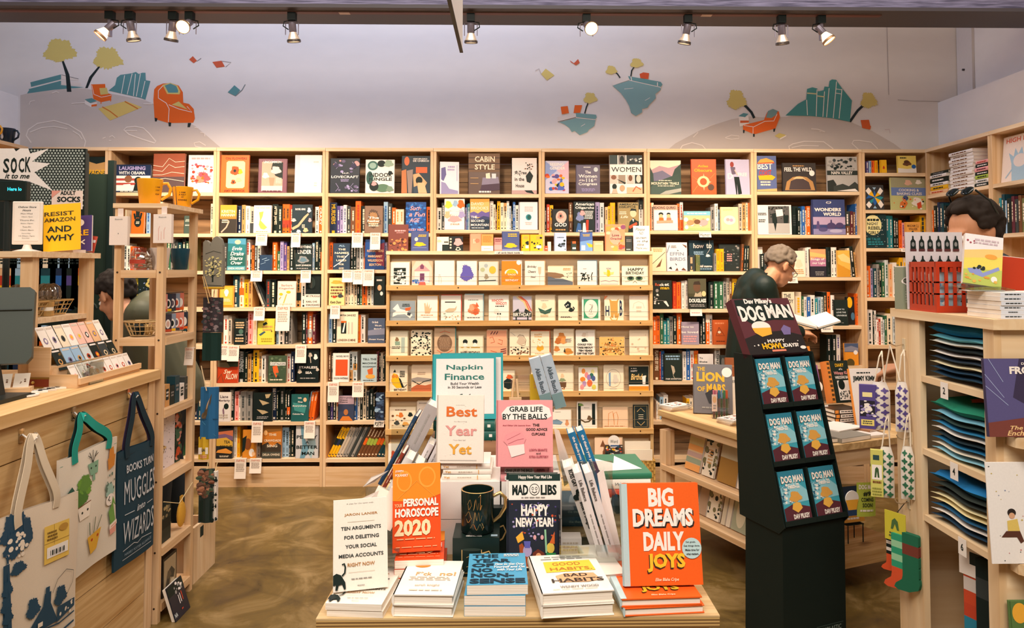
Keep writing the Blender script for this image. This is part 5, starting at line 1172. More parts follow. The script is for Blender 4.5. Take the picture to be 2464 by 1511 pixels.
 # what stands on top of the rack
KT=kzt+.0005
def ontop(x0,x1,yt,col,art,lab,t=.02,Y=5.28,hard=True,cat='book',name=None,lean=4,spine=None):
 xa,xb,zt=P(x0,yt,Y).x,P(x1,yt,Y).x,P(x0,yt,Y).z
 o=book(xb-xa-.001,zt-KT,t,col,art,hard,spine,name=name)
 o.location=((xa+xb)/2,Y+t,KT);o.rotation_euler=(rad(-lean),0,0)
 return tag(o,lab,cat,'things standing on top of the card rack')
ontop(934,982,540,'#7a4034','x .3 .2 .92 .3 i 1;x .4 .3 .8 .34 i 1;d 30 .05 .1 .55 .9 .98 #b8683c #d98a4c #4a2420','brown patterned journal standing on the rack top, far left',name='journal',cat='journal')
ontop(989,1031,557,'#4a5484','s .5 .66 .36 .12 y;r .1 .82 .9 .84 #8a94c4;e .3 .4 .1 .1 c;x .4 .16 .9 .3 y 2','dark blue notebook with yellow blob, beside the brown journal',name='notebook',cat='notebook')
ontop(1051,1080,570,'#f0e2cf','x .6 .3 .98 .5 k 1;r .45 .55 1 1 k;s .2 .3 .2 .1 #e8c49c','cream notebook with black corner on the rack top',name='notebook',cat='notebook')
ontop(1080,1114,569,'#151b1a','s .66 .4 .34 .3 i;s .66 .86 .2 .14 c;e .66 .86 .1 .07 k;x .06 .1 .2 .9 c 4','black notebook with pink cloud on the rack top',name='notebook',cat='notebook')
ontop(1131,1160,563,'#d99a78','l c .03 .3 .3 .3 .56;l c .03 .42 .3 .42 .56;e .6 .4 .2 .12 #b87a5c','rounded tan tin box on the rack top',name='gift_tin',cat='tin',t=.03)
ontop(1158,1187,564,'#e89a50','r 0 .7 1 1 w;x .1 .1 .9 .5 #d97a2c 5;x .2 .84 .8 .9 h 1','orange and white boxed set on the rack top',name='boxed_set',cat='box',t=.03,Y=5.27)
ontop(1189,1208,572,'#d98a84','x .1 .1 .95 .34 m 2;r 0 .55 1 .9 i','pink notebook beside the orange boxed set',name='notebook',cat='notebook')
ontop(1208,1250,557,'#4a5484','s .5 .72 .38 .14 y;x .3 .1 .9 .3 y 2;r 0 .9 1 1 #7a84b4','dark blue notebook with yellow blob, mid rack top',name='notebook',cat='notebook')
ontop(1255,1274,565,'y','x .2 .1 .9 .3 a 3;d 6 .08 .1 .4 .9 .8 k;r .5 .66 .9 .84 w','left of two yellow card boxes on the rack top',name='card_box',cat='box',t=.03)
ontop(1275,1306,565,'y','x .5 .1 .9 .3 a 3;e .86 .2 .1 .06 k;d 8 .06 .1 .4 .9 .9 k;r .5 .66 .9 .84 w','right of two yellow card boxes on the rack top',name='card_box',cat='box',t=.03)
ontop(1311,1318,592,'#c9502c','r .1 .5 .9 .6 w','short red box on the rack top',name='small_box',cat='box')
ontop(1318,1326,582,'#efe0cc','','slim cream box on the rack top',name='small_box',cat='box')
ontop(1334,1363,560,'#b4c4e0','x .2 .24 .8 .3 n 1;T .34 .6 .86 .76 n Sudoku;d 8 .05 .06 .4 .94 .95 k','pale blue puzzle pad on the rack top',name='puzzle_pad',cat='notebook')
ontop(1375,1387,581,'#2a3a34','r .2 .0 .9 .24 #d9602c;r .2 .62 .9 .8 w','dark bottle-shaped tin with red top on the rack',name='gift_tin',cat='tin')
ontop(1396,1426,559,'#4a64a4','x .2 .1 .8 .24 y 2;p #6f9ad0 0 .5 1 .4 1 1 0 1;r .1 .7 .4 .95 w;p y .5 .56 1 .66 1 .8 .7 .8','blue picture box with yellow shapes on the rack top',name='card_box',cat='box')
ontop(1427,1452,580,'#e0b488','x .2 .2 .9 .4 c 2','tan boxes beside the blue picture box',name='card_box',cat='box')
ontop(1457,1504,540,'#e8966c','d 26 .09 .05 .05 .95 .95 #c9502c #d9a04c #f0c4a0 #8a4a6c;e .5 .48 .3 .28 #f0a48c;T .34 .36 .7 .46 m Love;T .24 .5 .82 .58 m Oracles','coral card deck box with oval, reading Love Oracles',name='card_box',cat='box',t=.03)
ontop(1505,1522,569,'#3a3f3c','x .1 .2 .9 .4 h 2;r .1 .86 .7 .9 w','charcoal notebook behind the coral deck box',name='notebook',cat='notebook',Y=5.31)
ontop(1524,1563,543,'#f4ebe4','i .14 .08 .72 .2 d Please;i .36 .24 .62 .35 d NO;i .14 .42 .8 .52 d ice cream;i .22 .56 .9 .65 d in the;i .22 .7 .64 .79 d store;i .14 .84 .86 .94 d Thank you','handwritten white sign asking for no ice cream',name='handwritten_sign',cat='sign',t=.004,hard=False)
q=MB();a,c=P(1190,604.5,YK-.008),P(1259,611.5,YK-.008)
q.box(0,c.x-a.x,0,.002,c.z-a.z,0,mat('#f4e8da'));q.art('T .06 .16 .94 .84 k - all cards blank inside -',frame((0,0,0),(c.x-a.x,0,0),(0,0,a.z-c.z),(0,-1,0)),8)
tag(q.build('label_strip',None,loc=(a.x,YK-.0062,a.z)),'long white label strip on the rack top edge','label')
# ------------------------------------------------------------------ display table in the foreground
ZT=.76
A_,B_=PZ(760,1489,ZT),PZ(1737,1489,ZT)
TY0,TX0,TX1=A_.y,A_.x,B_.x
TY1=TY0+.93
txm,tym=(TX0+TX1)/2,(TY0+TY1)/2
tt=empty('display_table',(txm,tym,0),0,'square plywood display table crowded with stacked books','table')
hw,hd=(TX1-TX0)/2,(TY1-TY0)/2
q=MB();q.box(-hw,hw,-hd,hd,ZT-.004,ZT,wood('x','#d8bb8c','#b08a58',knots=.5,scale=.6,name='table_ply'));to=q.build('table_top',tt)
q=MB()
for k in range(6):
 q.box(-hw+.0005,hw-.0005,-hd+.0004,hd-.0004,ZT-.026+k*.0036,ZT-.0226+k*.0036,mat('#c9a468' if k%2 else '#7a5a34',.7))
q.build('ply_edge',to)
for sx in(-1,1):
 for sy in(-1,1):
  q=MB();q.box(sx*(hw-.05)-.03,sx*(hw-.05)+.03,sy*(hd-.05)-.03,sy*(hd-.05)+.03,0,ZT-.026,PINE['z']);q.build('leg',tt)
q=MB();q.box(-hw+.05,hw-.05,-hd+.04,-hd+.06,ZT-.12,ZT-.026,PINE['x']);q.build('apron',tt)
q=MB();q.box(-hw+.05,hw-.05,hd-.06,hd-.04,ZT-.12,ZT-.026,PINE['x']);q.build('apron',tt)
def relabel(o,lab,cat,grp=None):
 return tag(o,lab,cat,grp)
def pile(n,w,h,t,col,art,hard,x,y,z,rz,labs,grp,jit=.004,spine=None,sart='',stext=None,foot=True,seed=1,cat='book',yaw=None):
 """Books lying flat, covers up, foot edge (or spine edge) towards the viewer; x, y is the middle of that edge."""
 r=random.Random(seed)
 src=None
 for k in range(n):
  if src is None or k==n-1:
   o=book(w,h,t,col,art if k==n-1 else '',hard,spine,sart,True,stext=stext)
   src=o
  else:
   o=src.copy();COL.objects.link(o)
   for ch in src.children:
    c=ch.copy();COL.objects.link(c);c.parent=o
  a=rz+r.uniform(-1.5,1.5)
  M=Matrix.Translation((x+r.uniform(-jit,jit),y+r.uniform(0,jit),z+.0004))@Matrix.Rotation(rad(a),4,'Z')
  if foot:
   M=M@Matrix.Rotation(rad(-90),4,'X')
  else: # spine to the viewer: cover up, spine towards -Y
   M=M@Matrix.Rotation(rad(90),4,'Z')@Matrix.Rotation(rad(-90),4,'X')@Matrix.Translation((w/2,0,-h/2))
  o.matrix_world=M
  tag(o,labs[k],cat,grp)
  z+=t+.0008
 return z
def upright(px,py,zs,wpx,hpx,t,col,art,lab,hard=False,lean=13,yaw=0,spine=None,cat='book',ybias=0,name=None):
 p=PZ(px,py,zs)
 w,h=wpx*p.y/F,hpx*p.y/F*1.005
 o=book(w,h,t,col,art,hard,spine,detail=True,name=name)
 M=Matrix.Translation((p.x,p.y+ybias,zs+.0006))@Matrix.Rotation(rad(yaw),4,'Z')@Matrix.Rotation(rad(-lean),4,'X')@Matrix.Translation((0,t,0))
 # keep the lower back edge on the surface
 o.matrix_world=M
 o.location.z+=t*math.sin(rad(lean))*0+.0006
 lowest=min((o.matrix_world@Vector(c)).z for c in o.bound_box)
 o.location.z+=zs+.0005-lowest
 tag(o,lab,cat)
 return o
def easel(px,py,zs,lab,w=.06):
 p=PZ(px,py,zs)
 t=MB()
 for s_ in(-1,1):
  t.tube([(s_*w/2,-.02,.014),(s_*w/2,-.02,.002),(s_*w/2,.045,.002),(s_*w/2,.065,.11)],.0016,mat('#6b6660',.3,.7),6)
 t.tube([(-w/2,.045,.002),(w/2,.045,.002)],.0016,mat('#6b6660',.3,.7),6)
 tag(t.build('wire_easel',None,loc=(p.x,p.y+.028,zs)),lab,'easel')
 # pile of white cat-tail paperbacks, far left
ten='t .24 .04 .74 .06 h A plea for the open web;T .2 .155 .82 .19 #b5834e JARON LANIER;r .26 .25 .76 .253 #b9a58c;T .14 .3 .88 .34 d TEN ARGUMENTS;T .2 .40 .84 .44 d FOR DELETING;T .22 .50 .8 .54 d YOUR SOCIAL;T .1 .60 .92 .64 d MEDIA ACCOUNTS;T .26 .70 .76 .74 #b5834e RIGHT NOW;r .28 .80 .76 .803 #b9a58c;x .3 .865 .72 .885 h 1;x .44 .94 .58 .955 h 1;p k 0 .82 .06 .8 .14 .82 .18 .86 .22 .9 .23 .97 .2 .98 .16 .92 .1 .93 .08 .98 .04 .98 .05 .92 0 .93;l k .018 .16 .83 .21 .8 .22 .74 .2 .7 .16 .71'
a=PZ(842,1490,ZT)
z1=pile(2,.128,.205,.0145,'#f3eadd',ten,False,a.x+.006,a.y+.006,ZT,-4,['lower white cat-tail paperback in the pile at far left','upper white cat-tail paperback in the pile at far left'],'white cat-tail paperbacks')
upright(868,1424,z1+.0005,127,203,.016,'#f3eadd',ten,'standing white paperback with a black cat on its cover corner',yaw=14,lean=13)
# pile of white hardcovers with an orange oval
fno='e .3 .16 .14 .07 #d9822a;T .24 .36 .52 .47 #c9a06c F*ck;T .66 .36 .94 .47 #d9a56c no!;x .14 .5 .9 .62 #d8c8b8 3;T .3 .72 .72 .79 x sarah knight;x .2 .86 .8 .92 #dccdbd 1'
a=PZ(1016,1489,ZT)
pile(2,.136,.20,.0245,'#f4ede2',fno,True,a.x,a.y+.006,ZT,-3,['lower white hardcover under the orange-oval one','upper white hardcover with orange oval on its cover'],'white orange-oval hardcovers',seed=3)
# pile of three blue paperbacks
yon='B .06 .04 .52 .16 #14303f THE;B .06 .2 .74 .32 #14303f YEAR;B .06 .35 .44 .47 #14303f OF;B .06 .51 .42 .63 #14303f NO;B .06 .67 .78 .79 #14303f NON-;B .04 .83 .96 .97 #14303f SENSE;x .6 .05 .92 .15 w 2;I .46 .36 .97 .43 w How to Get Over;I .44 .45 .97 .52 w Yourself and On;I .5 .54 .92 .61 w with Your Life'
a=PZ(1194,1487,ZT)
pile(3,.138,.19,.0225,'#4f9cc0',yon,False,a.x,a.y+.006,ZT,0,['bottom blue block-letter paperback of the pile of three','middle blue block-letter paperback of the pile of three','top blue paperback with big dark block letters'],'blue block-letter paperbacks',seed=4)
# pile of two white hardcovers with a yellow note
ghb='x .2 .06 .8 .1 h 1;x .12 .12 .86 .16 h 1;p #f2c943 .18 .21 .88 .2 .9 .48 .17 .5;T .3 .24 .72 .33 #b8782c GOOD;T .24 .38 .86 .46 #b8782c HABITS.;p #dba87c .28 .6 .44 .54 .84 .56 .9 .74 .7 .78 .3 .76;T .4 .56 .74 .64 #3a2c24 BAD;T .2 .68 .94 .77 #3a2c24 HABITS;T .28 .86 .82 .91 #8a8078 WENDY WOOD;x .14 .935 .9 .955 x 1'
a=PZ(1390,1489,ZT)
pile(2,.165,.225,.0275,'#f4ece0',ghb,True,a.x,a.y+.004,ZT,5,['lower white hardcover in the pile with yellow note','upper white hardcover with a yellow note on its cover'],'white yellow-note hardcovers',seed=5)
# orange hardcovers at the right corner
joy='r 0 0 .075 1 #b9cdd0;B .345 .045 .675 .235 w BIG;B .15 .262 .93 .445 #2b1d1a DREAMS;B .135 .25 .915 .43 w DREAMS;B .26 .48 .785 .665 w DAILY;B .29 .70 .775 .885 #3a2418 JOYS;B .30 .69 .785 .87 #f2c12e JOYS;I .39 .925 .69 .965 #f5d9b4 Elise Blaha Cripe;e .875 .645 .125 .102 #b9d4d6;T .8 .575 .93 .598 d Set goals.;T .77 .612 .98 .635 d Get things done.;T .79 .65 .97 .673 d Make time for;T .8 .688 .96 .711 d what matters.'
a=PZ(1598,1484,ZT)
z1=pile(2,.186,.222,.0185,'#f0621f',joy,True,a.x,a.y+.006,ZT,4,['lower orange hardcover under the standing orange one','upper orange hardcover lying under the standing orange one'],'orange hardcovers with pale blue spines',spine='#b9cdd0',seed=6)
upright(1598,1414,z1+.0005,189,231,.02,'#f0621f',joy,'big standing orange hardcover with white and yellow block letters',True,11,2,spine='#b9cdd0')
a=PZ(1486,1440,ZT)
pile(2,.07,.2,.022,'#e8ddd0','',True,a.x-.005,a.y+.03,ZT,8,['lower pale blue and orange book left behind the orange pile','upper pale blue and orange book left behind the orange pile'],'books left of the orange pile',spine='#d9e4e4',seed=8)
# horoscope books
hor='p #f08a1c 0 0 1 0 1 .36 .6 .44 0 .42;e .72 .16 .18 .12 #f4a23c;e .72 .16 .15 .1 #f08a1c;e .24 .2 .16 .12 #f4a23c;e .24 .2 .13 .1 #f08a1c;l #f4a23c .006 .1 .4 .5 .2 .9 .4;T .05 .07 .22 .1 w JOSEPH;T .05 .115 .32 .145 w POLANSKY;T .04 .455 .2 .495 #f6c28c YOUR;B .22 .40 .95 .49 w PERSONAL;B .05 .51 .95 .61 w HOROSCOPE;B .04 .635 .79 .82 #f8dcb0 2020;x .04 .845 .88 .865 f 1;x .04 .935 .94 .95 f 1'
a=PZ(1008,1425,ZT)
z1=pile(3,.12,.2,.021,'#e04a1c',hor,False,a.x,a.y+.03,ZT,3,['bottom orange horoscope paperback in the pile','middle orange horoscope paperback in the pile','top lying orange horoscope paperback in the pile'],'orange horoscope paperbacks',seed=9)
upright(1003,1334,z1+.0005,114,200,.026,'#e5501c',hor,'standing orange paperback reading 2020 in cream numerals',yaw=9,lean=12)
# mad libs pads
ml='r 0 0 1 .075 #15302a;T .19 .015 .84 .06 w Happy New Year Mad Libs;r 0 .075 1 .275 w;B .07 .115 .38 .225 k MAD;B .62 .115 .93 .225 k LIBS;e .5 .165 .1 .062 k;e .5 .165 .088 .054 w;e .465 .155 .022 .018 k;e .535 .155 .022 .018 k;e .465 .155 .013 .011 w;e .535 .155 .013 .011 w;l k .008 .45 .185 .5 .2 .55 .185;x .22 .24 .74 .258 h 1;r 0 .275 1 1 #1c2230;d 60 .012 .05 .3 .95 .7 #6a5aa0 #4a3f7a v #c9502c;B .24 .32 .78 .44 w HAPPY;B .14 .455 .86 .555 w NEW YEAR!;p #f0b23c .14 .66 .26 .6 .3 .68 .18 .72;p #a04a20 .2 .74 .26 .72 .36 .82 .42 .96 .24 .96;e .36 .8 .085 .06 v;p #5a5cae .29 .7 .42 .7 .41 .77 .31 .77;e .57 .87 .08 .055 #c98a5a;p #6a2c1c .46 .82 .56 .78 .68 .82 .7 .96 .46 .96;e .57 .86 .055 .04 #e0a070;p #7a4a8a .48 .92 .68 .92 .7 .98 .46 .98;e .8 .77 .075 .055 #e0c050;p #d9682c .78 .72 .88 .6 .88 .73;p #2c8a4c .72 .82 .9 .82 .92 .97 .7 .97;l #8fc09a .02 .7 .58 .72 .82;e .5 .66 .03 .025 #d9a0a4;e .64 .66 .03 .025 #d9a0a4;x .3 .955 .75 .98 c 1'
for k,(dx,dy,dz)in enumerate([(-.006,.012,0),(0,0,0)]):
 upright(1287+dx*900,1374,ZT,125,218,.006,'#1c2230',ml,['navy party word-game pad, rear one of the two standing','navy party word-game pad standing in front, black and white title'][k],lean=10,ybias=dy)
 # white risers that raise the back of the display
RZ0,RZ1=ZT,.955
q=PZ(1075,1160,RZ1)
rx0,rx1,ry0=q.x-.02,PZ(1352,1160,RZ1).x,q.y
for k,(xa,xb,ya,yb)in enumerate([(rx0,(rx0+rx1)/2-.002,ry0,ry0+.3),((rx0+rx1)/2+.002,rx1,ry0,ry0+.3)]):
 t=empty('riser_box',((xa+xb)/2,ya,RZ0),0,['white riser box under the cream journals','white riser box under the pink hardcovers'][k],'riser','white riser boxes')
 w=(xb-xa)/2
 q=MB();q.box(-w,w,0,yb-ya,.0005,.093,mat('#ece2da',.5));q.build('lower_box',t)
 q=MB();q.box(-w,w,.001,yb-ya,.095,RZ1-RZ0,mat('#efe6de',.5));q.build('upper_box',t)
 # cream journals
by='d 30 .008 .03 .03 .97 .97 w;t .40 .145 .6 .155 h A JOURNAL;T .2 .17 .86 .32 #e0702c Best;t .37 .385 .64 .4 h for Becoming;T .18 .45 .86 .6 #e09a94 Year;t .36 .655 .62 .67 h Your Best Self;T .26 .72 .75 .87 #e8a83c Yet;r .08 .955 .86 .959 k'
a=PZ(1122,1158,RZ1)
z1=pile(3,.135,.135,.014,'#f4e9dc','',True,a.x,a.y+.012,RZ1,0,['bottom cream journal of the pile, spine forward','middle cream journal of the pile, spine forward','top cream journal of the pile, spine forward'],'cream journals with yellow lettering',foot=False,stext='T .04 .3 .16 .7 #d9a04c Yet;r .72 .1 .735 .9 #d9a04c;x .3 .4 .6 .6 x 1',seed=10)
upright(1106,1118,z1+.0005,112,158,.02,'#f4e9dc',by,'cream standing journal reading Best Year Yet',True,8,-2)
# pink hardcovers
gl='p #f7efe9 .18 .1 .3 .08 .8 .06 .94 .12 .98 .24 .9 .28 .2 .3 .1 .28 .08 .2;T .22 .095 .82 .175 k GRAB LIFE;T .1 .205 .9 .29 k BY THE BALLS;T .1 .37 .6 .39 #a03448 And Other Life Lessons from;T .64 .355 .76 .395 k THE;T .52 .42 .9 .46 k GOOD ADVICE;T .62 .49 .86 .53 k CUPCAKE;p #f6e4de .18 .66 .48 .62 .5 .8 .26 .86;p #ef9a9f .12 .62 .16 .52 .3 .47 .44 .48 .52 .58 .48 .66 .2 .69;l #b04a5a .006 .18 .6 .3 .55 .42 .5;l #b04a5a .006 .2 .66 .36 .6 .48 .58;T .58 .73 .9 .765 #a03448 LORYN BRANTZ;T .7 .785 .78 .81 k and;T .58 .83 .92 .865 #a03448 KYRA KUPETSKY'
a=PZ(1268,1162,RZ1)
z1=pile(2,.15,.145,.02,'#f2a0a2','',True,a.x,a.y+.012,RZ1,0,['lower pink hardcover lying spine forward','upper pink hardcover lying spine forward'],'pink hardcovers',foot=False,sart='',stext='p #f7efe9 .08 .2 .62 .2 .64 .8 .08 .8;T .1 .3 .6 .72 k GRAB LIFE BY THE BALLS;x .68 .3 .84 .7 m 2;r .9 .2 .905 .8 m',seed=11)
upright(1263,1127,z1+.0005,134,154,.024,'#f2a0a2',gl,'pink standing hardcover with a cupcake drawing',True,8,-1)
# teal books at the back, on a wooden crate
zc=.976
ya=PZ(1112,1063,zc).y
t=empty('wooden_crate',(PZ(1112,1063,zc).x,ya+.12,ZT),0,'brown slatted wooden crate under the teal books','crate')
w=(PZ(1197,1063,zc).x-PZ(1028,1063,zc).x)/2
for k in range(3):
 z0=.002+k*.0725
 for ya_ in(-.12,.108):
  q=MB();q.box(-w,w,ya_,ya_+.012,z0,z0+.068,wood('x','#b58a68','#8a6046',name='crate_wood'));q.build('slat',t)
for s_ in(-1,1):
 q=MB();q.box(s_*w-s_*.012-.006,s_*w-s_*.012+.006,-.107,.107,.002,zc-ZT,wood('y','#b58a68','#8a6046',name='crate_wood'));q.build('end_panel',t)
q=MB();q.box(-w+.02,w-.02,-.107,.107,zc-ZT-.012,zc-ZT,wood('x','#b58a68','#8a6046',name='crate_wood'));q.build('lid',t)
z1=pile(2,.2,.2,.031,'#1c5a50','',True,PZ(1119,1063,zc).x,ya+.012,zc,0,['lower dark green book under the teal books','upper dark green book under the teal books'],'dark green books on the crate',foot=False,stext='r .88 .3 .93 .6 w;x .2 .4 .5 .6 t 1',seed=12)
nap='r .055 .07 .965 .92 #f2ebe6;T .215 .165 .79 .265 #2f7a70 Napkin;T .19 .30 .815 .40 #2f7a70 Finance;T .285 .435 .73 .475 d Build Your Wealth;T .24 .49 .77 .53 d in 30 Seconds or Less;p #1c4a44 .43 .62 .47 .61 .48 .65 .45 .655;p #1c2a28 .55 .64 .6 .61 .59 .635;e .51 .65 .02 .01 k;x .24 .64 .36 .655 h 1;x .66 .64 .8 .655 h 1'
for k,(dx,dy)in enumerate([(17,.035),(0,0)]):
 upright(1117+dx,1011,z1+.0005,152,153,.012,'#35a6ac',nap,['rear teal framed book peeping out at the right','front teal framed book with a white cover panel'][k],True,8,3,ybias=dy)
 # black mug boxes and the black mug
GOLD=mat('#d9b070',.25,.9)
z2=.857
pb=PZ(1145,1388,ZT)
for k,(dx,dy,zz,hh,lab)in enumerate([(0,0,ZT,z2-ZT,'black mug box with gold mug picture, under the mug'),(.035,.118,ZT,.135,'taller black box behind the mug box')]):
 w=.059
 t=empty('mug_box',(pb.x+dx,pb.y+dy,zz),0,lab,'box','black mug boxes')
 q=MB();q.box(-w,w,0,.115 if k==0 else .03,.0005,hh,mat('#12231f',.4))
 q.art('l #d9b070 .02 .2 .3 .2 .9 .62 .9 .62 .3;e .41 .3 .21 .04 #2c3a34;l #d9b070 .03 .62 .4 .78 .34 .84 .46 .76 .6 .64 .66;l #c9a46c .014 .3 .5 .4 .44 .36 .6 .5 .52 .46 .66 .56 .6;l #c9a46c .012 .3 .74 .44 .68 .4 .8 .54 .74',frame((-w,0,hh),(2*w,0,0),(0,0,hh),(0,-1,0)),2*w/hh)
 q.art('T .28 .84 .62 .92 w CERAMIC MUG;r .82 .8 .96 .92 #8fa4b0',frame((-w,.115,hh),(2*w,0,0),(0,.115,0),(0,0,1)),1)if k==0 else None
 q.build('carton',t)
pm_=PZ(1145,1291,z2)
t=empty('mug',(pm_.x+.002,pm_.y+.042,z2+.0008),0,'black mug with gold handle and gold script','mug')
rm=.0425;hm=.108
q=MB();q.lathe([(rm-.004,0),(rm,.004),(rm,hm-.002),(rm-.001,hm),(rm-.003,hm),(rm-.004,hm-.004),(rm-.005,.008),(0,.007)],mat('#0f1f1b',.18),32,cap=False);q.lathe([(0,.0005),(rm-.004,0)],mat('#0f1f1b',.18),32,cap=False);body=q.build('body',t,50)
q=MB()
for crv in[[(-.6,.72),(-.4,.84),(-.3,.7),(-.5,.6),(-.55,.74)],[(-.2,.6),(-.05,.86),(.05,.6),(.15,.8)],[(.1,.9),(.24,.96),(.2,.6),(.34,.74)],[(-.75,.44),(-.5,.56),(-.3,.4),(-.55,.3),(-.7,.4)],[(-.2,.3),(-.1,.56),(.02,.36),(.12,.56),(.2,.34),(.36,.5)],[(-.4,.18),(-.2,.28),(0,.14),(.2,.28),(.36,.16)],[(.3,.3),(.44,.2),(.3,.12)]]:
 pts=[]
 for i in range(len(crv)-1):
  for s_ in range(4):
   f=s_/4;a0=crv[i][0]+(crv[i+1][0]-crv[i][0])*f;h0=crv[i][1]+(crv[i+1][1]-crv[i][1])*(3*f*f-2*f**3)
   an=-math.pi/2+a0;pts.append((math.cos(an)*(rm+.0002),math.sin(an)*(rm+.0002),h0*hm))
 q.tube(pts,.0008,GOLD,5)
q.build('gold_script',body)
q=MB();q.tube([(rm-.002,0,hm*.82),(rm+.016,0,hm*.9),(rm+.03,0,hm*.78),(rm+.03,0,hm*.56),(rm+.016,0,hm*.34),(rm-.001,0,hm*.22)],[.0045,.005,.005,.005,.0045,.004],GOLD,10);q.build('handle',t,60)
q=MB();q.lathe([(rm-.0035,hm-.0002),(rm-.0012,hm+.0004),(rm+.0003,hm-.0006)],GOLD,32,cap=False);q.build('gold_rim',t,60)
# books slanting in clear holders: right side lean left, left side lean right
ACR=glass('clear_acrylic','#f2f6f4',.10)
def slant(px,py,Y,wpx,lpx,ang,dep,col,stext,lab,back=14,hard=True,grp=None,sart='',yaw=0):
 """A book with its spine to the viewer, foot at (px, py), tilted sideways by ang (positive leans right) and back."""
 p=P(px,py,Y)
 t,h=wpx*Y/F,lpx*Y/F
 o=book(dep,h,t,col,'',hard,None,sart,True,stext=stext)
 o.matrix_world=Matrix.Translation(p)@Matrix.Rotation(rad(yaw),4,'Z')@Matrix.Rotation(rad(ang),4,'Y')@Matrix.Rotation(rad(-back),4,'X')@Matrix.Rotation(rad(90),4,'Z')@Matrix.Translation((dep/2,0,0))
 lo_=min((o.matrix_world@Vector(c)).z for c in o.bound_box)
 if lo_<ZT+.004:
  o.location.z+=ZT+.0045-lo_
 return tag(o,lab,'book',grp)
LB='T .08 .3 .3 .72 #5a5654 Life Balance;x .42 .36 .78 .62 #8a8480 1;e .94 .5 .02 .3 k'
slant(1448,1371,1.99,20,228,-16.5,.15,'#d5cfcd',LB,'left of two pale grey books slanting in the clear holder',5,grp='pale grey slanting books')
slant(1474,1371,1.99,20,228,-16.5,.15,'#d5cfcd',LB,'right of two pale grey books slanting in the clear holder',5,grp='pale grey slanting books')
slant(1419,1312,2.09,27,188,-19,.14,'#e9dfd8','T .04 .3 .26 .7 k ROSS GAY;d 6 .2 .3 .1 .42 .9 k;T .46 .3 .8 .72 k Book of Delights','white book with black sprigs slanting beside the pale grey ones',5,sart='')
slant(1424,1205,2.26,19,165,-20,.15,'#1f6f9c','T .06 .28 .6 .72 w the thank-you project','left of two blue spines slanting at the back',6,grp='blue slanting books')
slant(1446,1200,2.26,19,165,-20,.15,'#1f6f9c','T .06 .28 .6 .72 w the thank-you project','right of two blue spines slanting at the back',6,grp='blue slanting books')
slant(1306,985,2.42,28,122,-16,.15,'#a9b8c4','T .2 .3 .7 .7 #4a5a64 Akiko Busch;r .72 .02 1 .98 #6d8a8c','left of two blue-grey spines slanting above the pink book',4,grp='blue-grey slanting books')
slant(1336,985,2.42,28,128,-16,.15,'#a9b8c4','T .2 .3 .7 .7 #4a5a64 Akiko Busch;r .72 .02 1 .98 #6d8a8c','right of two blue-grey spines slanting above the pink book',4,grp='blue-grey slanting books')
# clear holders
def holder(px0,px1,py0,Y,dep,lab,z0=ZT,sides=True):
 a,c=P(px0,py0,Y),P(px1,py0,Y)
 w,h=(c.x-a.x)/2,a.z-z0
 t=empty('acrylic_holder',((a.x+c.x)/2,Y,z0+.0005),0,lab,'holder')
 ps=[('front_panel',(-w,w,0,.003,0,h*.4)),('back_panel',(-w,w,dep-.003,dep,0,h)),('base',(-w,w,.0032,dep-.0032,0,.003))]
 if sides:
  ps+=[('side_panel',(-w,-w+.003,.0032,dep-.0032,.0032,h*.7)),('side_panel',(w-.003,w,.0032,dep-.0032,.0032,h*.7))]
 for nm,bx in ps:
  q=MB();q.box(*bx,ACR);q.build(nm,t)
 return t
hz=PZ(1400,1372,ZT).y
holder(1346,1512,1185,1.955,.31,'clear acrylic holder with slanting pale grey books')
zq=P(1306,985,2.42).z-.006
qa,qb=P(1228,985,2.42),P(1330,985,2.42)
q=MB();q.box(qa.x,qb.x,2.416,2.615,ZT+.0005,zq-.001,mat('#e6dcd2',.5));tag(q.build('riser_box',None),'tall white riser hidden behind the pink hardcovers','riser')
holder(1229,1333,925,2.405,.2,'clear acrylic holder behind the pink hardcover',zq,False)
q=PZ(1375,1350,ZT)
o=MB();o.box(-.03,.03,0,.05,0,.045,mat('#efe6de'));o.art('x .1 .2 .9 .8 x 3',frame((-.03,0,.045),(.06,0,0),(0,0,.045),(0,-1,0)),1.3)
tag(o.build('small_box',None,loc=(q.x,q.y+.03,ZT+.004)),'white card block at the foot of the clear holder','box')
pa=PZ(1376,1276,ZT)
z1=pile(2,.16,.19,.03,'#1c5f80','',True,pa.x+.03,pa.y+.03,ZT,0,['lower teal book lying behind the clear holder','upper teal book lying behind the clear holder'],'teal books behind the holder',foot=False,stext='T .3 .35 .8 .68 #9cc4d0 the thank-you project',seed=13)
# leaflets standing in the holders
def leaflet(pts,Y,col,lab,dy=.02,art=None):
 q=MB()
 a=[P(x,y,Y+k*dy)for k,(x,y)in enumerate(pts)]
 c=sum(a,Vector())/len(a)
 n_=(a[1]-a[0]).cross(a[2]-a[1]).normalized()*.0012
 q.prism([p-c for p in a],n_,mat(col,.5))
 return tag(q.build('leaflet',None,loc=c),lab,'leaflet','leaflets in the clear holders')
leaflet([(1437,1140),(1452,1128),(1500,1345),(1474,1365)],2.03,'#efe4dc','white pointed leaflet behind the pale grey books',.004)
leaflet([(1333,1030),(1345,1035),(1385,1150),(1358,1170)],2.28,'#e9dccf','curved cream leaflet right of the pink hardcovers',.004)
leaflet([(873,1172),(893,1148),(935,1132),(902,1160)],2.14,'#f2e8de','white leaflet tip sticking out at far left',.004)
leaflet([(860,1226),(869,1200),(912,1180),(900,1216)],2.0,'#efe4da','white card flap behind the cat-tail paperback',.004)
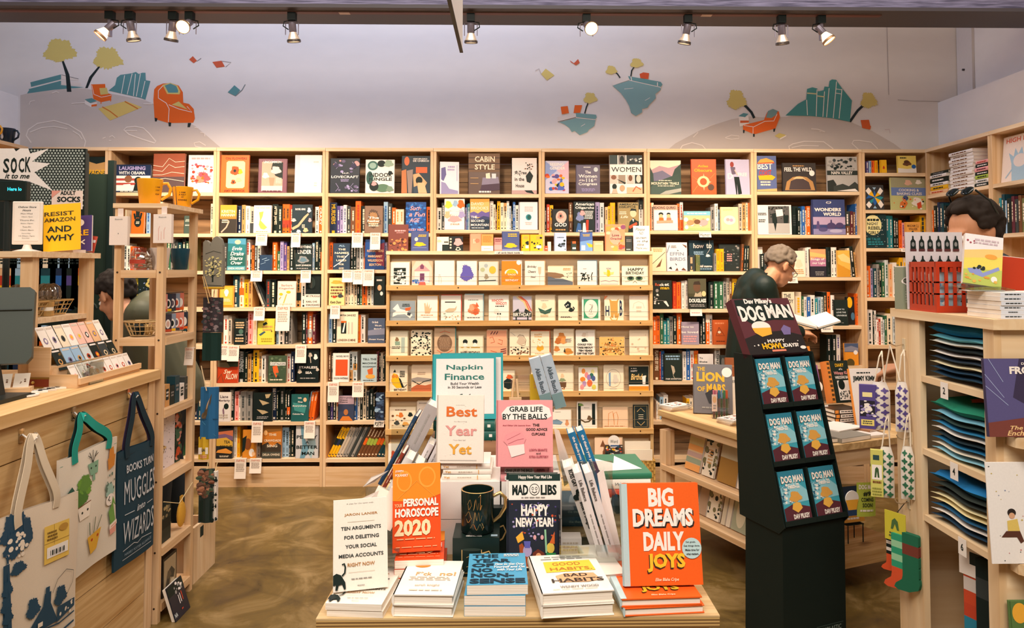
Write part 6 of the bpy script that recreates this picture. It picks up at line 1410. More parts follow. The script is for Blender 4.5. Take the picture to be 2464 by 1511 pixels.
# left group: books leaning to the right, tops towards the viewer
slant(935,1150,2.36,34,195,27,.2,'#a8a09e','x .1 .4 .5 .6 h 1','tall grey book leaning right, dark blue cover, left of teal book',5)
slant(909,1164,2.35,9,180,28,.2,'#25405c','x .1 .4 .5 .6 h 1','navy book leaning right behind the tall grey one',5)
slant(958,1205,2.3,17,150,27,.17,'#d9d2d4','x .1 .4 .5 .6 h 1','left of two white books leaning right beside the leaflet clip',6,grp='white books leaning right')
slant(981,1205,2.3,17,150,27,.17,'#d9d2d4','x .1 .4 .5 .6 h 1','right of two white books leaning right beside the leaflet clip',6,grp='white books leaning right')
slant(884,1235,2.16,9,160,29,.18,'#8a3a28','x .1 .4 .5 .6 c 1','rust red book leaning right at far left',6)
slant(898,1236,2.16,22,150,29,.17,'#d9d4d0','x .1 .4 .5 .6 h 1','thick white-edged book leaning right next to the rust one',6)
slant(925,1240,2.14,26,140,29,.17,'#5a6464','x .1 .4 .5 .6 h 1','dark grey book leaning right next to thick white-edged one',6)
q=PZ(935,1290,ZT)
for k,(px,Y,w_,h_)in enumerate([(907,2.02,.05,.1),(940,2.0,.05,.095)]):
 p=P(px,1225,Y)
 o=MB();o.box(-.024,.024,0,.04,-h_/2,h_/2,mat('#f1e6d8'));o.box(-.02,.02,.004,.036,h_/2,h_/2+.0006,mat('#d9cbb8'))
 ob=o.build('small_box',None,loc=p,rot=(rad(-12),rad(26),0));tag(ob,['left white carton leaning behind the cat-tail paperback','right white carton leaning behind the cat-tail paperback'][k],'box','white leaning cartons')
holder(862,962,1200,1.955,.1,'clear acrylic holder with white cartons at table left',sides=False)
holder(868,1018,1120,2.10,.53,'clear acrylic holder with books leaning right',z0=.8,sides=False)
# wooden easel and yellow book behind the pink ones
upright(1294,975,zq+.004,34,70,.02,'#e0b52c','x .2 .2 .8 .5 a 3','yellow book half hidden behind the blue-grey spines',True,6,0)
p=P(1240,985,2.52);p.z=zq
t=empty('book_easel',p,0,'small wooden easel left of the blue-grey spines','easel')
for k,(xa,xb)in enumerate([(-.012,0),(.012,0)]):
 q=MB();q.tube([(xa,0,0),(xb*.3+xa*.4,.01,.085)],.004,PINE['z'],6);q.build('leg',t)
q=MB();q.box(-.02,.02,-.01,-.004,.02,.028,PINE['x']);q.build('ledge',t)
# flat pile at the right rear
pa=PZ(1487,1238,ZT)
zz=ZT
for k,(w_,d_,t_,col,lab)in enumerate([(.2,.26,.05,'#e9dccd','cream speckled box under the white and green books'),(.19,.24,.026,'#c94a34','red-edged book in the right rear pile'),(.19,.24,.03,'#f3e9dc','white book with script spine in the right rear pile'),(.2,.25,.018,'#2f7a5c','green and white book on top of the right rear pile')]):
 o=book(d_,w_,t_,col,'p w .1 .2 .9 .1 .5 .5 .9 .6 .2 .9' if k==3 else '',True,None,'d 12 .1 .1 .1 .9 .9 k' if k==0 else '',True,stext='I .4 .3 .7 .7 h Walking' if k==2 else None)
 o.matrix_world=Matrix.Translation((pa.x+.01,pa.y+.005,zz+.0004))@Matrix.Rotation(rad(-3+2*k),4,'Z')@Matrix.Rotation(rad(90),4,'Z')@Matrix.Rotation(rad(-90),4,'X')@Matrix.Translation((d_/2,0,-w_/2))
 tag(o,lab,'book','right rear pile on the display table');zz+=t_+.001
 # ------------------------------------------------------------------ checkout counter on the left
CXF,CZ=-1.55,1.095
CY0,CY1=1.45,3.40
ct=empty('checkout_counter',(CXF,2.4,0),0,'long plywood checkout counter with tote bags on its front','counter')
def cpart(nm,x0,x1,y0,y1,z0,z1,m,par=None):
 q=MB();q.box(x0-CXF,x1-CXF,y0-2.4,y1-2.4,z0,z1,m)
 return q.build(nm,par or ct)
cpart('counter_top',CXF-.85,CXF+.02,CY0,CY1+.015,CZ-.04,CZ,wood('y','#e3bd88','#c99c62',scale=.7,name='counter_ply'))
q=MB()
zs=[.01,.171,.354,.56,.75,.936,CZ-.042]
for a,b_ in zip(zs,zs[1:]):
 q.box(-.02,0,CY0-2.4,CY1-.06-2.4,a+.003,b_-.001,PLY['y'])
q.build('front_cladding',ct)
cpart('corner_post',CXF-.05,CXF+.004,CY1-.055,CY1,0,CZ-.042,PINE['z'])
cpart('end_panel',CXF-.83,CXF-.055,CY1-.03,CY1-.01,0,CZ-.042,PLY['x'])
cpart('back_panel',CXF-.83,CXF-.81,CY0,CY1-.04,0,CZ-.042,PLY['y'])
def ribbon(mb,pts,w,m,wdir=(0,1,0),th=.0018):
 """A flat strap along pts; its width runs along wdir."""
 pts=[Vector(p)for p in pts]
 fine=[]
 for i in range(len(pts)-1):
  p0,p1,p2,p3=pts[max(i-1,0)],pts[i],pts[i+1],pts[min(i+2,len(pts)-1)]
  for s_ in range(6):
   f=s_/6
   fine.append(.5*((2*p1)+(p2-p0)*f+(2*p0-5*p1+4*p2-p3)*f*f+(3*p1-p0-3*p2+p3)*f**3))
 fine.append(pts[-1])
 wd_=Vector(wdir).normalized()*w/2
 vs_,fs_=[],[]
 for i,p in enumerate(fine):
  d=(fine[min(i+1,len(fine)-1)]-fine[max(i-1,0)]).normalized()
  wv=(wd_-d*wd_.dot(d))
  wv=wv.normalized()*w/2 if wv.length>w*.08 else d.orthogonal().normalized()*w/2
  n_=d.cross(wv).normalized()*th/2
  vs_+=[p+wv+n_,p-wv+n_,p-wv-n_,p+wv-n_]
 for i in range(len(fine)-1):
  for k in range(4):
   a,b_=i*4+k,i*4+(k+1)%4
   fs_.append((a,b_,b_+4,a+4))
 fs_+=[(3,2,1,0),tuple(len(vs_)-4+k for k in range(4))]
 mb.add(vs_,fs_,m)
def tote(X,Y0,Y1,zt,zb_,col,art,lab,hook,strap,lining=None,sy=(.28,.72),tilt=0,seed=1,th=.02):
 """A tote bag hanging against the counter front, its printed side towards the room."""
 r=random.Random(seed)
 t=empty('tote_bag',(X,(Y0+Y1)/2,zt),0,lab,'tote bag','tote bags hanging on the counter')
 w,h=Y1-Y0,zt-zb_
 cm=mat(col,.85,kind='cloth')
 q=MB()
 N,K=14,14
 ph=[r.uniform(0,6)for _ in range(4)]
 def surf(u,v,side):
  e=(math.sin(math.pi*u)**.5)*(math.sin(math.pi*min(1,v*1.0+.03))**.5 if v<.97 else .2)
  wr=.0016*math.sin(9*u+4*v+ph[0])+.0014*math.sin(5*v-7*u+ph[1])
  edge=.006*math.sin(6*v+ph[2])*(u-.5)
  x=side*(.004+th*.5*e)+wr
  return Vector((x,(u-.5)*w+edge,-v*h-tilt*(u-.5)*w+.004*math.sin(5*u+ph[3])))
 for side in(1,-1):
  vs_=[surf(i/N,j/K,side)for j in range(K+1)for i in range(N+1)]
  fs_=[]
  for j in range(K):
   for i in range(N):
    a=j*(N+1)+i
    f=(a,a+N+1,a+N+2,a+1)
    fs_.append(f if side>0 else tuple(reversed(f)))
  q.add(vs_,fs_,cm)
 for u in(0,1): # side seams and bottom seam
  for j in range(K):
   q.add([surf(u,j/K,1),surf(u,(j+1)/K,1),surf(u,(j+1)/K,-1),surf(u,j/K,-1)],[(0,1,2,3)],cm)
 for i in range(N):
  q.add([surf(i/N,1,1),surf((i+1)/N,1,1),surf((i+1)/N,1,-1),surf(i/N,1,-1)],[(0,1,2,3)],cm)
 if art:
  q.art(art,lambda u,v,off:surf(u,v,1)+Vector((off+.0022,0,0)),w/h,step=.00012)
 q.art(f'l #00000 .001 0 0 0 0' if False else f'r .01 .055 .99 .058 {strap if strap != col else "#cdb898"}',lambda u,v,off:surf(u,v,1)+Vector((.0012,0,0)),w/h)
 q.build('bag',t,60)
 hk=Vector(hook)-Vector((X,(Y0+Y1)/2,zt))
 for side,c in((1,strap),(-1,lining or strap)):
  ya,yb=(sy[0]-.5)*w,(sy[1]-.5)*w
  q=MB()
  o_=.006*side
  ribbon(q,[(o_+.006,ya,-.03),(o_+.004,ya,.02),(hk.x*.6+o_+.004,hk.y*.55+ya*.45,hk.z*.62),(hk.x+o_*.6+.004,hk.y-.014,hk.z-.004),(hk.x+o_*.6+.004,hk.y+.016,hk.z-.006),(hk.x*.6+o_+.006,hk.y*.55+yb*.45,hk.z*.6),(o_+.006,yb,.02),(o_+.006,yb,-.03)],.034,mat(c,.85,kind='cloth'),(0,1,0))
  q.build('strap',t,60)
 q=MB()
 q.box(CXF+.0005-X,CXF+.005-X,hk.y-.011,hk.y+.011,hk.z-.012,hk.z+.033,glass('clear_hook','#f4f0ea',.3));q.tube([(CXF+.005-X,hk.y,hk.z+.014),(hk.x+.004,hk.y,hk.z-.010),(hk.x+.016,hk.y,hk.z+.004)],.003,mat('#e6ddd4',.3),6)
 o=q.build('adhesive_hook',None,loc=(X,(Y0+Y1)/2,zt))
 tag(o,'clear adhesive hook holding the '+lab.split(',')[0],'hook','adhesive hooks')
 return t
NV='#1d4660'
art1=f's .17 .1 .17 .12 {NV};s .16 .2 .13 .1 {NV};s .3 .15 .07 .12 {NV};d 20 .02 .08 .12 .3 .3 #f0e2d0;s .2 .36 .1 .05 {NV};s .08 .46 .06 .06 {NV};s .07 .56 .06 .06 {NV};s .09 .64 .06 .06 {NV};l {NV} .02 .08 .24 .1 .5 .12 .84;p {NV} .04 .3 .1 .3 .16 .84 .06 .84;s .38 .68 .09 .08 {NV};s .74 .69 .1 .08 {NV};p {NV} .28 .86 .5 .7 .52 .62 .6 .62 .6 .7 .72 .86;r .53 .58 .58 .66 {NV};l #1d3038 .004 .62 .64 .68 .56 .8 .52 .92 .56 .92 .64 .84 .7;p {NV} .7 .76 .96 .77 .96 .83 .7 .87;r .44 .8 .5 .83 #f0e2d0;d 8 .012 .74 .77 .95 .85 #f0e2d0;l {NV} .012 .04 .88 .3 .87 .5 .86 .74 .885 .96 .87;l {NV} .016 .06 .93 .2 .9 .4 .96 .6 .975 .96 .94;r .5 .16 .82 .42 #e9c35c;r .5 .28 .82 .283 #9c7a34;r .62 .16 .623 .3 #9c7a34;e .74 .2 .06 .025 #b98c3c;x .53 .2 .66 .27 #7a5c24 3;r .53 .31 .8 .385 #f3ece6;d 1 .001 .5 .3 .6 .4 k;r .57 .335 .575 .37 k;r .59 .335 .605 .37 k;r .615 .335 .62 .37 k;r .635 .335 .65 .37 k;r .66 .335 .665 .37 k;r .68 .335 .695 .37 k;r .71 .335 .715 .37 k;r .73 .335 .745 .37 k'
tote(-1.494,2.30,2.715,.79,.335,'#eddcc6',art1,'cream tote bag with blue house and yellow card',(-1.515,2.49,1.0),'#e0cdb2',sy=(.2,.66),tilt=.07,seed=2)
art2='''s .34 .3 .13 .1 #6a9a3c;s .3 .36 .12 .09 #4c7a34;s .38 .26 .1 .08 #5f8c3c;p #f3e6d6 .26 .44 .46 .42 .44 .54 .3 .55;l #7a4a2c .008 .26 .44 .46 .42;e .33 .49 .012 .01 k;e .41 .48 .012 .01 k;p #7fa88c .42 .12 .6 .12 .58 .22 .46 .22;r .49 .22 .53 .27 #7fa88c;e .47 .16 .01 .008 k;e .55 .16 .01 .008 k;l k .008 .5 .12 .46 .03;l k .008 .5 .12 .52 .02;l k .008 .5 .12 .58 .04;l k .006 .48 .08 .43 .05;l k .006 .54 .08 .6 .06;p #d98a34 .78 .16 .95 .14 .93 .24 .8 .26;p #d98a34 .82 .08 .9 .07 .92 .15 .8 .16;s .84 .44 .1 .07 #9cc0b4;d 12 .015 .74 .3 .95 .44 #5a7a6c;e .84 .52 .09 .05 w;d 5 .01 .78 .49 .9 .56 k;p #e8b23c .42 .72 .66 .7 .6 .86 .5 .88;e .5 .76 .015 .012 r;e .6 .75 .015 .012 r;l #3c5a34 .01 .46 .71 .44 .6;l #3c5a34 .01 .52 .71 .54 .58;l #3c5a34 .01 .58 .7 .66 .6;p #6fa04c .84 .74 .94 .72 .9 .56 .96 .6 .9 .5 .86 .58 .8 .62;p #e9a090 .82 .76 .96 .74 .94 .82 .84 .83;p #f0e4d6 .82 .74 .97 .72 .97 .76 .82 .78;p #2c5a4c .06 .3 .16 .24 .22 .3 .14 .38;l #2c5a4c .006 .14 .36 .16 .44;l #3c6a5c .006 .1 .82 .14 .72 .12 .66'''
tote(-1.518,2.64,3.02,.893,.465,'#f0e4d2',art2.replace('\n',''),'cream tote bag printed with potted plants, teal straps',(-1.522,2.78,1.015),'#1f9c8c','#123c3c',sy=(.22,.8),tilt=.02,seed=3)
art3='T .2 .14 .92 .21 #c9ced4 BOOKS TURN;t .14 .27 .99 .47 #c9ced4 MUGGLES;I .44 .52 .7 .575 #c9ced4 into;r .16 .555 .38 .562 #c9ced4;r .76 .555 .92 .562 #c9ced4;t .14 .62 .96 .81 #c9ced4 WIZARDS;l #c9ced4 .006 .16 .865 .4 .84 .5 .86 .62 .84 .9 .865;T .2 .89 .9 .915 #7f94a4 HARRY POTTER ALLIANCE;r .16 .94 .9 .945 #c9ced4'
tote(-1.522,3.03,3.345,.822,.37,'#1d3d4c',art3,'navy tote bag with silver capitals, purple lined straps',(-1.524,3.17,1.02),'#16303c','#3a2a4c',sy=(.22,.86),seed=4)
tote(-1.49,1.80,2.24,.70,.28,'#e6d5c0','','plain cream tote bag cut by the left picture edge',(-1.535,2.0,1.0),'#dcc9b0',seed=5)
# ------------------------------------------------------------------ on the counter
def on(px,py,z=CZ):
 return PZ(px,py,z)
 # stepped pin-card stand
PX0,PY0,PY1=CXF-.05,2.90,3.37
t=empty('card_stand',(PX0,(PY0+PY1)/2,CZ),0,'stepped wooden stand full of pin cards on the counter','stand')
hw=(PY1-PY0)/2
for nm,x0,x1,z0,z1,m in(('tray',-.178,0,.0005,.012,PINE['y']),('front_lip',-.004,.008,.012,.034,PINE['y']),('step',-.118,-.08,.012,.08,PINE['y']),('step',-.178,-.14,.012,.15,PLY['y'])):
 q=MB();q.box(x0,x1,-hw,hw,z0,z1,m);q.build(nm,t)
q=MB();q.box(-.178,0,-hw-.008,-hw,.0005,.05,PINE['x']);q.box(-.178,-.1,-hw-.008,-hw,.05,.15,PINE['x']);q.build('end_panel',t)
rr=random.Random(5)
tiers=[(-.014,.013,9,['w']*9,.075),(-.075,.062,7,['k','s','s','u','k','d','k'],.085),(-.128,.136,8,['w','w','c','w','i','i','f','w'],.095)]
for ti,(dx,dz,n_,cols,hh)in enumerate(tiers):
 for k in range(n_):
  w=(PY1-PY0-.02)/n_*.9
  yy=PY0+.01+(k+.5)*(PY1-PY0-.02)/n_
  q=MB();c=cols[k]
  q.box(-.0015,0,-w/2,w/2,0,hh,C({'w':'#f5eadf','i':'#f2c0b0'}.get(c,c)))
  dark=c in 'kd'
  spec=f'r .1 .06 .9 .14 {"w" if dark else "#d9c8b8"};e .5 .62 .22 .14 {rr.choice(["#d9a05c", "#c9502c", "d", "#8a7a9c", "i", "#e0c8a0"])};e .5 .62 .12 .08 {rr.choice(["k", "w", "y"])}'
  q.art(spec,frame((.0,-w/2,hh),(0,w,0),(0,0,hh),(1,0,0)),w/hh)
  o=q.build('pin_card',None,loc=(PX0+dx,yy,CZ+dz+.0005),rot=(0,rad(-28),rad(rr.uniform(-2,2))))
  nm={'w':'white','k':'black','s':'pale blue','u':'pale grey','d':'charcoal','c':'cream','i':'pink','f':'peach'}[c]
  tag(o,f'{nm} pin card, {ORD[k + 1]} from left, {["lowest", "middle", "top"][ti]} tier of the counter stand','pin card',f'pin cards on the {["lowest", "middle", "top"][ti]} tier')
  # clear boxes of buttons
def bin_of_buttons(px,py,w,d,h,lab,n_,seed,glab):
 p=on(px,py)
 t=empty('acrylic_box',(p.x,p.y,CZ),0,lab,'box')
 for nm,bx in(('side_panel',(-w,-w+.003,-d,d,.0005,h)),('side_panel',(w-.003,w,-d,d,.0005,h)),('side_panel',(-w+.003,w-.003,-d,-d+.003,.0005,h)),('side_panel',(-w+.003,w-.003,d-.003,d,.0005,h)),('base',(-w+.003,w-.003,-d+.003,d-.003,.0005,.004))):
  q=MB();q.box(*bx,ACR);q.build(nm,t)
 r=random.Random(seed)
 for k in range(n_):
  q=MB(Matrix.Rotation(r.uniform(-.9,.9),4,'X')@Matrix.Rotation(r.uniform(-.9,.9),4,'Y'))
  c=r.choice(['#e8dcc8','#2a2c2a','#c9b49c','#d9a04c','#8a8478','#b8482c','#f3ece4','#5a7a4c'])
  q.lathe([(.014,0),(.015,.002),(.012,.0045)],mat(c,.3),12);q.lathe([(.008,.0048),(.006,.005)],mat(r.choice(['#15201f','#f3ece4','#d9602c']),.3),10)
  zz=.012+(k/n_)*h*.62
  o=q.build('button_badge',None,loc=(p.x+r.uniform(-w+.02,w-.02),p.y+r.uniform(-d+.02,d-.02),CZ+zz))
  tag(o,glab,'badge',glab)
bin_of_buttons(205,922,.045,.05,.085,'front clear box of badges beside the pin stand',22,3,'round badge heaped in the front clear box')
bin_of_buttons(140,898,.045,.05,.09,'rear clear box of badges behind the red chest',20,4,'round badge heaped in the rear clear box')
p=on(166,905)
q=MB();q.box(-.018,.018,0,.002,0,.12,mat('#f4eadf'));q.art('p k .4 .4 .5 .1 .6 .4;e .5 .56 .14 .06 k;e .5 .7 .3 .1 k;e .5 .68 .2 .06 w',frame((-.018,0,.12),(.036,0,0),(0,0,.12),(0,-1,0)),.3);tag(q.build('bookmark',None,loc=(p.x,p.y-.005,CZ+.004),rot=(rad(-8),rad(-4),0)),'white upright bookmark with black emblem between badge boxes','bookmark')
p=on(100,930)
t=empty('trinket_chest',(p.x,p.y-.01,CZ),0,'small red and gold chest with its lid open','chest')
q=MB();q.box(-.055,.055,-.04,.04,.0005,.04,mat('#8a3a24',.4));q.box(-.056,.056,-.041,.041,.034,.041,mat('#9c7a3c',.35,.5));q.box(-.056,.056,-.041,.041,.0004,.006,mat('#9c7a3c',.35,.5));q.box(-.05,.05,-.035,.035,.0411,.0415,mat('#2a2018'));q.build('body',t)
q=MB(Matrix.Translation((0,.04,.042))@Matrix.Rotation(rad(-75),4,'X'));q.box(-.055,.055,-.08,0,0,.012,mat('#8a6a3c',.4));q.box(-.045,.045,-.07,-.01,-.0006,0,mat('#b59a64',.4));q.build('lid',t)
q=MB();q.ball((0,-.043,.022),.006,mat('#d9b464',.3,.7),8,6);q.build('clasp',t)
p=on(62,905)
q=MB(Matrix.Rotation(rad(80),4,'Y'));q.lathe([(.0,0),(.05,.002),(.055,.012),(.05,.022),(0,.024)],mat('#7a3426',.4),20,cap=False);tag(q.build('round_tin',None,loc=(p.x-.01,p.y+.05,CZ+.056)),'dark red round tin standing behind the open chest','tin')
p=on(158,925)
q=MB();q.box(-.05,.05,-.03,.03,.0005,.006,PINE['x']);[q.box(a,b_,c,d_,.006,.022,PINE['x'])for a,b_,c,d_ in((-.05,.05,-.03,-.026),(-.05,.05,.026,.03),(-.05,-.046,-.026,.026),(.046,.05,-.026,.026))];tag(q.build('wooden_tray',None,loc=(p.x,p.y,CZ),rot=(0,0,rad(25))),'little empty wooden tray in front of the badge boxes','tray')
for k,(px,py,w,col)in enumerate([(92,944,.03,'#f5ece2'),(112,940,.028,'#e6d9c8'),(132,936,.03,'#f3e6d8'),(150,932,.028,'#eee0d0'),(166,929,.026,'#f4e9dd')]):
 p=on(px,py)
 q=MB();q.box(-w,w,-w*.8,w*.8,0,.006,mat(col));q.art('x .1 .2 .9 .4 k 1;e .6 .66 .12 .16 d',lambda u,v,off:Vector(((u-.5)*2*w,(.5-v)*1.6*w,.006+off)),1)
 tag(q.build('sticker_stack',None,loc=(p.x,p.y,CZ+.0005),rot=(0,0,rad(30+9*k))),f'white sticker stack, {ORD[k + 1]} from left along the counter edge','stickers','sticker stacks on the counter edge')
p=on(66,953)
q=MB();q.lathe([(.024,0),(.036,.001),(.036,.006),(.024,.0065)],mat('#f0e6da'),22,cap=False);q.lathe([(.0,.004),(.024,.004)],mat('#2a2c2a'),22,cap=False);tag(q.build('sticker_ring',None,loc=(p.x,p.y,CZ+.0005)),'white ring-shaped sticker roll near the counter edge','sticker roll')
p=on(20,950)
t=empty('card_holder',(p.x,p.y+.02,CZ),rad(20),'small wooden block holding earring cards at picture left edge','holder')
q=MB();q.box(-.06,.06,-.03,.03,.0005,.022,PINE['x']);q.build('block',t)
for k in range(2):
 q=MB(Matrix.Translation((-.03+.055*k,0,.022))@Matrix.Rotation(rad(-35),4,'X'));q.box(-.024,.024,0,.0015,0,.055,mat('#f4e8d8'));q.art('d 4 .06 .2 .4 .8 .8 e',frame((-.024,0,.055),(.048,0,0),(0,0,.055),(0,-1,0)),.9);q.build('earring_card',t)
 # register terminal seen from behind
t=empty('register_terminal',(-1.84,2.60,CZ),0,'dark grey register terminal turned away, at the left edge','terminal')
M=Matrix.Translation((0,0,.12))@Matrix.Rotation(rad(24),4,'Z')@Matrix.Rotation(rad(-12),4,'X')
q=MB(M);q.prism([(-.16,0,.0),(.2,0,.0),(.215,0,.02),(.215,0,.25),(.2,0,.262),(-.16,0,.262)],(0,.045,0),mat('#3c443e',.45));q.box(-.155,.21,-.006,0,.18,.186,mat('#252b28',.5));q.box(.06,.08,-.007,0,.14,.155,mat('#8a8f8a',.3,.5));bevel(q.build('screen_back',t),.006,3)
q=MB(M);q.box(-.15,.205,.045,.048,.015,.25,mat('#15201f',.15));q.build('screen',t)
q=MB();q.prism([(.0,-.02,.0005),(.12,-.02,.0005),(.09,-.02,.16),(.03,-.02,.16)],(0,.1,0),mat('#1d2422',.4));q.box(-.06,.18,-.06,.12,.0005,.014,mat('#1d2422',.4));q.build('stand',t)
# hutch standing on the counter's back
HX0,HX1,HY0,HY1,HZ=-2.3,-1.80,2.93,3.36,1.60
t=empty('counter_hutch',(HX1,3.1,CZ),0,'open pine hutch standing on the counter','hutch')
def hpart(nm,x0,x1,y0,y1,z0,z1,m,par=None):
 q=MB();q.box(x0-HX1,x1-HX1,y0-3.1,y1-3.1,z0-CZ,z1-CZ,m);return q.build(nm,par or t)
hpart('top_shelf',HX0,HX1+.02,HY0-.03,HY1+.02,HZ-.022,HZ,EDGE)
for x in(HX0,HX1-.04):
 for y in(HY0,HY1-.04):
  hpart('post',x,x+.045,y,y+.04,CZ+.0005,HZ-.022,PINE['z'])
hpart('middle_shelf',HX0,HX1-.002,HY0+.04,HY1-.04,1.325,1.345,EDGE)
for k,(y,lab)in enumerate([(3.04,'left wire basket in the counter hutch holding clear bags'),(3.21,'right wire basket in the counter hutch holding clear bags')]):
 t2=empty('wire_basket',(HX1-.1,y,1.3455),0,lab,'basket','wire baskets in the hutch')
 q=MB()
 for j in range(4):
  f=j/3;w=.045+.02*f
  q.tube([(-w,-w,.005+.055*f),(w,-w,.005+.055*f),(w,w,.005+.055*f),(-w,w,.005+.055*f)],.0018 if j<3 else .004,mat('#c9a468',.4,.3),5,closed=True)
 for a in range(16):
  an=a/16*4;sd,f=int(an),an-int(an)
  c=[(-1+2*f,-1),(1,-1+2*f),(1-2*f,1),(-1,1-2*f)][sd]
  q.tube([(c[0]*.045,c[1]*.045,.004),(c[0]*.065,c[1]*.065,.06)],.0014,mat('#c9a468',.4,.3),5)
 q.box(-.045,.045,-.045,.045,.001,.004,mat('#c9a468',.4,.3));q.build('wire_body',t2)
 q=MB();r=random.Random(k)
 for j in range(9):
  q.ball((r.uniform(-.03,.03),r.uniform(-.03,.03),.02+.01*j*.4),(.02,.02,.012),mat(r.choice(['#b08a5c','#8a7a5c','#d9c8a4','#6a5a44']),.5),8,6)
 o=q.build('filling',t2,60)
 q=MB()
 for j in range(3):
  q.ball((-.02+.02*j,0,.085),(.03,.035,.045),glass('clear_bag','#f0ece6',.16),10,7)
 q.build('clear_bag',t2,60)
p=P(160,740,3.0)
q=MB();[q.lathe([(.024,z0),(.026,z0+.002),(.026,z0+.02),(.024,z0+.022)],mat('#c9a468',.3,.6),18)for z0 in(0,.036)];q.lathe([(.0245,.022),(.0245,.036)],mat('#f0e6d8'),18);tag(q.build('stacked_tin',None,loc=(HX1-.055,3.125,1.3455)),'gold-lidded round tins between the hutch baskets','tin')
# on top of the hutch
p=P(65,605,3.12)
t=empty('hours_sign',(p.x,3.12,HZ+.0005),0,'white framed stand listing store hours','sign')
w=P(101,540,3.12).x-P(29,540,3.12).x;h0=.03;h1=P(65,485,3.12).z-HZ
q=MB();q.box(-w/2,w/2,-.006,.006,h0,h1,mat('#efe4da',.35));bevel(q.build('frame',t),.004,3)
q=MB();q.box(-w/2+.012,w/2-.012,-.0078,-.006,h0+.014,h1-.012,mat('#f5ece4'));q.art('I .14 .05 .9 .1 d Oxbow Store;I .32 .14 .68 .19 d Hours;t .26 .24 .74 .275 d Mon-Wed;t .3 .33 .76 .365 d 10am-7pm;t .22 .42 .82 .455 d Thurs-Fri;t .26 .51 .78 .545 d 9am-7pm;t .34 .6 .7 .635 d Tues-Fri;t .26 .69 .82 .725 d 10am-8pm;t .32 .78 .7 .81 d Saturday;t .2 .85 .86 .885 d 10:30am-7pm;t .34 .91 .66 .94 d Sunday',frame((-w/2+.012,-.0078,h1-.012),(w-.024,0,0),(0,0,h1-h0-.026),(0,-1,0)),.6);q.build('sheet',t)
q=MB();q.lathe([(.05,0),(.05,.004),(.018,.012),(.012,.03)],mat('#efe4da',.35),20);q.build('foot',t,50)
def propped(px,py,wpx,hpx,Y,zs,col,art,lab,rz=0,roll=0,lean=12,t=.006,cat='book'):
 p=P(px,py,Y);w,h=wpx*Y/F,hpx*Y/F
 o=book(w,h,t,col,art,False)
 o.matrix_world=Matrix.Translation((p.x,Y,zs))@Matrix.Rotation(rad(rz),4,'Z')@Matrix.Rotation(rad(roll),4,'Y')@Matrix.Rotation(rad(-lean),4,'X')
 lo_=min((o.matrix_world@Vector(c)).z for c in o.bound_box);o.location.z+=zs+.0006-lo_
 return tag(o,lab,cat)
propped(150,604,82,115,3.19,HZ,'#f5bd16','T .02 .16 .82 .25 #4a3a14 RESIST;T .02 .29 .86 .38 #4a3a14 AMAZON;T .1 .47 .76 .6 k AND;T .06 .66 .84 .79 k WHY','bright yellow booklet reading AND WHY beside the hours sign',8,-5,10,.004)
propped(196,603,50,88,3.30,HZ,'#4a3a78','e .45 .2 .2 .1 w;T .3 .4 .86 .56 y RE;l w .03 .4 .8 .7 .68;l w .03 .7 .8 .4 .68','purple book behind the yellow booklet',6,-4,10,.012)
p=P(190,603,3.03)
q=MB();q.prism([(-.07,-.03,0),(.05,-.03,0),(.07,.03,.0),(-.05,.03,0)],(0,0,.012),mat('#e6d4cc'));tag(q.build('leaflet_stack',None,loc=(-1.86,3.25,HZ+.0006)),'pale leaflet stack lying before the purple book','leaflets')
propped(219,603,14,40,3.33,HZ,'#c9482c','x .1 .2 .9 .5 w 1','small red leaflet at the right end of the hutch top',10,8,10,.004,'leaflet')
# customer display behind the hutch
p=P(30,460,3.5)
t=empty('customer_display',(p.x,3.5,CZ+.0),0,'dark customer display with cyan letters on a pole','display')
zc_=p.z-CZ
q=MB();q.box(-.11,.07,-.015,.02,zc_-.045,zc_+.045,mat('#10211f',.3));bevel(q.build('screen_housing',t),.004)
q=MB();q.art('T .55 .3 .94 .5 #2fc8e0 Here Io',frame((-.1,-.0152,zc_+.04),(.16,0,0),(0,0,.08),(0,-1,0)),2);q.mats=[glow('#2fc8e0',1.2,'display_letters')];q.build('screen_text',t)
q=MB();q.tube([(-.02,.0,-CZ),(-.02,.0,zc_-.045)],.014,bk,10);q.lathe([(.09,-CZ+.0005),(.09,-CZ+.012),(.02,-CZ+.02)],bk,20,cx=-.02);q.build('pole',t)
# ------------------------------------------------------------------ sock rack with the dotted sign
YS=4.3
a,c=P(-40,357,YS),P(201,600,YS)
t=empty('sock_rack',((a.x+c.x)/2,YS,0),0,'black metal sock rack topped by a dotted sign','rack')
w=(c.x-a.x)/2
for sx in(-1,1):
 for yy in(.03,.33):
  q=MB();q.box(sx*(w-.03)-.018,sx*(w-.03)+.018,yy,yy+.03,0,a.z-.02,mat('#12201e',.45));q.build('post',t)
for z in(.15,.55,.95,1.35,1.62):
 q=MB();q.box(-w+.03,w-.03,.035,.05,z,z+.015,mat('#12201e',.45));q.build('rail',t)
q=MB();q.box(-w+.03,w-.03,.345,.352,.1,a.z-.1,mat('#15261f',.6));q.build('back_sheet',t)
hz_=a.z-c.z
mpf=frame((-w,0,a.z),(2*w,0,0),(0,0,hz_),(0,-1,0))
q=MB();q.box(-w,w,0,.02,c.z,a.z,mat('#111e1c',.5))
dots=''
for i in range(17):
 for j in range(23):
  dots+=f'e {.47 + .031 * i + (.0155 if j % 2 else 0):.3f} {.02 + .026 * j:.3f} .0105 .0105 #aab4ae;'
q.art(dots,mpf,1,step=0)
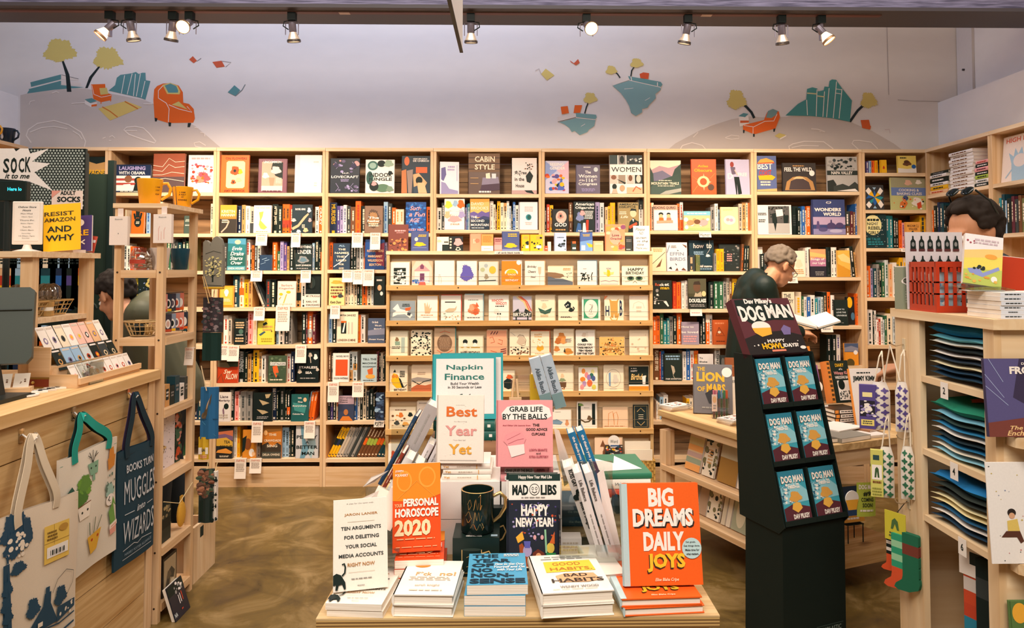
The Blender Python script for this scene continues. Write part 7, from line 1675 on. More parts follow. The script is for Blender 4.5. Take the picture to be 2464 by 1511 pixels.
q.art('p #f1ebe8 0 0 .3 0 .32 .03 .36 0 .44 0 .46 .05 .64 0 .48 .13 .66 .15 .505 .237 .69 .42 .456 .33 .475 .54 .42 .47 .4 .32 0 .29',mpf,1,off0=.0012)
q.art('T .2 .1 .26 .245 k S;B .272 .09 .335 .25 k O;T .35 .095 .405 .24 k C;T .415 .085 .47 .235 k K;I .22 .25 .46 .3 k it to me',mpf,1,off0=.0018)
q.build('sign_panel',t)
a,c=P(121,458,YS-.02),P(194,503,YS-.02)
q=MB();q.box(0,c.x-a.x,0,.004,c.z-a.z,0,mat('#f2ddd2'));q.art('B .28 .02 .78 .24 k ADULT;B .18 .32 .94 .62 k SOCKS;B .6 .7 .78 .98 k 15;p #e8a090 0 .0 .3 0 0 .4',frame((0,0,0),(c.x-a.x,0,0),(0,0,a.z-c.z),(0,-1,0)),1.5);o=q.build('price_card',None,loc=(a.x,YS-.006,a.z));tag(o,'pink card lettered ADULT SOCKS on the dotted sign','sign')
def sock(loc,h,cols,lab,grp,flip=1,rz=0,roll=0,name='sock',band=None,tagart=None,foot=1.0,pat=''):
 """A sock hanging by its cuff: striped leg, heel, foot and toe, with a paper band at the top."""
 t=empty(name,loc,rz,lab,'sock',grp)
 t.rotation_euler=(0,rad(roll),rz)
 w=h*.3
 q=MB()
 n_=max(4,len(cols))
 for k in range(n_):
  z0,z1=-h*.72*k/n_,-h*.72*(k+1)/n_
  q.prism([(-w/2,-.009,z1),(w/2,-.009,z1),(w/2,-.009,z0),(-w/2,-.009,z0)],(0,.018,0),mat(C(cols[k%len(cols)]),.85,kind='cloth'))
 if pat:
  q.art(pat,frame((-w/2,-.009,0),(w,0,0),(0,0,h*.72),(0,-1,0)),.4)
 o=q.build('leg',t)
 bevel(o,.004,2)
 q=MB();fx=flip
 f=[(-w/2,-h*.72),(w/2,-h*.72),(w/2+fx*0,-h*.86)]
 pts=[(-w*.5*fx,-h*.72),(w*.5*fx,-h*.72),(w*.55*fx,-h*.8),(w*.95*fx*foot,-h*.9),(w*1.05*fx*foot,-h*.97),(w*.8*fx*foot,-h*1.0),(w*.1*fx,-h*.98),(-w*.45*fx,-h*.9),(-w*.56*fx,-h*.8)]
 if fx<0:
  pts.reverse()
 q.prism([(x,-.009,z)for x,z in pts],(0,.018,0),mat(C(cols[-1]if len(cols)<4 else cols[-1]),.85,kind='cloth'))
 bevel(q.build('foot',t),.005,2)
 if band:
  q=MB();q.box(-w*.62,w*.62,-.012,.012,-h*.22,h*.06,C(band));q.art(tagart or 'x .15 .2 .85 .8 k 3',frame((-w*.62,-.012,h*.06),(w*1.24,0,0),(0,0,h*.28),(0,-1,0)),1.3);q.build('paper_band',t)
 return t
rr=random.Random(11)
xs=[P(x,640,YS).x for x in(14,44,76,112,138,166,190)]
colsets=[['k','f','r','y'],['t','s','t','s'],['d','h','e','d'],['q','q','t','q'],['n','n','b','n'],['k','k','p','k'],['y','o','y','k']]
nmx=['black and peach','teal patterned','charcoal','dark teal','navy','black and purple','yellow and orange']
for lev,z in((0,1.60),(1,1.2)):
 for k,x in enumerate(xs):
  sock((x,YS+.019,z),.3,colsets[(k+lev*3)%7],f'{nmx[(k + lev * 3) % 7]} sock, {ORD[k + 1]} from left, {["upper", "lower"][lev]} bar of the black rack','socks on the black rack',1,rz=0,band=rr.choice(['w','c','s']))
  # ------------------------------------------------------------------ open shelf unit at the counter's end
UX0,UX1,UY0,UY1=-1.745,-1.53,3.425,3.79
ut=empty('shelf_unit',((UX0+UX1)/2,(UY0+UY1)/2,0),0,'tall open pine shelf unit at the end of the counter','shelf unit')
uxm,uym=(UX0+UX1)/2,(UY0+UY1)/2
def upart(nm,x0,x1,y0,y1,z0,z1,m,par=None):
 q=MB();q.box(x0-uxm,x1-uxm,y0-uym,y1-uym,z0,z1,m);return q.build(nm,par or ut)
UZ=[.075,.313,.616,.911,1.23,1.527]
UTOP=1.82
for x in(UX0,UX1-.03):
 for y in(UY0,UY1-.03):
  po=upart('post',x,x+.03,y,y+.03,0,UTOP-.02,PINE['z'])
  q=MB()
  for z in UZ:
   q.lathe([(.0045,-.001),(.0045,.0005)],mat('#3a2a20',.4),8,cx=x+.015-uxm,cy=y-uym-.0002,cz=z-.01,axis='y')
  q.build('screw',po)
upart('top_panel',UX0-.005,UX1+.02,UY0-.01,UY1+.01,UTOP-.02,UTOP,EDGE)
for z in UZ:
 upart('shelf',UX0+.031,UX1-.002,UY0+.002,UY1-.002,z-.02,z,PINE['y'])
 upart('shelf_edge',UX1-.0015,UX1+.004,UY0+.031,UY1-.031,z-.034,z+.0,PINE['y'])
 upart('shelf_edge',UX0+.031,UX1-.031,UY0-.004,UY0+.0015,z-.034,z,PINE['x'])
def mugobj(x,y,z,r,h,col,lab,art=None,hang=0,col2=None,grp=None,taper=1.0):
 t=empty('mug',(x,y,z+.0005),rad(hang),lab,'mug',grp)
 q=MB();m=mat(C(col),.25)
 q.lathe([(r*.7*taper,0),(r*.78*taper,.003),(r,h-.002),(r-.002,h),(r-.004,h-.003),(r*.74*taper,.006),(0,.006)],m,28,cap=False);q.lathe([(0,.0003),(r*.7*taper,.0003)],m,28,cap=False)
 if art:
  q.art(art,lambda u,v,off:Vector((math.sin((u-.5)*2)*(r*(.78*taper+(1-.78*taper)*(1-v))+off),-math.cos((u-.5)*2)*(r*(.78*taper+(1-.78*taper)*(1-v))+off),h*(1-v))),1)
 q.build('body',t,50)
 q=MB();q.tube([(r*.94,0,h*.84),(r*1.3,0,h*.86),(r*1.55,0,h*.66),(r*1.45,0,h*.4),(r*.84,0,h*.2)],r*.13,m,8);q.build('handle',t,60)
 return t
mugobj(-1.63,3.50,UTOP,.055,.115,'#f2a81c','larger yellow mug on top of the open shelf unit','T .78 .3 .99 .36 #7a4a14 I AM;T .78 .42 .99 .48 #7a4a14 A RAY;T .78 .58 .99 .64 #7a4a14 OF',hang=20)
mugobj(-1.56,3.68,UTOP,.048,.098,'#f2a81c','smaller yellow mug with navy side on top of the shelf unit','p #2c3c4c .0 0 .28 0 .3 1 .0 1;T .46 .26 .74 .33 #5a3410 I AM;T .42 .37 .78 .44 #5a3410 A RAY;T .54 .49 .66 .55 #5a3410 OF;T .38 .62 .84 .7 #5a3410 SUNSHINE',hang=10)
# hanging earphone boxes on the posts
for k,(px,Y,x_,lab)in enumerate([(291,UY0-.005,0,'white earphone box hanging on the unit post, left'),(396,UY0-.005,0,'white earphone box hanging on the unit post, right')]):
 a,c=P(px-21,521-k*5,Y),P(px+21,590-k*5,Y)
 t=empty('earphone_box',((a.x+c.x)/2,Y,c.z),0,lab,'box','white earphone boxes')
 w,h=(c.x-a.x)/2,a.z-c.z
 q=MB();q.box(-w,w,-.022,0,0,h,mat('#f3e4da'));q.art('T .3 .08 .72 .13 h Bluetooth;l #e09a8c .012 .3 .9 .3 .5 .36 .42;l #e09a8c .012 .6 .86 .6 .56 .66 .46;l #e09a8c .01 .45 .9 .45 .6' if k else 'T .3 .08 .72 .13 h Bluetooth;e .5 .6 .03 .02 h',frame((-w,-.022,h),(2*w,0,0),(0,0,h),(0,-1,0)),.6);q.build('carton',t)
 q=MB();q.box(-w*.3,w*.3,-.006,-.004,h,h+.035,mat('#e9d6cc'));q.build('hang_tab',t)
 # jar of mints, two bookish mugs, baskets
t=empty('candy_jar',(-1.665,3.52,UZ[5]+.0005),0,'round clear jar of white mints in the shelf unit','jar')
q=MB();q.lathe([(.03,0),(.05,.006),(.06,.03),(.058,.06),(.046,.085),(.04,.092),(.043,.1)],glass('jar_glass','#f6f4f0',.10),24,cap=False);q.lathe([(0,.001),(.03,.001)],glass('jar_glass','#f6f4f0',.10),24,cap=False);q.build('glass_jar',t,60)
r=random.Random(2)
q=MB()
for k in range(60):
 an,rr_,zz=r.uniform(0,6.28),math.sqrt(r.random())*.048,r.uniform(.012,.078)
 rr_*=(1-((zz-.04)/.05)**2*.5)
 q.ball((rr_*math.cos(an),rr_*math.sin(an),zz),(.0085,.0085,.005),mat(r.choice(['#efe2d4','#e6d2c0','#d9c4b4','#c9a894']),.35),8,5)
o=q.build('mint',t,60);o['kind']='stuff'
q=MB();q.add([(.0615*math.sin(a_/6*1.2-.6),-.0615*math.cos(a_/6*1.2-.6),z_)for z_ in(.028,.046)for a_ in range(7)],[(i,i+1,i+8,i+7)for i in range(6)],mat('#b84432'));q.build('label',t)
mugobj(-1.60,3.55,UZ[5],.042,.1,'#efe0d6','tall white mug in the shelf unit beside the jar','I .5 .3 .8 .4 #c9a89c good;I .5 .5 .8 .6 #c9a89c days',hang=150)
mugobj(-1.57,3.69,UZ[5],.042,.1,'#1f4a5c','dark teal mug in the shelf unit','s .8 .6 .1 .16 w',hang=150)
t=empty('wire_basket',(-1.66,3.52,UZ[4]+.0005),0,'oval wire basket with dark and gold trinkets in the shelf unit','basket')
q=MB()
for j in range(4):
 f=j/3;q.tube([((.05+.03*f)*math.cos(k/16*6.283),(.04+.022*f)*math.sin(k/16*6.283),.004+.062*f)for k in range(16)],.0016 if j<3 else .004,mat('#d0ae78',.4,.2),5,closed=True)
for k in range(18):
 c_,s_=math.cos(k/18*6.283),math.sin(k/18*6.283)
 q.tube([(.05*c_,.04*s_,.003),(.08*c_,.062*s_,.066)],.0013,mat('#d0ae78',.4,.2),5)
q.lathe([(0,.001),(.05,.003)],mat('#d0ae78',.4,.2),16,cap=False);q.build('wire_body',t)
for k in range(7):
 q=MB();q.ball((-.035+.012*k,.005*(-1)**k,.03),(.008,.01,.026),mat('#16211f' if k<4 else '#c9a468',.4,0 if k<4 else .5),8,6)
 q.build('trinket',t,60)
 # watch-strap style cards hanging on a small rack between the right posts
t=empty('hook_rack',(UX1-.05,3.63,UZ[4]+.0005),0,'small rack of hanging boxed pendants in the shelf unit','rack')
q=MB();q.tube([(0,-.12,.19),(0,.12,.19)],.002,mat('#2a3230',.4,.5),6);q.tube([(.02,-.12,.1),(.02,.12,.1)],.002,mat('#2a3230',.4,.5),6)
for y in(-.12,.12):
 q.tube([(0,y,0),(0,y,.19)],.002,mat('#2a3230',.4,.5),6);q.tube([(.02,y,0),(.02,y,.1)],.002,mat('#2a3230',.4,.5),6)
q.build('wire_frame',t)
for lev,z in((0,.19),(1,.1)):
 for k in range(5):
  c=['#d98a7a','#2a3240','#3a3440','#8a94a4','#d97a64'][(k+lev*2)%5]
  q=MB();q.box(-.004,.004,-.018,.018,-.085,-.004,mat(c));q.art('e .5 .55 .34 .26 w;e .5 .55 .22 .16 '+['#d9b0a0','k','#6a5a64','#c9502c','w'][k]+';r .05 .84 .95 .98 '+['#c9502c','y','d','r','o'][k],frame((.004,-.018,-.004),(0,.036,0),(0,0,.081),(1,0,0)),.45)
  o=q.build('pendant_box',None,loc=(UX1-.05+.02*lev,3.63-.088+.044*k,UZ[4]+z+.001),rot=(0,0,rad(-35)));tag(o,f'{["pink", "navy", "plum", "grey", "coral"][(k + lev * 2) % 5]} pendant box, {ORD[k + 1]} from left, {["upper", "lower"][lev]} rail of the hook rack','pendant box','pendant boxes on the hook rack')
  # lower shelves
r=random.Random(9)
for k in range(6):
 c=['w','a','k','q','w','d'][k]
 q=MB();h=r.uniform(.08,.13);q.box(-.02,.02,-.024,.024,0,h,C(c));q.art('r .2 .2 .8 .7 k;x .25 .3 .75 .6 w 2' if c in 'wa' else 'x .2 .3 .8 .6 h 2',frame((.02,-.024,h),(0,.048,0),(0,0,h),(1,0,0)),.4)
 o=q.build('gift_box',None,loc=(UX1-.045,3.49+.052*k,UZ[3]+.0005));tag(o,f'{CNAME[c]} slim gift box, {ORD[k + 1]} from the counter in the shelf unit','box','slim gift boxes in the shelf unit')
p=(UX1-.06,3.62,UZ[2]+.0005)
t=empty('spiral_notebook',p,0,'tall white speckled spiral notebook in the shelf unit','notebook')
q=MB();q.box(-.012,0,-.1,.09,0,.235,mat('#efe2e2'));q.art('d 60 .012 .03 .03 .92 .97 d h #6a5a64',frame((0,-.1,.235),(0,.19,0),(0,0,.235),(1,0,0)),.8);q.build('cover',t)
q=MB()
for k in range(20):
 q.tube([(-.014,.088,.012+.011*k),(-.006,.098,.013+.011*k),(.002,.088,.012+.011*k)],.0015,mat('#2a3230',.4,.5),4)
q.build('spiral',t)
q=MB();q.box(-.03,0,0,.05,0,.23,mat('#2c4438'));q.art('d 30 .08 .03 .03 .97 .97 #c9502c #e0a090 #3a6a54 k',frame((0,0,.23),(0,.05,0),(0,0,.23),(1,0,0)),.2);tag(q.build('floral_notebook',None,loc=(UX1-.06,3.722,UZ[2]+.0005)),'dark floral notebook at the far post of the shelf unit','notebook')
t=empty('wire_basket',(UX1-.005-.07,3.485,UZ[2]+.0005),0,'tall wire basket with paper bags in the shelf unit','basket')
q=MB()
for j in range(6):
 f=j/5;q.tube([((.03+.04*f)*math.cos(k/16*6.283),(.022+.018*f)*math.sin(k/16*6.283),.004+.12*f)for k in range(16)],.0015 if j<5 else .004,mat('#c9a468',.4,.2),5,closed=True)
for k in range(14):
 c_,s_=math.cos(k/14*6.283),math.sin(k/14*6.283);q.tube([(.03*c_,.022*s_,.003),(.07*c_,.04*s_,.124)],.0012,mat('#c9a468',.4,.2),5)
q.lathe([(0,.001),(.03,.003)],mat('#c9a468',.4,.2),14,cap=False);q.build('wire_body',t)
q=MB();q.ball((0,0,.08),(.035,.02,.07),mat('#e8cdb8',.7),10,8);q.build('paper_bag',t,60)
# bottom shelves
q=MB();q.ball((0,0,.065),(.014,.04,.06),mat('#dfa53c',.5),14,10);q.box(-.003,.003,-.012,.012,.11,.15,mat('#dfa53c',.5));tag(q.build('yellow_pouch',None,loc=(UX1-.02,3.70,UZ[1]+.006)),'amber patterned pouch hanging over the lower shelf of the unit','pouch')
q=MB();q.box(-.09,0,-.05,.05,0,.16,mat('#1d2a26',.5));q.box(0,.001,-.04,.04,.06,.1,mat('#0f1816'));q.art('d 12 .06 .1 .02 .9 .3 #8a7a5c #b8a070',frame((0,-.05,.16),(0,.1,0),(0,0,.16),(1,0,0)),.6);tag(q.build('file_box',None,loc=(UX1-.02,3.54,UZ[1]+.0005)),'dark file box with label slot on the unit lower shelf','box')
q=MB();q.tube([(UX1+.006,UY0+.03,UZ[1]+.2),(UX1+.012,3.6,UZ[1]+.15),(UX1+.006,UY1-.03,UZ[1]+.2)],.0022,mat('#d9c090',.6),6);tag(q.build('twine',None),'slack twine strung across the lower shelf','twine')
q=MB();q.box(-.14,0,-.08,.06,0,.17,mat('#2a2622',.4));q.box(0,.0012,-.07,.05,.012,.158,mat('#b09a78',.4));q.art('p #4a4438 .1 .9 .3 .4 .6 .3 .9 .5 .8 .7 .5 .6 .4 .9;s .7 .8 .24 .14 #e0d0b0;s .4 .5 .2 .14 #6a5a44',frame((.0013,-.07,.158),(0,.12,0),(0,0,.146),(1,0,0)),.8);tag(q.build('picture_box',None,loc=(UX1-.012,3.58,UZ[0]+.0005),rot=(0,0,0)),'framed picture box with stormy print on bottom shelf','box')
q=MB();q.box(-.004,0,-.09,.06,0,.15,mat('#1a2030',.3));q.art('r .0 .02 1 .3 k;d 14 .05 .4 .05 .95 .3 w h;r .5 .4 .54 .66 w;r .6 .38 .64 .64 w;r .7 .36 .75 .62 #c9482c;T .02 .78 .2 .9 u NA;r .5 .8 .6 .84 #c9482c',frame((0,-.09,.15),(0,.15,0),(0,0,.15),(1,0,0)),1);q.box(-.02,-.0045,-.085,.055,.003,.147,PAGES);tag(q.build('glossy_book',None,loc=(UX1+.075,3.53,.0008),rot=(0,rad(-18),0)),'glossy navy book propped on the floor against the unit','book')
slip(445,836,466,878,'handwritten slip hanging in the open shelf unit',Y=UY1-.04)
# ------------------------------------------------------------------ things hanging on the unit's far end
YH=UY1+.02
def hang_panel(x0,y0,x1,y1,col,art,nm,lab,cat,th=.012,Y=YH,kind='cloth',bend=.004,group=None):
 a,c=P(x0,y0,Y),P(x1,y1,Y)
 w,h=c.x-a.x,a.z-c.z
 q=MB()
 N=6
 m=mat(col,.8,kind=kind)
 for k in range(N):
  u0,u1=k/N*w,(k+1)/N*w
  f=lambda u:bend*math.sin(u/w*9)
  q.add([(u0,f(u0),0),(u1,f(u1),0),(u1,f(u1),-h),(u0,f(u0),-h),(u0,f(u0)+th,0),(u1,f(u1)+th,0),(u1,f(u1)+th,-h),(u0,f(u0)+th,-h)],[(3,2,1,0),(4,5,6,7),(0,1,5,4),(2,3,7,6),(1,2,6,5),(3,0,4,7)],m)
 if art:
  q.art(art,lambda u,v,off:Vector((u*w,bend*math.sin(u*9)-off-.0004,-v*h)),w/h)
 q.tube([(w/2,th/2,0),(w/2,th+.004,.03),(w/2,th+.01,.035)],.002,mat('#d9c090',.6),6)
 return tag(q.build(nm,None,loc=(a.x,Y,a.z)),lab,cat,group)
a=P(489,690,YH)
sc_=YH/F
q=MB()
outl=[(0,0),(46,0),(46,60),(44,100),(40,114),(31,121),(22,117),(17,104),(16,96),(12,106),(4,112),(-2,106),(-2,60)]
q.prism([(x*sc_,0,z*sc_)for x,z in outl],(0,.03,0),mat('#8f8a7c',.85,kind='cloth'))
q.box(0,46*sc_,-.002,.032,-6*sc_,0,mat('#d9a82c',.7))
q.art('p k .44 .9 .52 .9 .5 .5 .46 .5;l k .012 .48 .7 .3 .5;l k .012 .48 .66 .7 .46;l k .012 .48 .6 .5 .4;l k .012 .46 .8 .2 .7;l k .012 .5 .78 .82 .68;d 60 .022 .06 .36 .92 .78 #e6dca0 #d9cc88;l k .01 .06 .96 .96 .98;l k .008 .1 .3 .5 .24 .9 .28',frame((0,0,112*sc_),(46*sc_,0,0),(0,0,112*sc_),(0,-1,0)),.4)
o=q.build('oven_mitt',None,loc=(a.x,YH,a.z));bevel(o,.006,3);tag(o,'grey oven mitt with a tree print hanging on the shelf unit','oven mitt')
hang_panel(489,716,534,800,'#3a3438','d 60 .05 .03 .03 .97 .97 #5a4448 #7a5a5c #2a3034 #8a7a7c #4a5450','floral_cloth','dark floral folded cloth hanging below the oven mitt','cloth',Y=YH+.02)
hang_panel(487,801,530,868,'#12342e','','green_cloth','dark green cloth hanging under the floral one','cloth',Y=YH+.022)
hang_panel(483,932,523,1056,'#2a6a9c','l #1c4a70 .02 0 .62 1 .62;p #5a4a34 .1 .6 .4 .3 .66 .12 .6 .3 .3 .62;p #d0b090 .2 .5 .42 .3 .56 .2 .4 .4;e .2 .56 .14 .07 #6a5a44;l #4a8ab0 .008 .1 .66 .9 .95','blue_bag','blue pouch with rabbit ears hanging on the shelf unit','pouch',Y=YH+.01)
hang_panel(478,1052,500,1106,'#e0b52c','r 0 .46 1 .76 w;T .05 .5 .95 .64 d USIAN;x .1 .8 .9 .95 i 2','yellow_packet','yellow and white packet hanging below the blue pouch','packet',Y=YH+.01)
hang_panel(479,1130,511,1258,'#23302c','d 50 .06 .05 .04 .95 .5 #8a5a44 #b0785c #4a5a44 #6a4a3c;r .06 .58 .94 .96 #12261f','wall_calendar','dark floral calendar hanging low on the shelf unit','calendar',th=.02,Y=YH+.01,kind='')
hang_panel(512,1135,520,1254,'#e8dcd0','d 20 .04 .05 .03 .95 .97 k','wall_calendar','narrow speckled calendar edge beside the floral one','calendar',th=.02,Y=YH+.012,kind='')
# twine strings
q=MB();q.tube([P(487,665,YH-.012),P(503,730,YH-.02)],.0022,mat('#d9b47c',.6),6);q.tube([P(491,665,YH-.012),P(506,715,YH-.02)],.0022,mat('#d9b47c',.6),6);q.tube([P(484,880,YH-.006),P(497,940,YH-.012)],.0025,mat('#e0c8a0',.6),6);tag(q.build('tie_string',None),'tan cords tying the cloths to the shelf unit','cord')
# slatted wooden crate on the floor behind the unit
t=empty('wooden_crate',(-1.605,3.975,0),0,'pale slatted crate with a hand hole on the floor behind the unit','crate')
for k in range(4):
 q=MB();q.box(.045,.06,-.135+.069*k,-.068+.069*k,.0005,.27 if k<3 else .245,PLYP['z']);q.build('board',t)
q=MB();q.box(-.09,.044,-.135,-.121,.0005,.25,PINE['z']);q.build('end_panel',t)
q=MB();q.box(-.09,.044,.121,.135,.0005,.25,PINE['z']);q.build('end_panel',t)
q=MB();q.box(-.09,.044,-.12,.12,.0005,.012,PINE['y']);q.build('base',t)
q=MB();q.box(.0602,.0608,-.06,-.02,.2,.25,mat('#22302a',.8));q.build('hand_hole',t)
# mug on the left bookcase
mugobj(P(22,340,5.35).x,5.33,ZTOP+TH,.05,.1,'#25303c','dark mug with white dog on the left bookcase top','s .4 .55 .12 .3 w',hang=0)
mugobj(P(-12,340,5.2).x,5.15,ZTOP+TH,.05,.1,'#e8a02c','orange-rimmed mug cut by the left picture edge','',hang=0)
# ------------------------------------------------------------------ rotated table on the right
ZR=.725
RL,RCn=Vector((.851,4.42,0)),Vector((1.254,3.466,0))
ang=math.atan2(RCn.x-RL.x,RL.y-RCn.y) # the table is turned by this angle
ex,ey=Vector((math.cos(ang),math.sin(ang),0)),Vector((-math.sin(ang),math.cos(ang),0))
RW,RD=.88,1.035
rt=empty('shop_table',RCn,ang,'turned pine table with notebook shelves behind the black floor display','table')
def rpart(nm,x0,x1,y0,y1,z0,z1,m,par=None):
 q=MB();q.box(x0,x1,y0,y1,z0,z1,m);return q.build(nm,par or rt)
def RT(x,y,z=ZR):
 return RCn+ex*x+ey*y+Vector((0,0,z))
rpart('table_top',-.015,RW+.015,-.015,RD+.015,ZR-.03,ZR,wood('y','#dcb883','#b78f5a',scale=.8,name='table_pine'))
rpart('apron',.02,RW-.02,.0,.02,ZR-.11,ZR-.03,PINE['x']);rpart('apron',0,.02,0,RD,ZR-.075,ZR-.03,PINE['y'])
for x in(0,RW-.06):
 for y in(.0,RD-.06):
  rpart('leg',x+.001,x+.06,y+.021,y+.08,0,ZR-.11,PINE['z'])
for z in(.42,.205):
 rpart('shelf',.003,.26,.081,RD-.05,z-.022,z,PINE['y']);rpart('shelf_lip',-.008,.0025,.03,RD-.001,z-.024,z+.004,PINE['y'])
rpart('shelf_back',.262,.274,.081,RD-.05,.2,ZR-.03,OLDW['y'])
rpart('low_platform',.3,RW-.05,.1,RD-.1,.10,.16,PLY['x'])
# notebooks on the table's left shelves: covers face left
for z,lst in((.42,[(.06,.13,'#e8c7a0','r 0 .1 1 .3 #d9c890;r 0 .3 1 .46 #f0a860;r 0 .5 1 .62 #c9a8a0;r 0 .66 1 .8 #9aa890;r 0 .82 1 1 #f0a860','striped pastel notebook'),(.21,.1,'#efe2cc','d 30 .07 .02 .02 .98 .98 #4a4a3c #7a7450 k;p #efe2cc .2 .2 .8 .2 .8 .8 .2 .8;x .28 .3 .72 .7 a 5','leafy-framed planner'),(.34,.15,'#a87c3c','r 0 0 1 .42 #c9bfa4','two-tone tan notebook'),(.5,.11,'#f3e2d0','r .72 .4 .98 .56 #c9a04c','cream notebook with gold plate'),(.63,.14,'#f1e6da','r 0 .3 1 .42 #eaa296;x .1 .85 .4 .92 h 1;p #b8964c .3 0 .9 0 .8 .12 .4 .12','white notebook with pink band'),(.79,.12,'#6a5a50','','brown notebook')]),(.205,[(.06,.1,'#a88a70','','tan notebook'),(.17,.07,'#b89a80','','beige notebook'),(.25,.1,'#efe2cc','d 30 .07 .02 .02 .98 .98 #4a4a3c #7a7450 k;p #efe2cc .2 .2 .8 .2 .8 .8 .2 .8','leafy-framed planner'),(.37,.03,'#d9ccb4','','slim cream notebook'),(.41,.03,'#e6dac6','','slim white notebook'),(.45,.12,'#a9ad94','e .5 .5 .3 .4 #d9d0b4','sage notebook with oval'),(.6,.06,'#eec9b4','T .4 .4 .6 .5 d BLUM','pink notebook'),(.67,.03,'#b89c94','','slim mauve notebook'),(.71,.03,'#d9c8c4','','slim pale notebook'),(.75,.08,'#c9b4ac','','rose notebook')])):
 for k,(y,w,col,art,what)in enumerate(lst):
  h=(.205 if z>.4 else .175)+.01*((k*7)%3-1)
  o=book(w,h,.012,col,art,False,name='notebook')
  yy=RD-.07-y-w/2
  o.matrix_world=Matrix.Translation(RT(.075,yy,z+.004))@Matrix.Rotation(ang+rad(-90),4,'Z')@Matrix.Rotation(rad(-14),4,'X')
  tag(o,f'{what}, {ORD[k + 1]} from left, {"upper" if z > .4 else "lower"} shelf of the turned table','notebook','notebooks on the turned table')
def rstand(px,py,wpx,hpx,t,col,art,lab,face,lean=14,hard=True,cat='book',spine=None,zs=ZR,roll=0,name=None,sart='',lift=0):
 p=PZ(px,py,zs);w,h=wpx*p.y/F,hpx*p.y/F
 o=book(w,h,t,col,art,hard,spine,sart,True,name=name)
 o.matrix_world=Matrix.Translation((p.x,p.y,zs))@Matrix.Rotation(rad(face),4,'Z')@Matrix.Rotation(rad(roll),4,'Y')@Matrix.Rotation(rad(-lean),4,'X')@Matrix.Translation((0,t,0))
 lo_=min((o.matrix_world@Vector(c)).z for c in o.bound_box);o.location.z+=zs+.0006-lo_+lift
 return tag(o,lab,cat)
rstand(1716,998,92,118,.022,'#6f6a6c','T .1 .06 .3 .14 y THE;B .08 .16 .8 .36 #f2b52c LION;T .1 .46 .3 .56 #f2b52c OF;B .34 .4 .82 .58 #f2b52c MARS;e .86 .16 .13 .1 w;p #2c2c30 .3 .6 .5 .5 .7 .62 .66 .8 .4 .8;x .2 .86 .6 .92 h 1','grey hardcover with yellow LION lettering on the turned table',-14,16)
p=PZ(1730,1004,ZR)
t=empty('pen_cup',(p.x,p.y-.03,ZR+.0005),0,'clear pouch of coloured pens before the grey hardcover','pens')
q=MB();q.box(-.045,.045,-.014,.014,0,.11,ACR);q.build('clear_pouch',t)
for k,c in enumerate(['#d97a8c','#e08ca0','#3a7a9c','#7a9cb8','#4a8a5c','#d9643c']):
 q=MB();q.tube([(-.035+.014*k,0,.003),(-.035+.014*k,0,.105)],.0055,'#3f6a4c' if k%2 else '#8a5a5c',8);q.tube([(-.035+.014*k,0,.105),(-.035+.014*k,0,.15)],.006,c,8);q.build('pen',t,50)
q=MB();q.box(-.05,-.022,-.018,-.016,.04,.13,mat('#f0d8cc'));q.art('e .5 .3 .36 .2 f;x .2 .6 .8 .9 h 2',frame((-.05,-.018,.13),(.028,0,0),(0,0,.09),(0,-1,0)),.3);q.build('pouch_label',t)
for k,(px,py,n_)in enumerate([(1625,985,3),(1768,1018,3)]):
 p=PZ(px,py,ZR)
 for j in range(n_):
  q=MB();q.box(-.075,.075,-.055,.055,0,.009,mat(['#c9b094','#e6d8c4','#d9d4cc'][j]));q.art('d 14 .08 .05 .05 .95 .95 #8a7a64 #b8502c #4a6a8c k',lambda u,v,off:Vector(((u-.5)*.15,(.5-v)*.11,.009+off)),1.3)
  tag(q.build('booklet',None,loc=(p.x,p.y,ZR+.0005+j*.0097),rot=(0,0,ang+rad(6*j))),f'{["bottom", "middle", "top"][j]} booklet of the flat pile at the turned table {["left end", "front edge"][k]}','booklet','flat booklets on the turned table')
rstand(1785,998,56,90,.01,'#f0e4d4','p y .3 .8 .5 .5 .7 .8;e .5 .42 .12 .12 #e8b86c;x .2 .08 .8 .2 h 1','cream picture book with small yellow figure behind the display',10,16)
rstand(1778,960,60,96,.03,'#8a4a24','r .1 .2 .9 .22 #b87a44;l #b87a44 .01 .2 .3 .5 .9','brown leather journal standing behind the grey hardcover',-10,8,cat='journal',name='journal')
# right half: stacks and standing books
rstand(1962,985,50,104,.012,'#8f5f94','e .9 .5 .2 .12 w','purple standing book right of the black display',14,14)
p0=PZ(2046,1028,ZR)
wk='r .0 0 .16 1 #e8903c;x .02 .02 .15 .98 k 9;T .4 .07 .8 .15 y DIARY;T .54 .18 .7 .23 w of a;T .28 .26 .96 .36 i Wimpy Kid;T .3 .37 .98 .44 w WRECKING BALL;r .36 .48 .9 .95 w;e .54 .58 .15 .12 k;l k .012 .6 .5 .7 .46;d 30 .02 .38 .74 .88 .94 k d'
zz=pile(4,.14,.15,.021,'#3a2a1c','',True,p0.x,p0.y+.02,ZR,14,[f'{w_} brown and cream striped-spine book in the pile under the ball cover' for w_ in('bottom','second','third','top')],'striped-spine books',foot=False,stext='p #e8903c 0 .1 .14 .1 .14 .9 0 .9;p w .18 .12 .8 .12 .8 .88 .18 .88;x .22 .35 .76 .7 k 1;p #c9702c .84 .1 1 .1 1 .9 .84 .9',seed=21)
rstand(2030,974,62,100,.05,'#1d2a24',wk,'black book with wrecking ball picture on top of the striped pile',16,14,spine='#d9803c',zs=zz)
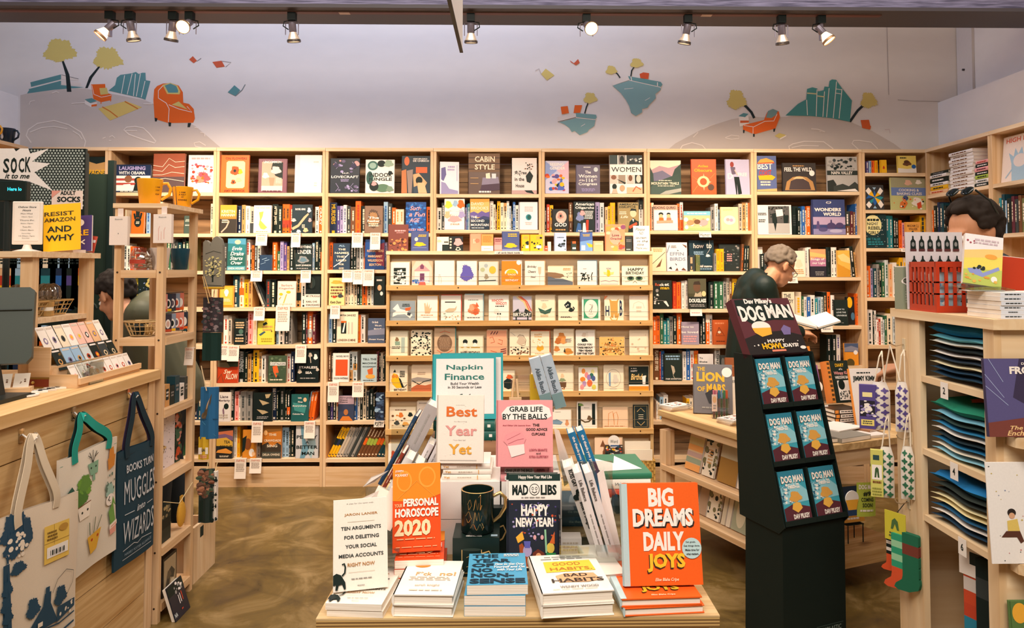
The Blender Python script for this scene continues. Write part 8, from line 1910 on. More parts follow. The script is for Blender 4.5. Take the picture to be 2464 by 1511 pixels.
rstand(2102,1030,84,140,.02,'#eadfd8','x .2 .06 .7 .1 k 1;B .08 .13 .92 .24 k JIMMY KIMMEL;e .5 .6 .26 .3 w;p #e8842c .4 .34 .56 .3 .8 .4 .44 .42;p k .44 .28 .5 .3 .46 .32','tall pale book with duck-like bird and black lettering',6,14,spine='#e8903c')
for k,(px,py,col,w_,d_,th)in enumerate([(1985,1062,'#5a5248',.2,.14,.02),(2035,1058,'#8a8478',.2,.15,.022),(2020,1042,'#f1e6dc',.2,.16,.006),(2085,1050,'#e8ddd2',.16,.14,.012),(2095,1042,'#9a6a4a',.12,.1,.008)]):
 p=PZ(px,py,ZR);q=MB();q.box(-w_/2,w_/2,-d_/2,d_/2,0,th,mat(col));q.box(-w_/2+.003,w_/2-.003,-d_/2-.0004,d_/2,.003,th-.002,PAGES)
 off=[0,0,.0425,.0,.0125][k]
 tag(q.build('flat_book',None,loc=(p.x,p.y+.03,ZR+.0006+(.0225 if k==2 else .0125 if k==4 else 0)),rot=(0,0,ang+rad([-8,4,10,-4,8][k]))),['charcoal flat book at the turned table front edge','grey flat hardcover beside the charcoal one','large white sheet album lying over the grey hardcover','white flat booklet stack near the purple bags','small brown booklet on the white booklet stack'][k],'book','flat books on the turned table')
rstand(1985,1022,36,46,.002,'#f3eae2','x .2 .2 .8 .8 x 4','small white info card standing by the black display',8,20,False,'card',name='info_card')
# orange binder on a clear stand
p=PZ(1958,905,.9)
q=MB(Matrix.Rotation(rad(18),4,'Z')@Matrix.Rotation(rad(-16),4,'X'));q.box(-.075,.075,-.012,0,0,.235,mat('#d9822c',.5));q.art('r .06 .04 .94 .96 #c9742a',frame((-.075,-.012,.235),(.15,0,0),(0,0,.235),(0,-1,0)),.6);pp=PZ(1958,985,ZR)
t=empty('binder_stand',(pp.x,pp.y+.12,ZR+.0006),0,'orange folder on a clear stand behind the purple book','stand')
q.M=Matrix.Identity(4);o=q.build('folder',t);o.location=(0,0,.11)
q=MB();q.box(-.06,.06,-.03,-.027,0,.2,ACR);q.box(-.06,.06,-.03,.06,0,.004,ACR);q.box(-.06,.06,.057,.06,.004,.11,ACR);q.build('clear_stand',t)
# ------------------------------------------------------------------ black cardboard floor display
BK=mat('#0b1a16',.6)
dO=Vector((1.085,3.10,0));da=rad(23)
dt=empty('floor_display',dO,da,'tall black cardboard floor display with six comic books and a red-brown header','display')
DW=.345
def prof(mb,pts,m,x0=0,x1=DW):
 mb.prism([(x0,y,z)for y,z in pts],(x1-x0,0,0),m)
ZB,ZM,ZH=.50,1.168,1.40
q=MB();prof(q,[(.02,.001),(.02,ZB-.01),(.235,ZB+.35),(.25,.001)],BK,.008,DW-.004);q.build('base_column',dt)
q=MB()
for x0 in(0,DW-.006):
 prof(q,[(0,ZB),(.188,ZM),(.30,ZM),(.27,ZB-.02),(.03,ZB-.03)],BK,x0,x0+.006)
q.build('side_panel',dt)
q=MB();prof(q,[(.055,ZB),(.235,ZM-.02),(.255,ZM-.02),(.08,ZB)],BK,.006,DW-.006);q.build('tray_back',dt)
u=Vector((0,.188,ZM-ZB)).normalized()
fr='r 0 0 1 1 #3fa0b4;p #2f7f98 0 0 1 0 1 .16 0 .1;p #8fc8d4 0 .3 .6 .2 1 .4 1 .6 0 .62;d 40 .028 .02 .2 .4 .62 w #5f9cb0 #2c6a84;p #5a2a34 0 .7 .4 .62 1 .72 1 1 0 1;B .06 .09 .95 .24 k DOG MAN;B .08 .09 .93 .23 w DOG MAN;B .3 .25 .74 .34 w Fetch-22;s .5 .5 .26 .12 #d9a04c;p #e8b04c .3 .72 .36 .62 .5 .6 .64 .62 .7 .72 .5 .8;B .3 .82 .92 .91 w DAV PILKEY;r .3 .945 .8 .955 h'
k=0
for rw in range(3):
 s0=rw*.2315+.004
 for cc in range(2):
  x=.012+cc*.165
  # tray pocket
  base_=Vector((x,0,ZB))+u*s0
  q=MB(Matrix.Translation(base_)@Matrix.Rotation(-math.atan2(.188,ZM-ZB),4,'X'))
  q.box(0,.156,.0,.052,0,.004,BK);q.box(0,.156,-.003,.0,0,.02,BK);q.box(-.004,0,-.003,.055,0,.215,BK);q.box(.156,.16,-.003,.055,0,.215,BK)
  q.build('tray',dt)
  lab=f'teal comic hardcover in the {["bottom", "middle", "top"][rw]} {["left", "right"][cc]} pocket of the black display'
  o=book(.135,.205,.02,'#3fa0b4',fr,True,'#2f7f98')
  o.matrix_world=Matrix.Translation(dO)@Matrix.Rotation(da,4,'Z')@Matrix.Translation(base_)@Matrix.Rotation(-math.atan2(.188,ZM-ZB),4,'X')@Matrix.Translation((.078,.026,.0045))
  tag(o,lab,'book','teal comic hardcovers in the black display')
hd_=Vector((0,.315-.19,ZH+.02-ZM)).normalized();hl=.262;hang_=-math.atan2(.135,ZH+.02-ZM)
q=MB(Matrix.Translation((.0,.19,ZM))@Matrix.Rotation(hang_,4,'X'))
q.box(0,DW*.93,0,.045,0,hl,mat('#5c2c34',.4))
hdr='p #5c2c34 0 0 1 0 1 .62 .6 .7 0 .72;p #241f20 0 .72 .3 .62 .7 .6 1 .7 1 1 0 1;p k .04 .02 .5 0 .56 .06 .98 .16 .96 .42 .6 .4 .2 .46 .02 .3;B .2 .0 .68 .12 w Dav Pilkey\'s;B .05 .13 .47 .42 w DOG;B .52 .12 .97 .37 w MAN;e .34 .52 .16 .1 w;p #f0b03c .18 .54 .5 .54 .48 .66 .3 .7 .2 .62;p #7a6a9c .66 .58 .74 .5 .84 .56 .8 .68 .68 .68;d 14 .014 .06 .74 .95 .96 w;T .36 .75 .66 .81 w HAPPY;B .24 .82 .6 .92 y HOWL;B .6 .835 .86 .9 w IDAYS!;r .38 .935 .62 .97 #e0846c;e .93 .92 .05 .03 w'
q.art(hdr,frame((0,0,hl),(DW*.93,0,0),(0,0,hl),(0,-1,0)),DW*.93/hl);q.build('header_card',dt)
q=MB();q.art('r 0 0 1 1 k;r 0 .05 1 .08 #5a6a64;t .08 .3 .92 .8 #9aa8a0 SCHOLASTIC',frame((DW*.52,.019,.075),(DW*.42,0,0),(0,0,.035),(0,-1,0)),6);q.build('maker_strip',dt)
# green wobbler card that sticks out of the display
a=dO+ex*(DW+.02)
t=empty('wobbler_card',P(2045,1245,3.24),rad(14),'lime coming-soon card on a clear arm at the display side','sign')
w,h=.125,.105
q=MB()
for j in range(5):
 f0,f1=j/5,(j+1)/5
 q.add([(f0*w*.66+.035,-.012*math.sin(f0*2),.0),(f1*w*.66+.035,-.012*math.sin(f1*2),0),(f1*w*.66+.035,-.012*math.sin(f1*2),h*1.35),(f0*w*.66+.035,-.012*math.sin(f0*2),h*1.35)],[(0,1,2,3)],mat('#b5c24c'))
q.art('B .1 .06 .9 .2 w DOG MAN;T .3 .26 .7 .4 k #9;T .2 .44 .84 .56 k COMING;T .26 .6 .8 .72 k SOON!;x .1 .78 .9 .88 w 1',lambda u,v,off:Vector((.035+u*w*.66,-.014*math.sin(u*2)-off-.0008,(1-v)*h*1.35)),.7);q.build('card',t)
q=MB();q.lathe([(.032,-.004),(.032,0)],mat('#f3ede6'),20,cx=.01,cz=h*.75,axis='y');q.add([(-.022+.0,-.0045,h*.7),(.04,-.0045,h*.7),(.03,-.0045,h*.3),(-.01,-.0045,h*.3)],[(0,1,2,3)],mat('#f0b03c'));q.build('round_cutout',t)
q=MB();q.tube([(-.05,.02,-.02),(0,.012,.03),(.04,.004,.05)],.0018,ACR,5);q.build('clear_arm',t)
# picture book and wire stand on the low platform
p=RT(.60,.24,.1605)
o=book(.13,.17,.02,'#1f4a80','d 20 .02 .05 .05 .95 .6 #5f8cc0 #d9c890 #3a6aa8;r 0 .82 1 1 #d99a3c;x .2 .86 .8 .95 w 1',True);o.matrix_world=Matrix.Translation(p+Vector((0,0,.095)))@Matrix.Rotation(rad(16),4,'Z')@Matrix.Rotation(rad(-14),4,'X');tag(o,'dark blue picture book on a wire stand below the turned table','book')
q=MB();q.box(-.05,.05,-.03,.04,.088,.092,mat('#141f1c',.5))
for s_ in(-.045,.045):
 q.tube([(s_,-.028,0),(s_,-.028,.09)],.003,mat('#141f1c',.5),6);q.tube([(s_,.036,0),(s_,.036,.09)],.003,mat('#141f1c',.5),6)
tag(q.build('wire_stand',None,loc=p,rot=(0,0,rad(16))),'black wire stand on the low platform under the table','stand')
# ------------------------------------------------------------------ right plywood fixture
FX,FY0,FY1,FZ=1.38,2.20,2.77,1.393
ft=empty('display_fixture',(FX+.25,2.48,0),0,'pale plywood display fixture with shirt shelves on the right','shelf unit')
def fpart(nm,x0,x1,y0,y1,z0,z1,m,par=None):
 q=MB();q.box(x0-FX-.25,x1-FX-.25,y0-2.48,y1-2.48,z0,z1,m);return q.build(nm,par or ft)
FX1=1.95
fpart('top_panel',FX-.012,FX1,FY0-.02,FY1+.01,FZ-.03,FZ,PLYP['y'])
fpart('side_stile',FX,FX+.02,FY1-.165,FY1,0,FZ-.03,PLYP['z'])
fpart('front_post',FX,FX+.022,FY0,FY0+.05,0,FZ-.03,PLYP['z'])
fpart('back_panel',FX+.38,FX+.395,FY0+.02,FY1-.02,0,FZ-.03,PLYP['y'])
fpart('end_panel',FX+.021,FX1,FY1-.02,FY1-.002,0,FZ-.03,PLYP['x'])
fpart('divider',FX+.0225,FX+.379,FY0+.03,FY0+.045,0,FZ-.03,PLYP['x'])
fpart('face_panel',FX+.0225,FX1,FY0+.002,FY0+.016,0,FZ-.03,PLYP['x'])
SHZ=[1.175,.932,.712]
for z in SHZ:
 fpart('shelf',FX+.004,FX+.379,FY0+.051,FY1-.166,z-.02,z,PLYP['y'])
for z in(1.066,.717):
 l_=MB();l_.prism([(FX+.03,FY0,z-.03),(FX+.03,FY0-.04,z-.03),(FX+.06,FY0-.085,z-.03),(FX1,FY0-.085,z-.03),(FX1,FY0,z-.03)],(0,0,.03),PLYP['x']);o=l_.build('ledge',ft);o.location=(-FX-.25,-2.48,0)
 # numbered tags on the shelf edges
for z,py,num in((1.175,2274,'2'),(.932,2294,'4'),(.712,2310,'6')):
 yy=FX*F/(py-1232)
 q=MB();q.box(-.0012,0,-.021,.021,-.052,.0,mat('#f4ece4'));q.art(f'T .34 .3 .66 .72 k {num}',frame((-.0012,.021,0),(0,-.042,0),(0,0,.052),(-1,0,0)),.8)
 tag(q.build('shelf_tag',None,loc=(FX+.0025,yy,z-.002)),f'white shelf tag numbered {num} on the shirt shelves','tag','numbered shelf tags')
def shirt(x,y,z,w,d,t,col,lab,seed,art=None):
 """One folded T-shirt: soft slab with rounded folds and wavy edges."""
 r=random.Random(seed//20)
 q=MB();N,K=14,12
 m=mat(C(col),.9,kind='cloth')
 ph=[r.uniform(0,6)for _ in range(4)]
 def pt(i,j,s_):
  a,b_=2*i/N-1,2*j/K-1
  ed=max(0,1-max(abs(a)**6,abs(b_)**6))**.35
  sag=-.006*(b_*b_)*0+.003*math.sin(3*a+ph[0])+.003*math.sin(4*b_+ph[1])
  return Vector((a*w/2+.004*math.sin(4*b_+ph[2]),b_*d/2+.006*math.sin(3*a+ph[3]),t/2+s_*t/2*ed+sag))
 for s_ in(1,-1):
  vs_=[pt(i,j,s_)for j in range(K+1)for i in range(N+1)]
  fs_=[(j*(N+1)+i,j*(N+1)+i+1,(j+1)*(N+1)+i+1,(j+1)*(N+1)+i)for j in range(K)for i in range(N)]
  q.add(vs_,[f if s_>0 else tuple(reversed(f))for f in fs_],m)
 if art:
  q.art(art,lambda u,v,off:pt(2+(N-4)*u,2+(K-4)*(1-v),1)+Vector((0,0,off+.004)),1)
 o=q.build('folded_shirt',None,70,loc=(x,y,z));tag(o,lab,'T-shirt','folded shirts on the plywood fixture')
PILES=[(SHZ[0],[('#123a54','navy'),('#173f5c','dark blue'),('#f0e2b8','cream yellow'),('#24384c','slate'),('#efe6dc','white'),('#13262c','black'),('#f3ece2','white'),('#6fc4d4','light aqua'),('#1c86b8','bright blue')]),(SHZ[1],[('#8fc8dc','pale blue'),('#f0e4cc','cream'),('#2078a8','blue'),('#18303a','black'),('#efe6da','white'),('#2a86b8','blue'),('#2c4440','dark green'),('#7fc0d8','sky'),('#1f8a6c','emerald')]),(SHZ[2],[('#1c3c54','navy'),('#f2e6d8','white'),('#1d5c84','blue'),('#f0e0a8','pale yellow'),('#f1e2ae','pale yellow'),('#2c3430','charcoal'),('#303a34','charcoal'),('#1f7fc0','vivid blue')])]
for pi,(z,lst)in enumerate(PILES):
 zz=z+.0085
 for k,(col,nm)in enumerate(lst):
  tp=k==len(lst)-1
  t_=.036 if tp else .0155
  shirt(FX+.16,2.43,zz,.29,.30 if not tp else .31,t_,col,f'{nm} folded shirt, {ORD[len(lst) - k]} from top, {["upper", "middle", "lower"][pi]} shirt shelf',pi*20+k,'p w .1 .2 .6 .3 .7 .6 .2 .7;d 12 .02 .05 .05 .8 .2 w' if tp and pi==0 else 's .3 .4 .2 .14 #d9602c;l k .02 .3 .6 .6 .7' if tp and pi==1 else 'p w .05 .3 .3 .4 .4 .7 .1 .6' if tp else None)
  zz+=t_+.0016
  # socks hanging under the lowest shelf and from the stile
for k,(px,cols,nm,h)in enumerate([(2326,['#d9502c','#d9502c','#e0d4cc','#d9502c','#d0492a','#2c8aa8'],'red sock with blue heel and toe',.34),(2345,['k','k','m','k'],'black and maroon sock',.34),(2356,['k','d','k','k'],'black sock',.33),(2392,['#7fb8d4','#cfe0e8','#7fb8d4','#3f9cc0'],'pale blue sock',.34)]):
 yy=FX*F/(px-1232)+(.06 if k<3 else .11)
 o=sock((FX+.07+.05*(k%2),yy,SHZ[2]-.06),h,cols,f'{nm} hanging under the lowest shirt shelf','socks under the shirt shelf',-1,rad(-90+20),band='w' if k in(0,3)else None,tagart='r .3 .2 .7 .6 k')
def stile(px,py,dx=-.022):
 p=PX(px,py,FX);return Vector((FX+dx,p.y,p.z))
t1=stile(2160,1235)
for k,(px,cols,nm,h,f_)in enumerate([(2168,['w','k','w','k','w','k','#e0582c','#e0582c'],'red-toed black and white striped sock',.13,1),(2192,['#2f9c74','#9cd0a4','#2f9c74','#9cd0a4','#2f9c74','#d9542c'],'green striped sock with red toe',.19,1),(2206,['#1f6a4c','#7a3a2c','#1f6a4c','#1f6a4c'],'dark green sock behind the striped ones',.2,1)]):
 p=stile(px,1285,-.03+.012*(k==2))
 sock((p.x-.008*(k==1),p.y,p.z),h,cols,nm+' on the plywood stile','socks on the stile',-1,rad(-62))
p=stile(2185,1232,-.045)
q=MB(Matrix.Rotation(rad(-62),4,'Z'));q.box(-.04,.04,-.003,0,-.1,0,mat('#c9bd3c'));q.art('p #4a6a3c .3 .6 .36 .3 .5 .2 .64 .3 .7 .6 .6 .6 .5 .4 .4 .6;x .2 .7 .8 .9 d 2',frame((-.04,-.003,0),(.08,0,0),(0,0,.1),(0,-1,0)),.8);q.tube([(0,0,-.01),(.02,.02,.03),(.02,.045,.04)],.0015,bk,5);tag(q.build('sock_tag',None,loc=p),'yellow-green paper header of the socks on the stile','tag')
def pbag(px0,px1,py0,py1,dx,col,pc,lab,seed,label=None):
 """A slim drawstring bag printed with puzzle pieces, hanging from the stile."""
 a,c=stile(px0,py0,dx),stile(px1,py1,dx)
 t=empty('drawstring_bag',((a.x,(a.y+c.y)/2,a.z)),rad(-24),lab,'bag','puzzle-print drawstring bags')
 w=(px1-px0)*a.y/F*1.05;h=a.z-c.z
 q=MB();N=10;r=random.Random(seed);m=mat(C(col),.85,kind='cloth')
 def sf(u,v,s_):
  pin=.62+.38*min(1,v*5)
  return Vector(((u-.5)*w*pin,s_*(.004+.014*math.sin(math.pi*u)*min(1,v*4)*(1 if v<.98 else .3)),-v*h))
 for s_ in(-1,1):
  vs_=[sf(i/N,j/N,s_)for j in range(N+1)for i in range(N+1)]
  fs_=[(j*(N+1)+i,(j+1)*(N+1)+i,(j+1)*(N+1)+i+1,j*(N+1)+i+1)for j in range(N)for i in range(N)]
  q.add(vs_,fs_ if s_<0 else[tuple(reversed(f))for f in fs_],m)
 spec=''
 for j in range(6):
  for i in range(2):
   u,v=.28+.44*i+r.uniform(-.04,.04),.12+.15*j+.05*i
   spec+=f'r {u - .11:.3f} {v - .028:.3f} {u + .11:.3f} {v + .028:.3f} {pc};e {u - .14:.3f} {v:.3f} .07 .018 {pc};e {u + .14:.3f} {v:.3f} .07 .018 {pc};e {u:.3f} {v - .04:.3f} .06 .02 {pc};e {u:.3f} {v + .04:.3f} .06 .02 {pc};'
 q.art(spec,lambda u,v,off:sf(u,v,-1)+Vector((0,-off-.001,0)),w/h,step=.00002)
 q.build('bag',t,60)
 q=MB();q.tube([(-w*.25,0,0),(0,.005,.09),(.01,.02,.11)],.0025,mat('#e6d8c4',.8),6);q.tube([(w*.25,0,0),(.01,.005,.09),(.01,.02,.11)],.0025,mat('#e6d8c4',.8),6);q.build('drawstring',t)
 if label:
  q=MB();lw=w*.8;q.box(-lw/2-w*.62,lw/2-w*.62,-.022,-.002,-h*.98,-.01,C(label[0]));q.art(label[1],frame((-lw/2-w*.62,-.022,-.01),(lw,0,0),(0,0,h*.97),(0,-1,0)),lw/h);q.build('label_card',t)
pbag(2130,2172,913,1042,-.05,'#ece2da','#5a4a8a','front purple-puzzle bag with unicorn card on the stile',1,('#57488a','r .2 .16 .8 .26 #f0e0a0;r .04 .34 .96 .68 #241f2c;s .5 .5 .3 .12 w;d 20 .03 .05 .35 .95 .67 w v #6a5a9c;r .1 .75 .9 .88 #f0d878;x .16 .77 .84 .86 d 2'))
pbag(2172,2200,915,1044,-.022,'#ece2da','#54468a','rear purple-puzzle bag against the stile',2)
pbag(2148,2180,1068,1205,-.046,'#e9e0d4','#2f6a4c','front green-puzzle bag with yellow card on the stile',3,('#d0ca6a','r .1 .3 .9 .6 w;p #3a5a34 .3 .56 .36 .38 .5 .34 .64 .38 .7 .56 .56 .56 .5 .44 .44 .56;r .2 .1 .7 .2 #2c4a4c;x .1 .62 .9 .7 #7a4a24 1;x .1 .76 .9 .94 #8a8a3c 3'))
pbag(2184,2212,1068,1208,-.02,'#e9e0d4','#2f6a4c','rear green-puzzle bag against the stile',4)
for k,(px,py)in enumerate([(2176,835),(2192,1060),(2188,1215)]):
 p=stile(px,py,0);q=MB();q.tube([(.0,0,.01),(-.03,0,.004),(-.045,0,.01),(-.05,0,.02)],.0022,mat('#b8a080',.4,.5),6);q.box(-.003,0,-.01,.01,-.012,.03,mat('#d9c8a8',.4));tag(q.build('peg_hook',None,loc=p),f'{["upper", "middle", "lower"][k]} peg hook on the plywood stile','hook','peg hooks on the stile')
p=stile(2172,830,-.045);q=MB();q.tube([p,stile(2160,915,-.05)],.0025,mat('#e6d8c4',.8),6);q.tube([p,stile(2186,916,-.03)],.0025,mat('#e6d8c4',.8),6);tag(q.build('cotton_cord',None),'long cotton cord holding the purple bags','cord')
# books on the fixture's front ledges
def fl(px0,px1,py0,py1,zs,col,art,lab,t=.012,Y=FY0-.045,hard=True,lean=5):
 a,c=P(px0,py0,Y),P(px1,py0,Y)
 o=book(c.x-a.x,a.z-zs,t,col,art,hard,None,detail=True,name='picture_book');o.location=((a.x+c.x)/2,Y+t,zs+.001);o.rotation_euler=(rad(-lean),0,0);return tag(o,lab,'book')
_=fl(2376,2590,866,1040,1.066,'#3c3450','p #5a5484 0 0 .4 0 .3 .5 .6 .7 .4 1 0 1;p #6f7ab0 .5 .5 .8 .4 1 .6 1 1 .4 1;l #aebce0 .006 0 .2 .2 .5;l #aebce0 .006 0 .35 .24 .6;l #aebce0 .006 .05 .0 .2 .3;T .42 .05 .56 .09 w Disney;B .28 .1 .86 .2 w FROZEN II;p #7a4038 0 .82 .4 .76 1 .84 1 1 0 1;I .24 .86 .38 .91 #f0c88c The;I .2 .92 .9 .985 #f0c88c Enchanted Forest','violet-blue picture book reading FROZEN on the plywood fixture')
fl(2384,2590,1118,1335,.717,'#f1ece8','d 40 .008 .03 .03 .97 .97 #c9b464 #8a94b0 #c98a8c d;e .26 .5 .05 .04 #2c2420;e .26 .53 .035 .03 #d9a884;p #e0c468 .2 .58 .32 .56 .34 .68 .2 .68;p #5a3428 .18 .68 .34 .68 .38 .78 .34 .8 .3 .74 .12 .74;e .62 .52 .06 .05 #241f1c;e .62 .55 .045 .035 #d9a884;p #3a5aa0 .54 .6 .72 .6 .74 .72 .54 .72','white picture book with playing children on the fixture',t=.006)
o=fl(2440,2590,1455,1560,.38,'#5a7a44','e .15 .14 .12 .12 #f0b03c;T .24 .1 .5 .22 w BE;T .24 .3 .7 .42 w QUIET','green picture book low on the plywood fixture')
fpart('ledge',FX+.03,FX1,FY0-.085,FY0,.35,.379,PLYP['x'])
# on top of the fixture
ZF=FZ+.0005
p=Vector((1.408,2.72,0))
q=MB();w,h=.038,.148;q.box(-w,w,0,.05,0,h,mat('#8f9680',.5));q.box(-w+.001,w-.001,.0,.05,h,h+.003,mat('#f0e6da'));q.art('d 10 .09 .05 .08 .95 .5 #5a5248 #c9c0b0 #3a3a38 w;r .02 .32 .98 .34 #8f9680;x .08 .56 .7 .86 #b8bca8 5;r .74 .78 .94 .94 w',frame((-w,0,h),(2*w,0,0),(0,0,h),(0,-1,0)),.55);tag(q.build('puzzle_box',None,loc=(p.x,2.695,ZF),rot=(0,0,rad(4))),'grey-green photo-printed box beside the red crate','box')
a,c=PZ(2213,738,ZF),PZ(2345,745,ZF)
t=empty('plastic_crate',(1.468,2.575,ZF),0,'red plastic crate with slotted sides on the plywood fixture','crate')
w,d,h=.09,.085,.166;RM=mat('#b8391c',.4)
for nm,s_,ax in(('front_side',-1,0),('back_side',1,0),('left_side',-1,1),('right_side',1,1)):
 q=MB();L=w if ax==0 else d
 def bx(u0,u1,z0,z1,th=.004):
  if ax==0:
   q.box(u0,u1,s_*d-(th if s_>0 else 0),s_*d+(th if s_<0 else 0),z0,z1,RM)
  else:
   q.box(s_*w-(th if s_>0 else 0),s_*w+(th if s_<0 else 0),u0,u1,z0,z1,RM)
 e_=0 if ax==0 else .0045
 bx(-L+e_,L-e_,0,.022);bx(-L+e_,L-e_,h-.018,h,.007)
 for z in(.058,.096):
  bx(-L+e_,L-e_,z,z+.005,.006)
 n_=7
 for k in range(n_):
  u0=-L+e_+(2*L-2*e_-.011)*k/(n_-1);bx(u0,u0+.011,.022,h-.018)
 q.build(nm,t)
q=MB();q.box(-w+.005,w-.005,-d+.005,d-.005,.001,.004,RM);q.build('base',t)
for k,(col,hh,yy,lab)in enumerate([('#a9cfe0',.125,-.05,'pale blue activity book in the red crate'),('#e9dccd',.12,-.02,'cream cartoon book in the red crate'),('#8a9aa0',.118,.01,'grey book in the red crate')]):
 o=book(.15,hh,.014,col,'d 14 .07 .05 .05 .95 .95 w #5f8cb0 #d9a080 k',False,name='activity_book');o.location=(t.location.x,2.575+yy,ZF+.0055);o.rotation_euler=(rad(-5),0,0);tag(o,lab,'book')
 # train poster board standing in the crate
w,h=.205,.268
q=MB();q.box(-w/2,w/2,-.004,0,0,h,mat('#d8d2d6'))
sp=''
for j in range(2):
 for i in range(6):
  u,v=.13+.148*i,.1+.26*j
  sp+=f'p k {u - .05} {v + .14} {u + .05} {v + .14} {u + .045} {v + .02} {u + .015} {v - .01} {u + .012} {v - .05} {u - .012} {v - .05} {u - .015} {v - .01} {u - .045} {v + .02};e {u} {v + .06} .026 .03 #8a8c8c;r {u - .055} {v + .12} {u + .055} {v + .15} #5a2c2c;'
sp+='r .1 .6 .2 .76 k;r .26 .6 .98 .64 #c98a8c;r .28 .64 .96 .9 #e2d4d4;T .36 .66 .86 .69 k Meet Thomas the Tank;T .3 .71 .92 .74 k Engine and his Friends'
q.art(sp,frame((-w/2,-.004,h),(w,0,0),(0,0,h),(0,-1,0)),w/h);tag(q.build('poster_board',None,loc=(t.location.x+.008,2.672,ZF+.002),rot=(rad(-2),0,rad(2))),'white poster board with rows of dark train engines','poster')
# white-spined paperbacks and the open picture book
a=PZ(2390,752,ZF)
xl,xr=P(2390,745,FY0+.03).x,P(2390,745,FY0+.03).x+.2
zz=ZF
for k in range(6):
 o=book(.165,.2,.0122,'#f3ede8','',False,'#dfe3ec',stext='x .06 .3 .3 .7 d 1;x .52 .3 .6 .7 d 1' if k!=1 else 'x .1 .3 .24 .7 d 1;x .4 .3 .6 .7 d 1')
 o.matrix_world=Matrix.Translation((xl+.1+.002*(k%2),FY0-.005+.0015*(k%3),zz))@Matrix.Rotation(rad(90),4,'Z')@Matrix.Rotation(rad(-90),4,'X')@Matrix.Translation((.165/2,0,-.1))
 tag(o,f'white-spined paperback, {ORD[6 - k]} from top, in the pile on the fixture','book','white-spined paperbacks');zz+=.0127
PB='p #efe6e6 0 0 1 0 1 .3 0 .34;p #f0c878 0 .34 .5 .28 1 .24 1 .5 0 .56;p #e8d45c 0 .5 1 .4 1 .72 0 .74;p #b8c45c 0 .72 1 .66 1 1 0 1;p #8a94cc .1 .7 .4 .66 .5 .76 .9 .6 .94 .66 .5 .84 .16 .78;e .7 .42 .16 .05 #e8a03c;d 6 .04 .2 .62 .6 .7 k;e .8 .86 .08 .06 w;d 10 .03 .05 .8 .95 .97 #d9963c #e0b04c;x .2 .08 .9 .2 #c9b4bc 2;d 4 .02 .06 .1 .24 .2 #a0384a'
o=book(.108,.162,.016,'#f0e6dc',PB,False,name='picture_book');o.matrix_world=Matrix.Translation((P(2372,690,2.33).x,2.36,zz+.012))@Matrix.Rotation(rad(-14),4,'Z')@Matrix.Rotation(rad(9),4,'Y')@Matrix.Rotation(rad(-16),4,'X');tag(o,'sunny picture book with stream and sheep propped on the white pile','book')
q=MB();q.prism([(-.06,-.05,0),(.07,-.05,.0),(.07,.05,.012),(-.06,.05,.012)],(0,0,.004),ACR);q.prism([(-.07,-.045,.0),(.04,-.05,.0),(.09,.04,.0),(-.04,.05,.0)],(0,0,.0015),mat('#efe6e0'));tag(q.build('open_leaflet',None,loc=(P(2372,690,2.30).x,2.32,zz+.001)),'white leaflet fanned on the paperback pile','leaflet')
q=MB();q.box(-.06,.06,0,.01,0,.18,mat('#b83a1c',.35));q.box(-.065,.066,.011,.016,-.002,.184,mat('#ece2d8',.4));tag(q.build('folder',None,loc=(P(2425,690,2.42).x,2.44,ZF+.004),rot=(rad(-8),rad(7),rad(-14))),'glossy red folder behind the sunny picture book','folder')
# ------------------------------------------------------------------ people
def limb(mb,pts,rs,m,seg=12):
 """A tapering rounded limb through the joints."""
 pts=[Vector(p)for p in pts]
 for i in range(len(pts)-1):
  n_=5
  ps=[pts[i].lerp(pts[i+1],k/n_)for k in range(n_+1)]
  mb.tube(ps,[rs[i]+(rs[i+1]-rs[i])*k/n_ for k in range(n_+1)],m,seg)
 for p,r_ in zip(pts,rs):
  mb.ball(p,r_,m,seg,8)
def melt(o,vox,sm=4):
 """Fuse the overlapping volumes of one mesh into a single continuous skin."""
 r=o.modifiers.new('fuse','REMESH');r.mode='VOXEL';r.voxel_size=vox;r.use_smooth_shade=True
 s_=o.modifiers.new('relax','SMOOTH');s_.factor=.5;s_.iterations=sm
 return o
SKIN=mat('#c98f6c',.5,kind='skin')
def head_shape(mb,m,MH):
 k=mb.M;mb.M=k@MH
 mb.ball((0,.012,.032),(.076,.097,.09),m,20,14);mb.ball((0,-.042,-.03),(.059,.056,.078),m,18,12);mb.ball((0,-.052,-.088),(.04,.042,.032),m,14,10)
 mb.ball((0,-.084,.024),(.048,.02,.012),m,12,8);limb(mb,[(0,-.094,.012),(0,-.118,-.028)],[.009,.014],m,10);mb.ball((.011,-.108,-.031),.009,m,8,6);mb.ball((-.011,-.108,-.031),.009,m,8,6)
 mb.ball((0,-.097,-.06),(.023,.011,.006),m,10,6);mb.ball((0,-.095,-.072),(.02,.011,.007),m,10,6);mb.ball((.04,-.076,-.03),(.02,.02,.02),m,10,8);mb.ball((-.04,-.076,-.03),(.02,.02,.02),m,10,8)
 for s_ in(-1,1):
  mb.ball((s_*.078,.008,-.012),(.009,.02,.033),m,10,8);mb.ball((s_*.084,.016,.004),(.006,.016,.022),m,8,6)
 mb.M=k
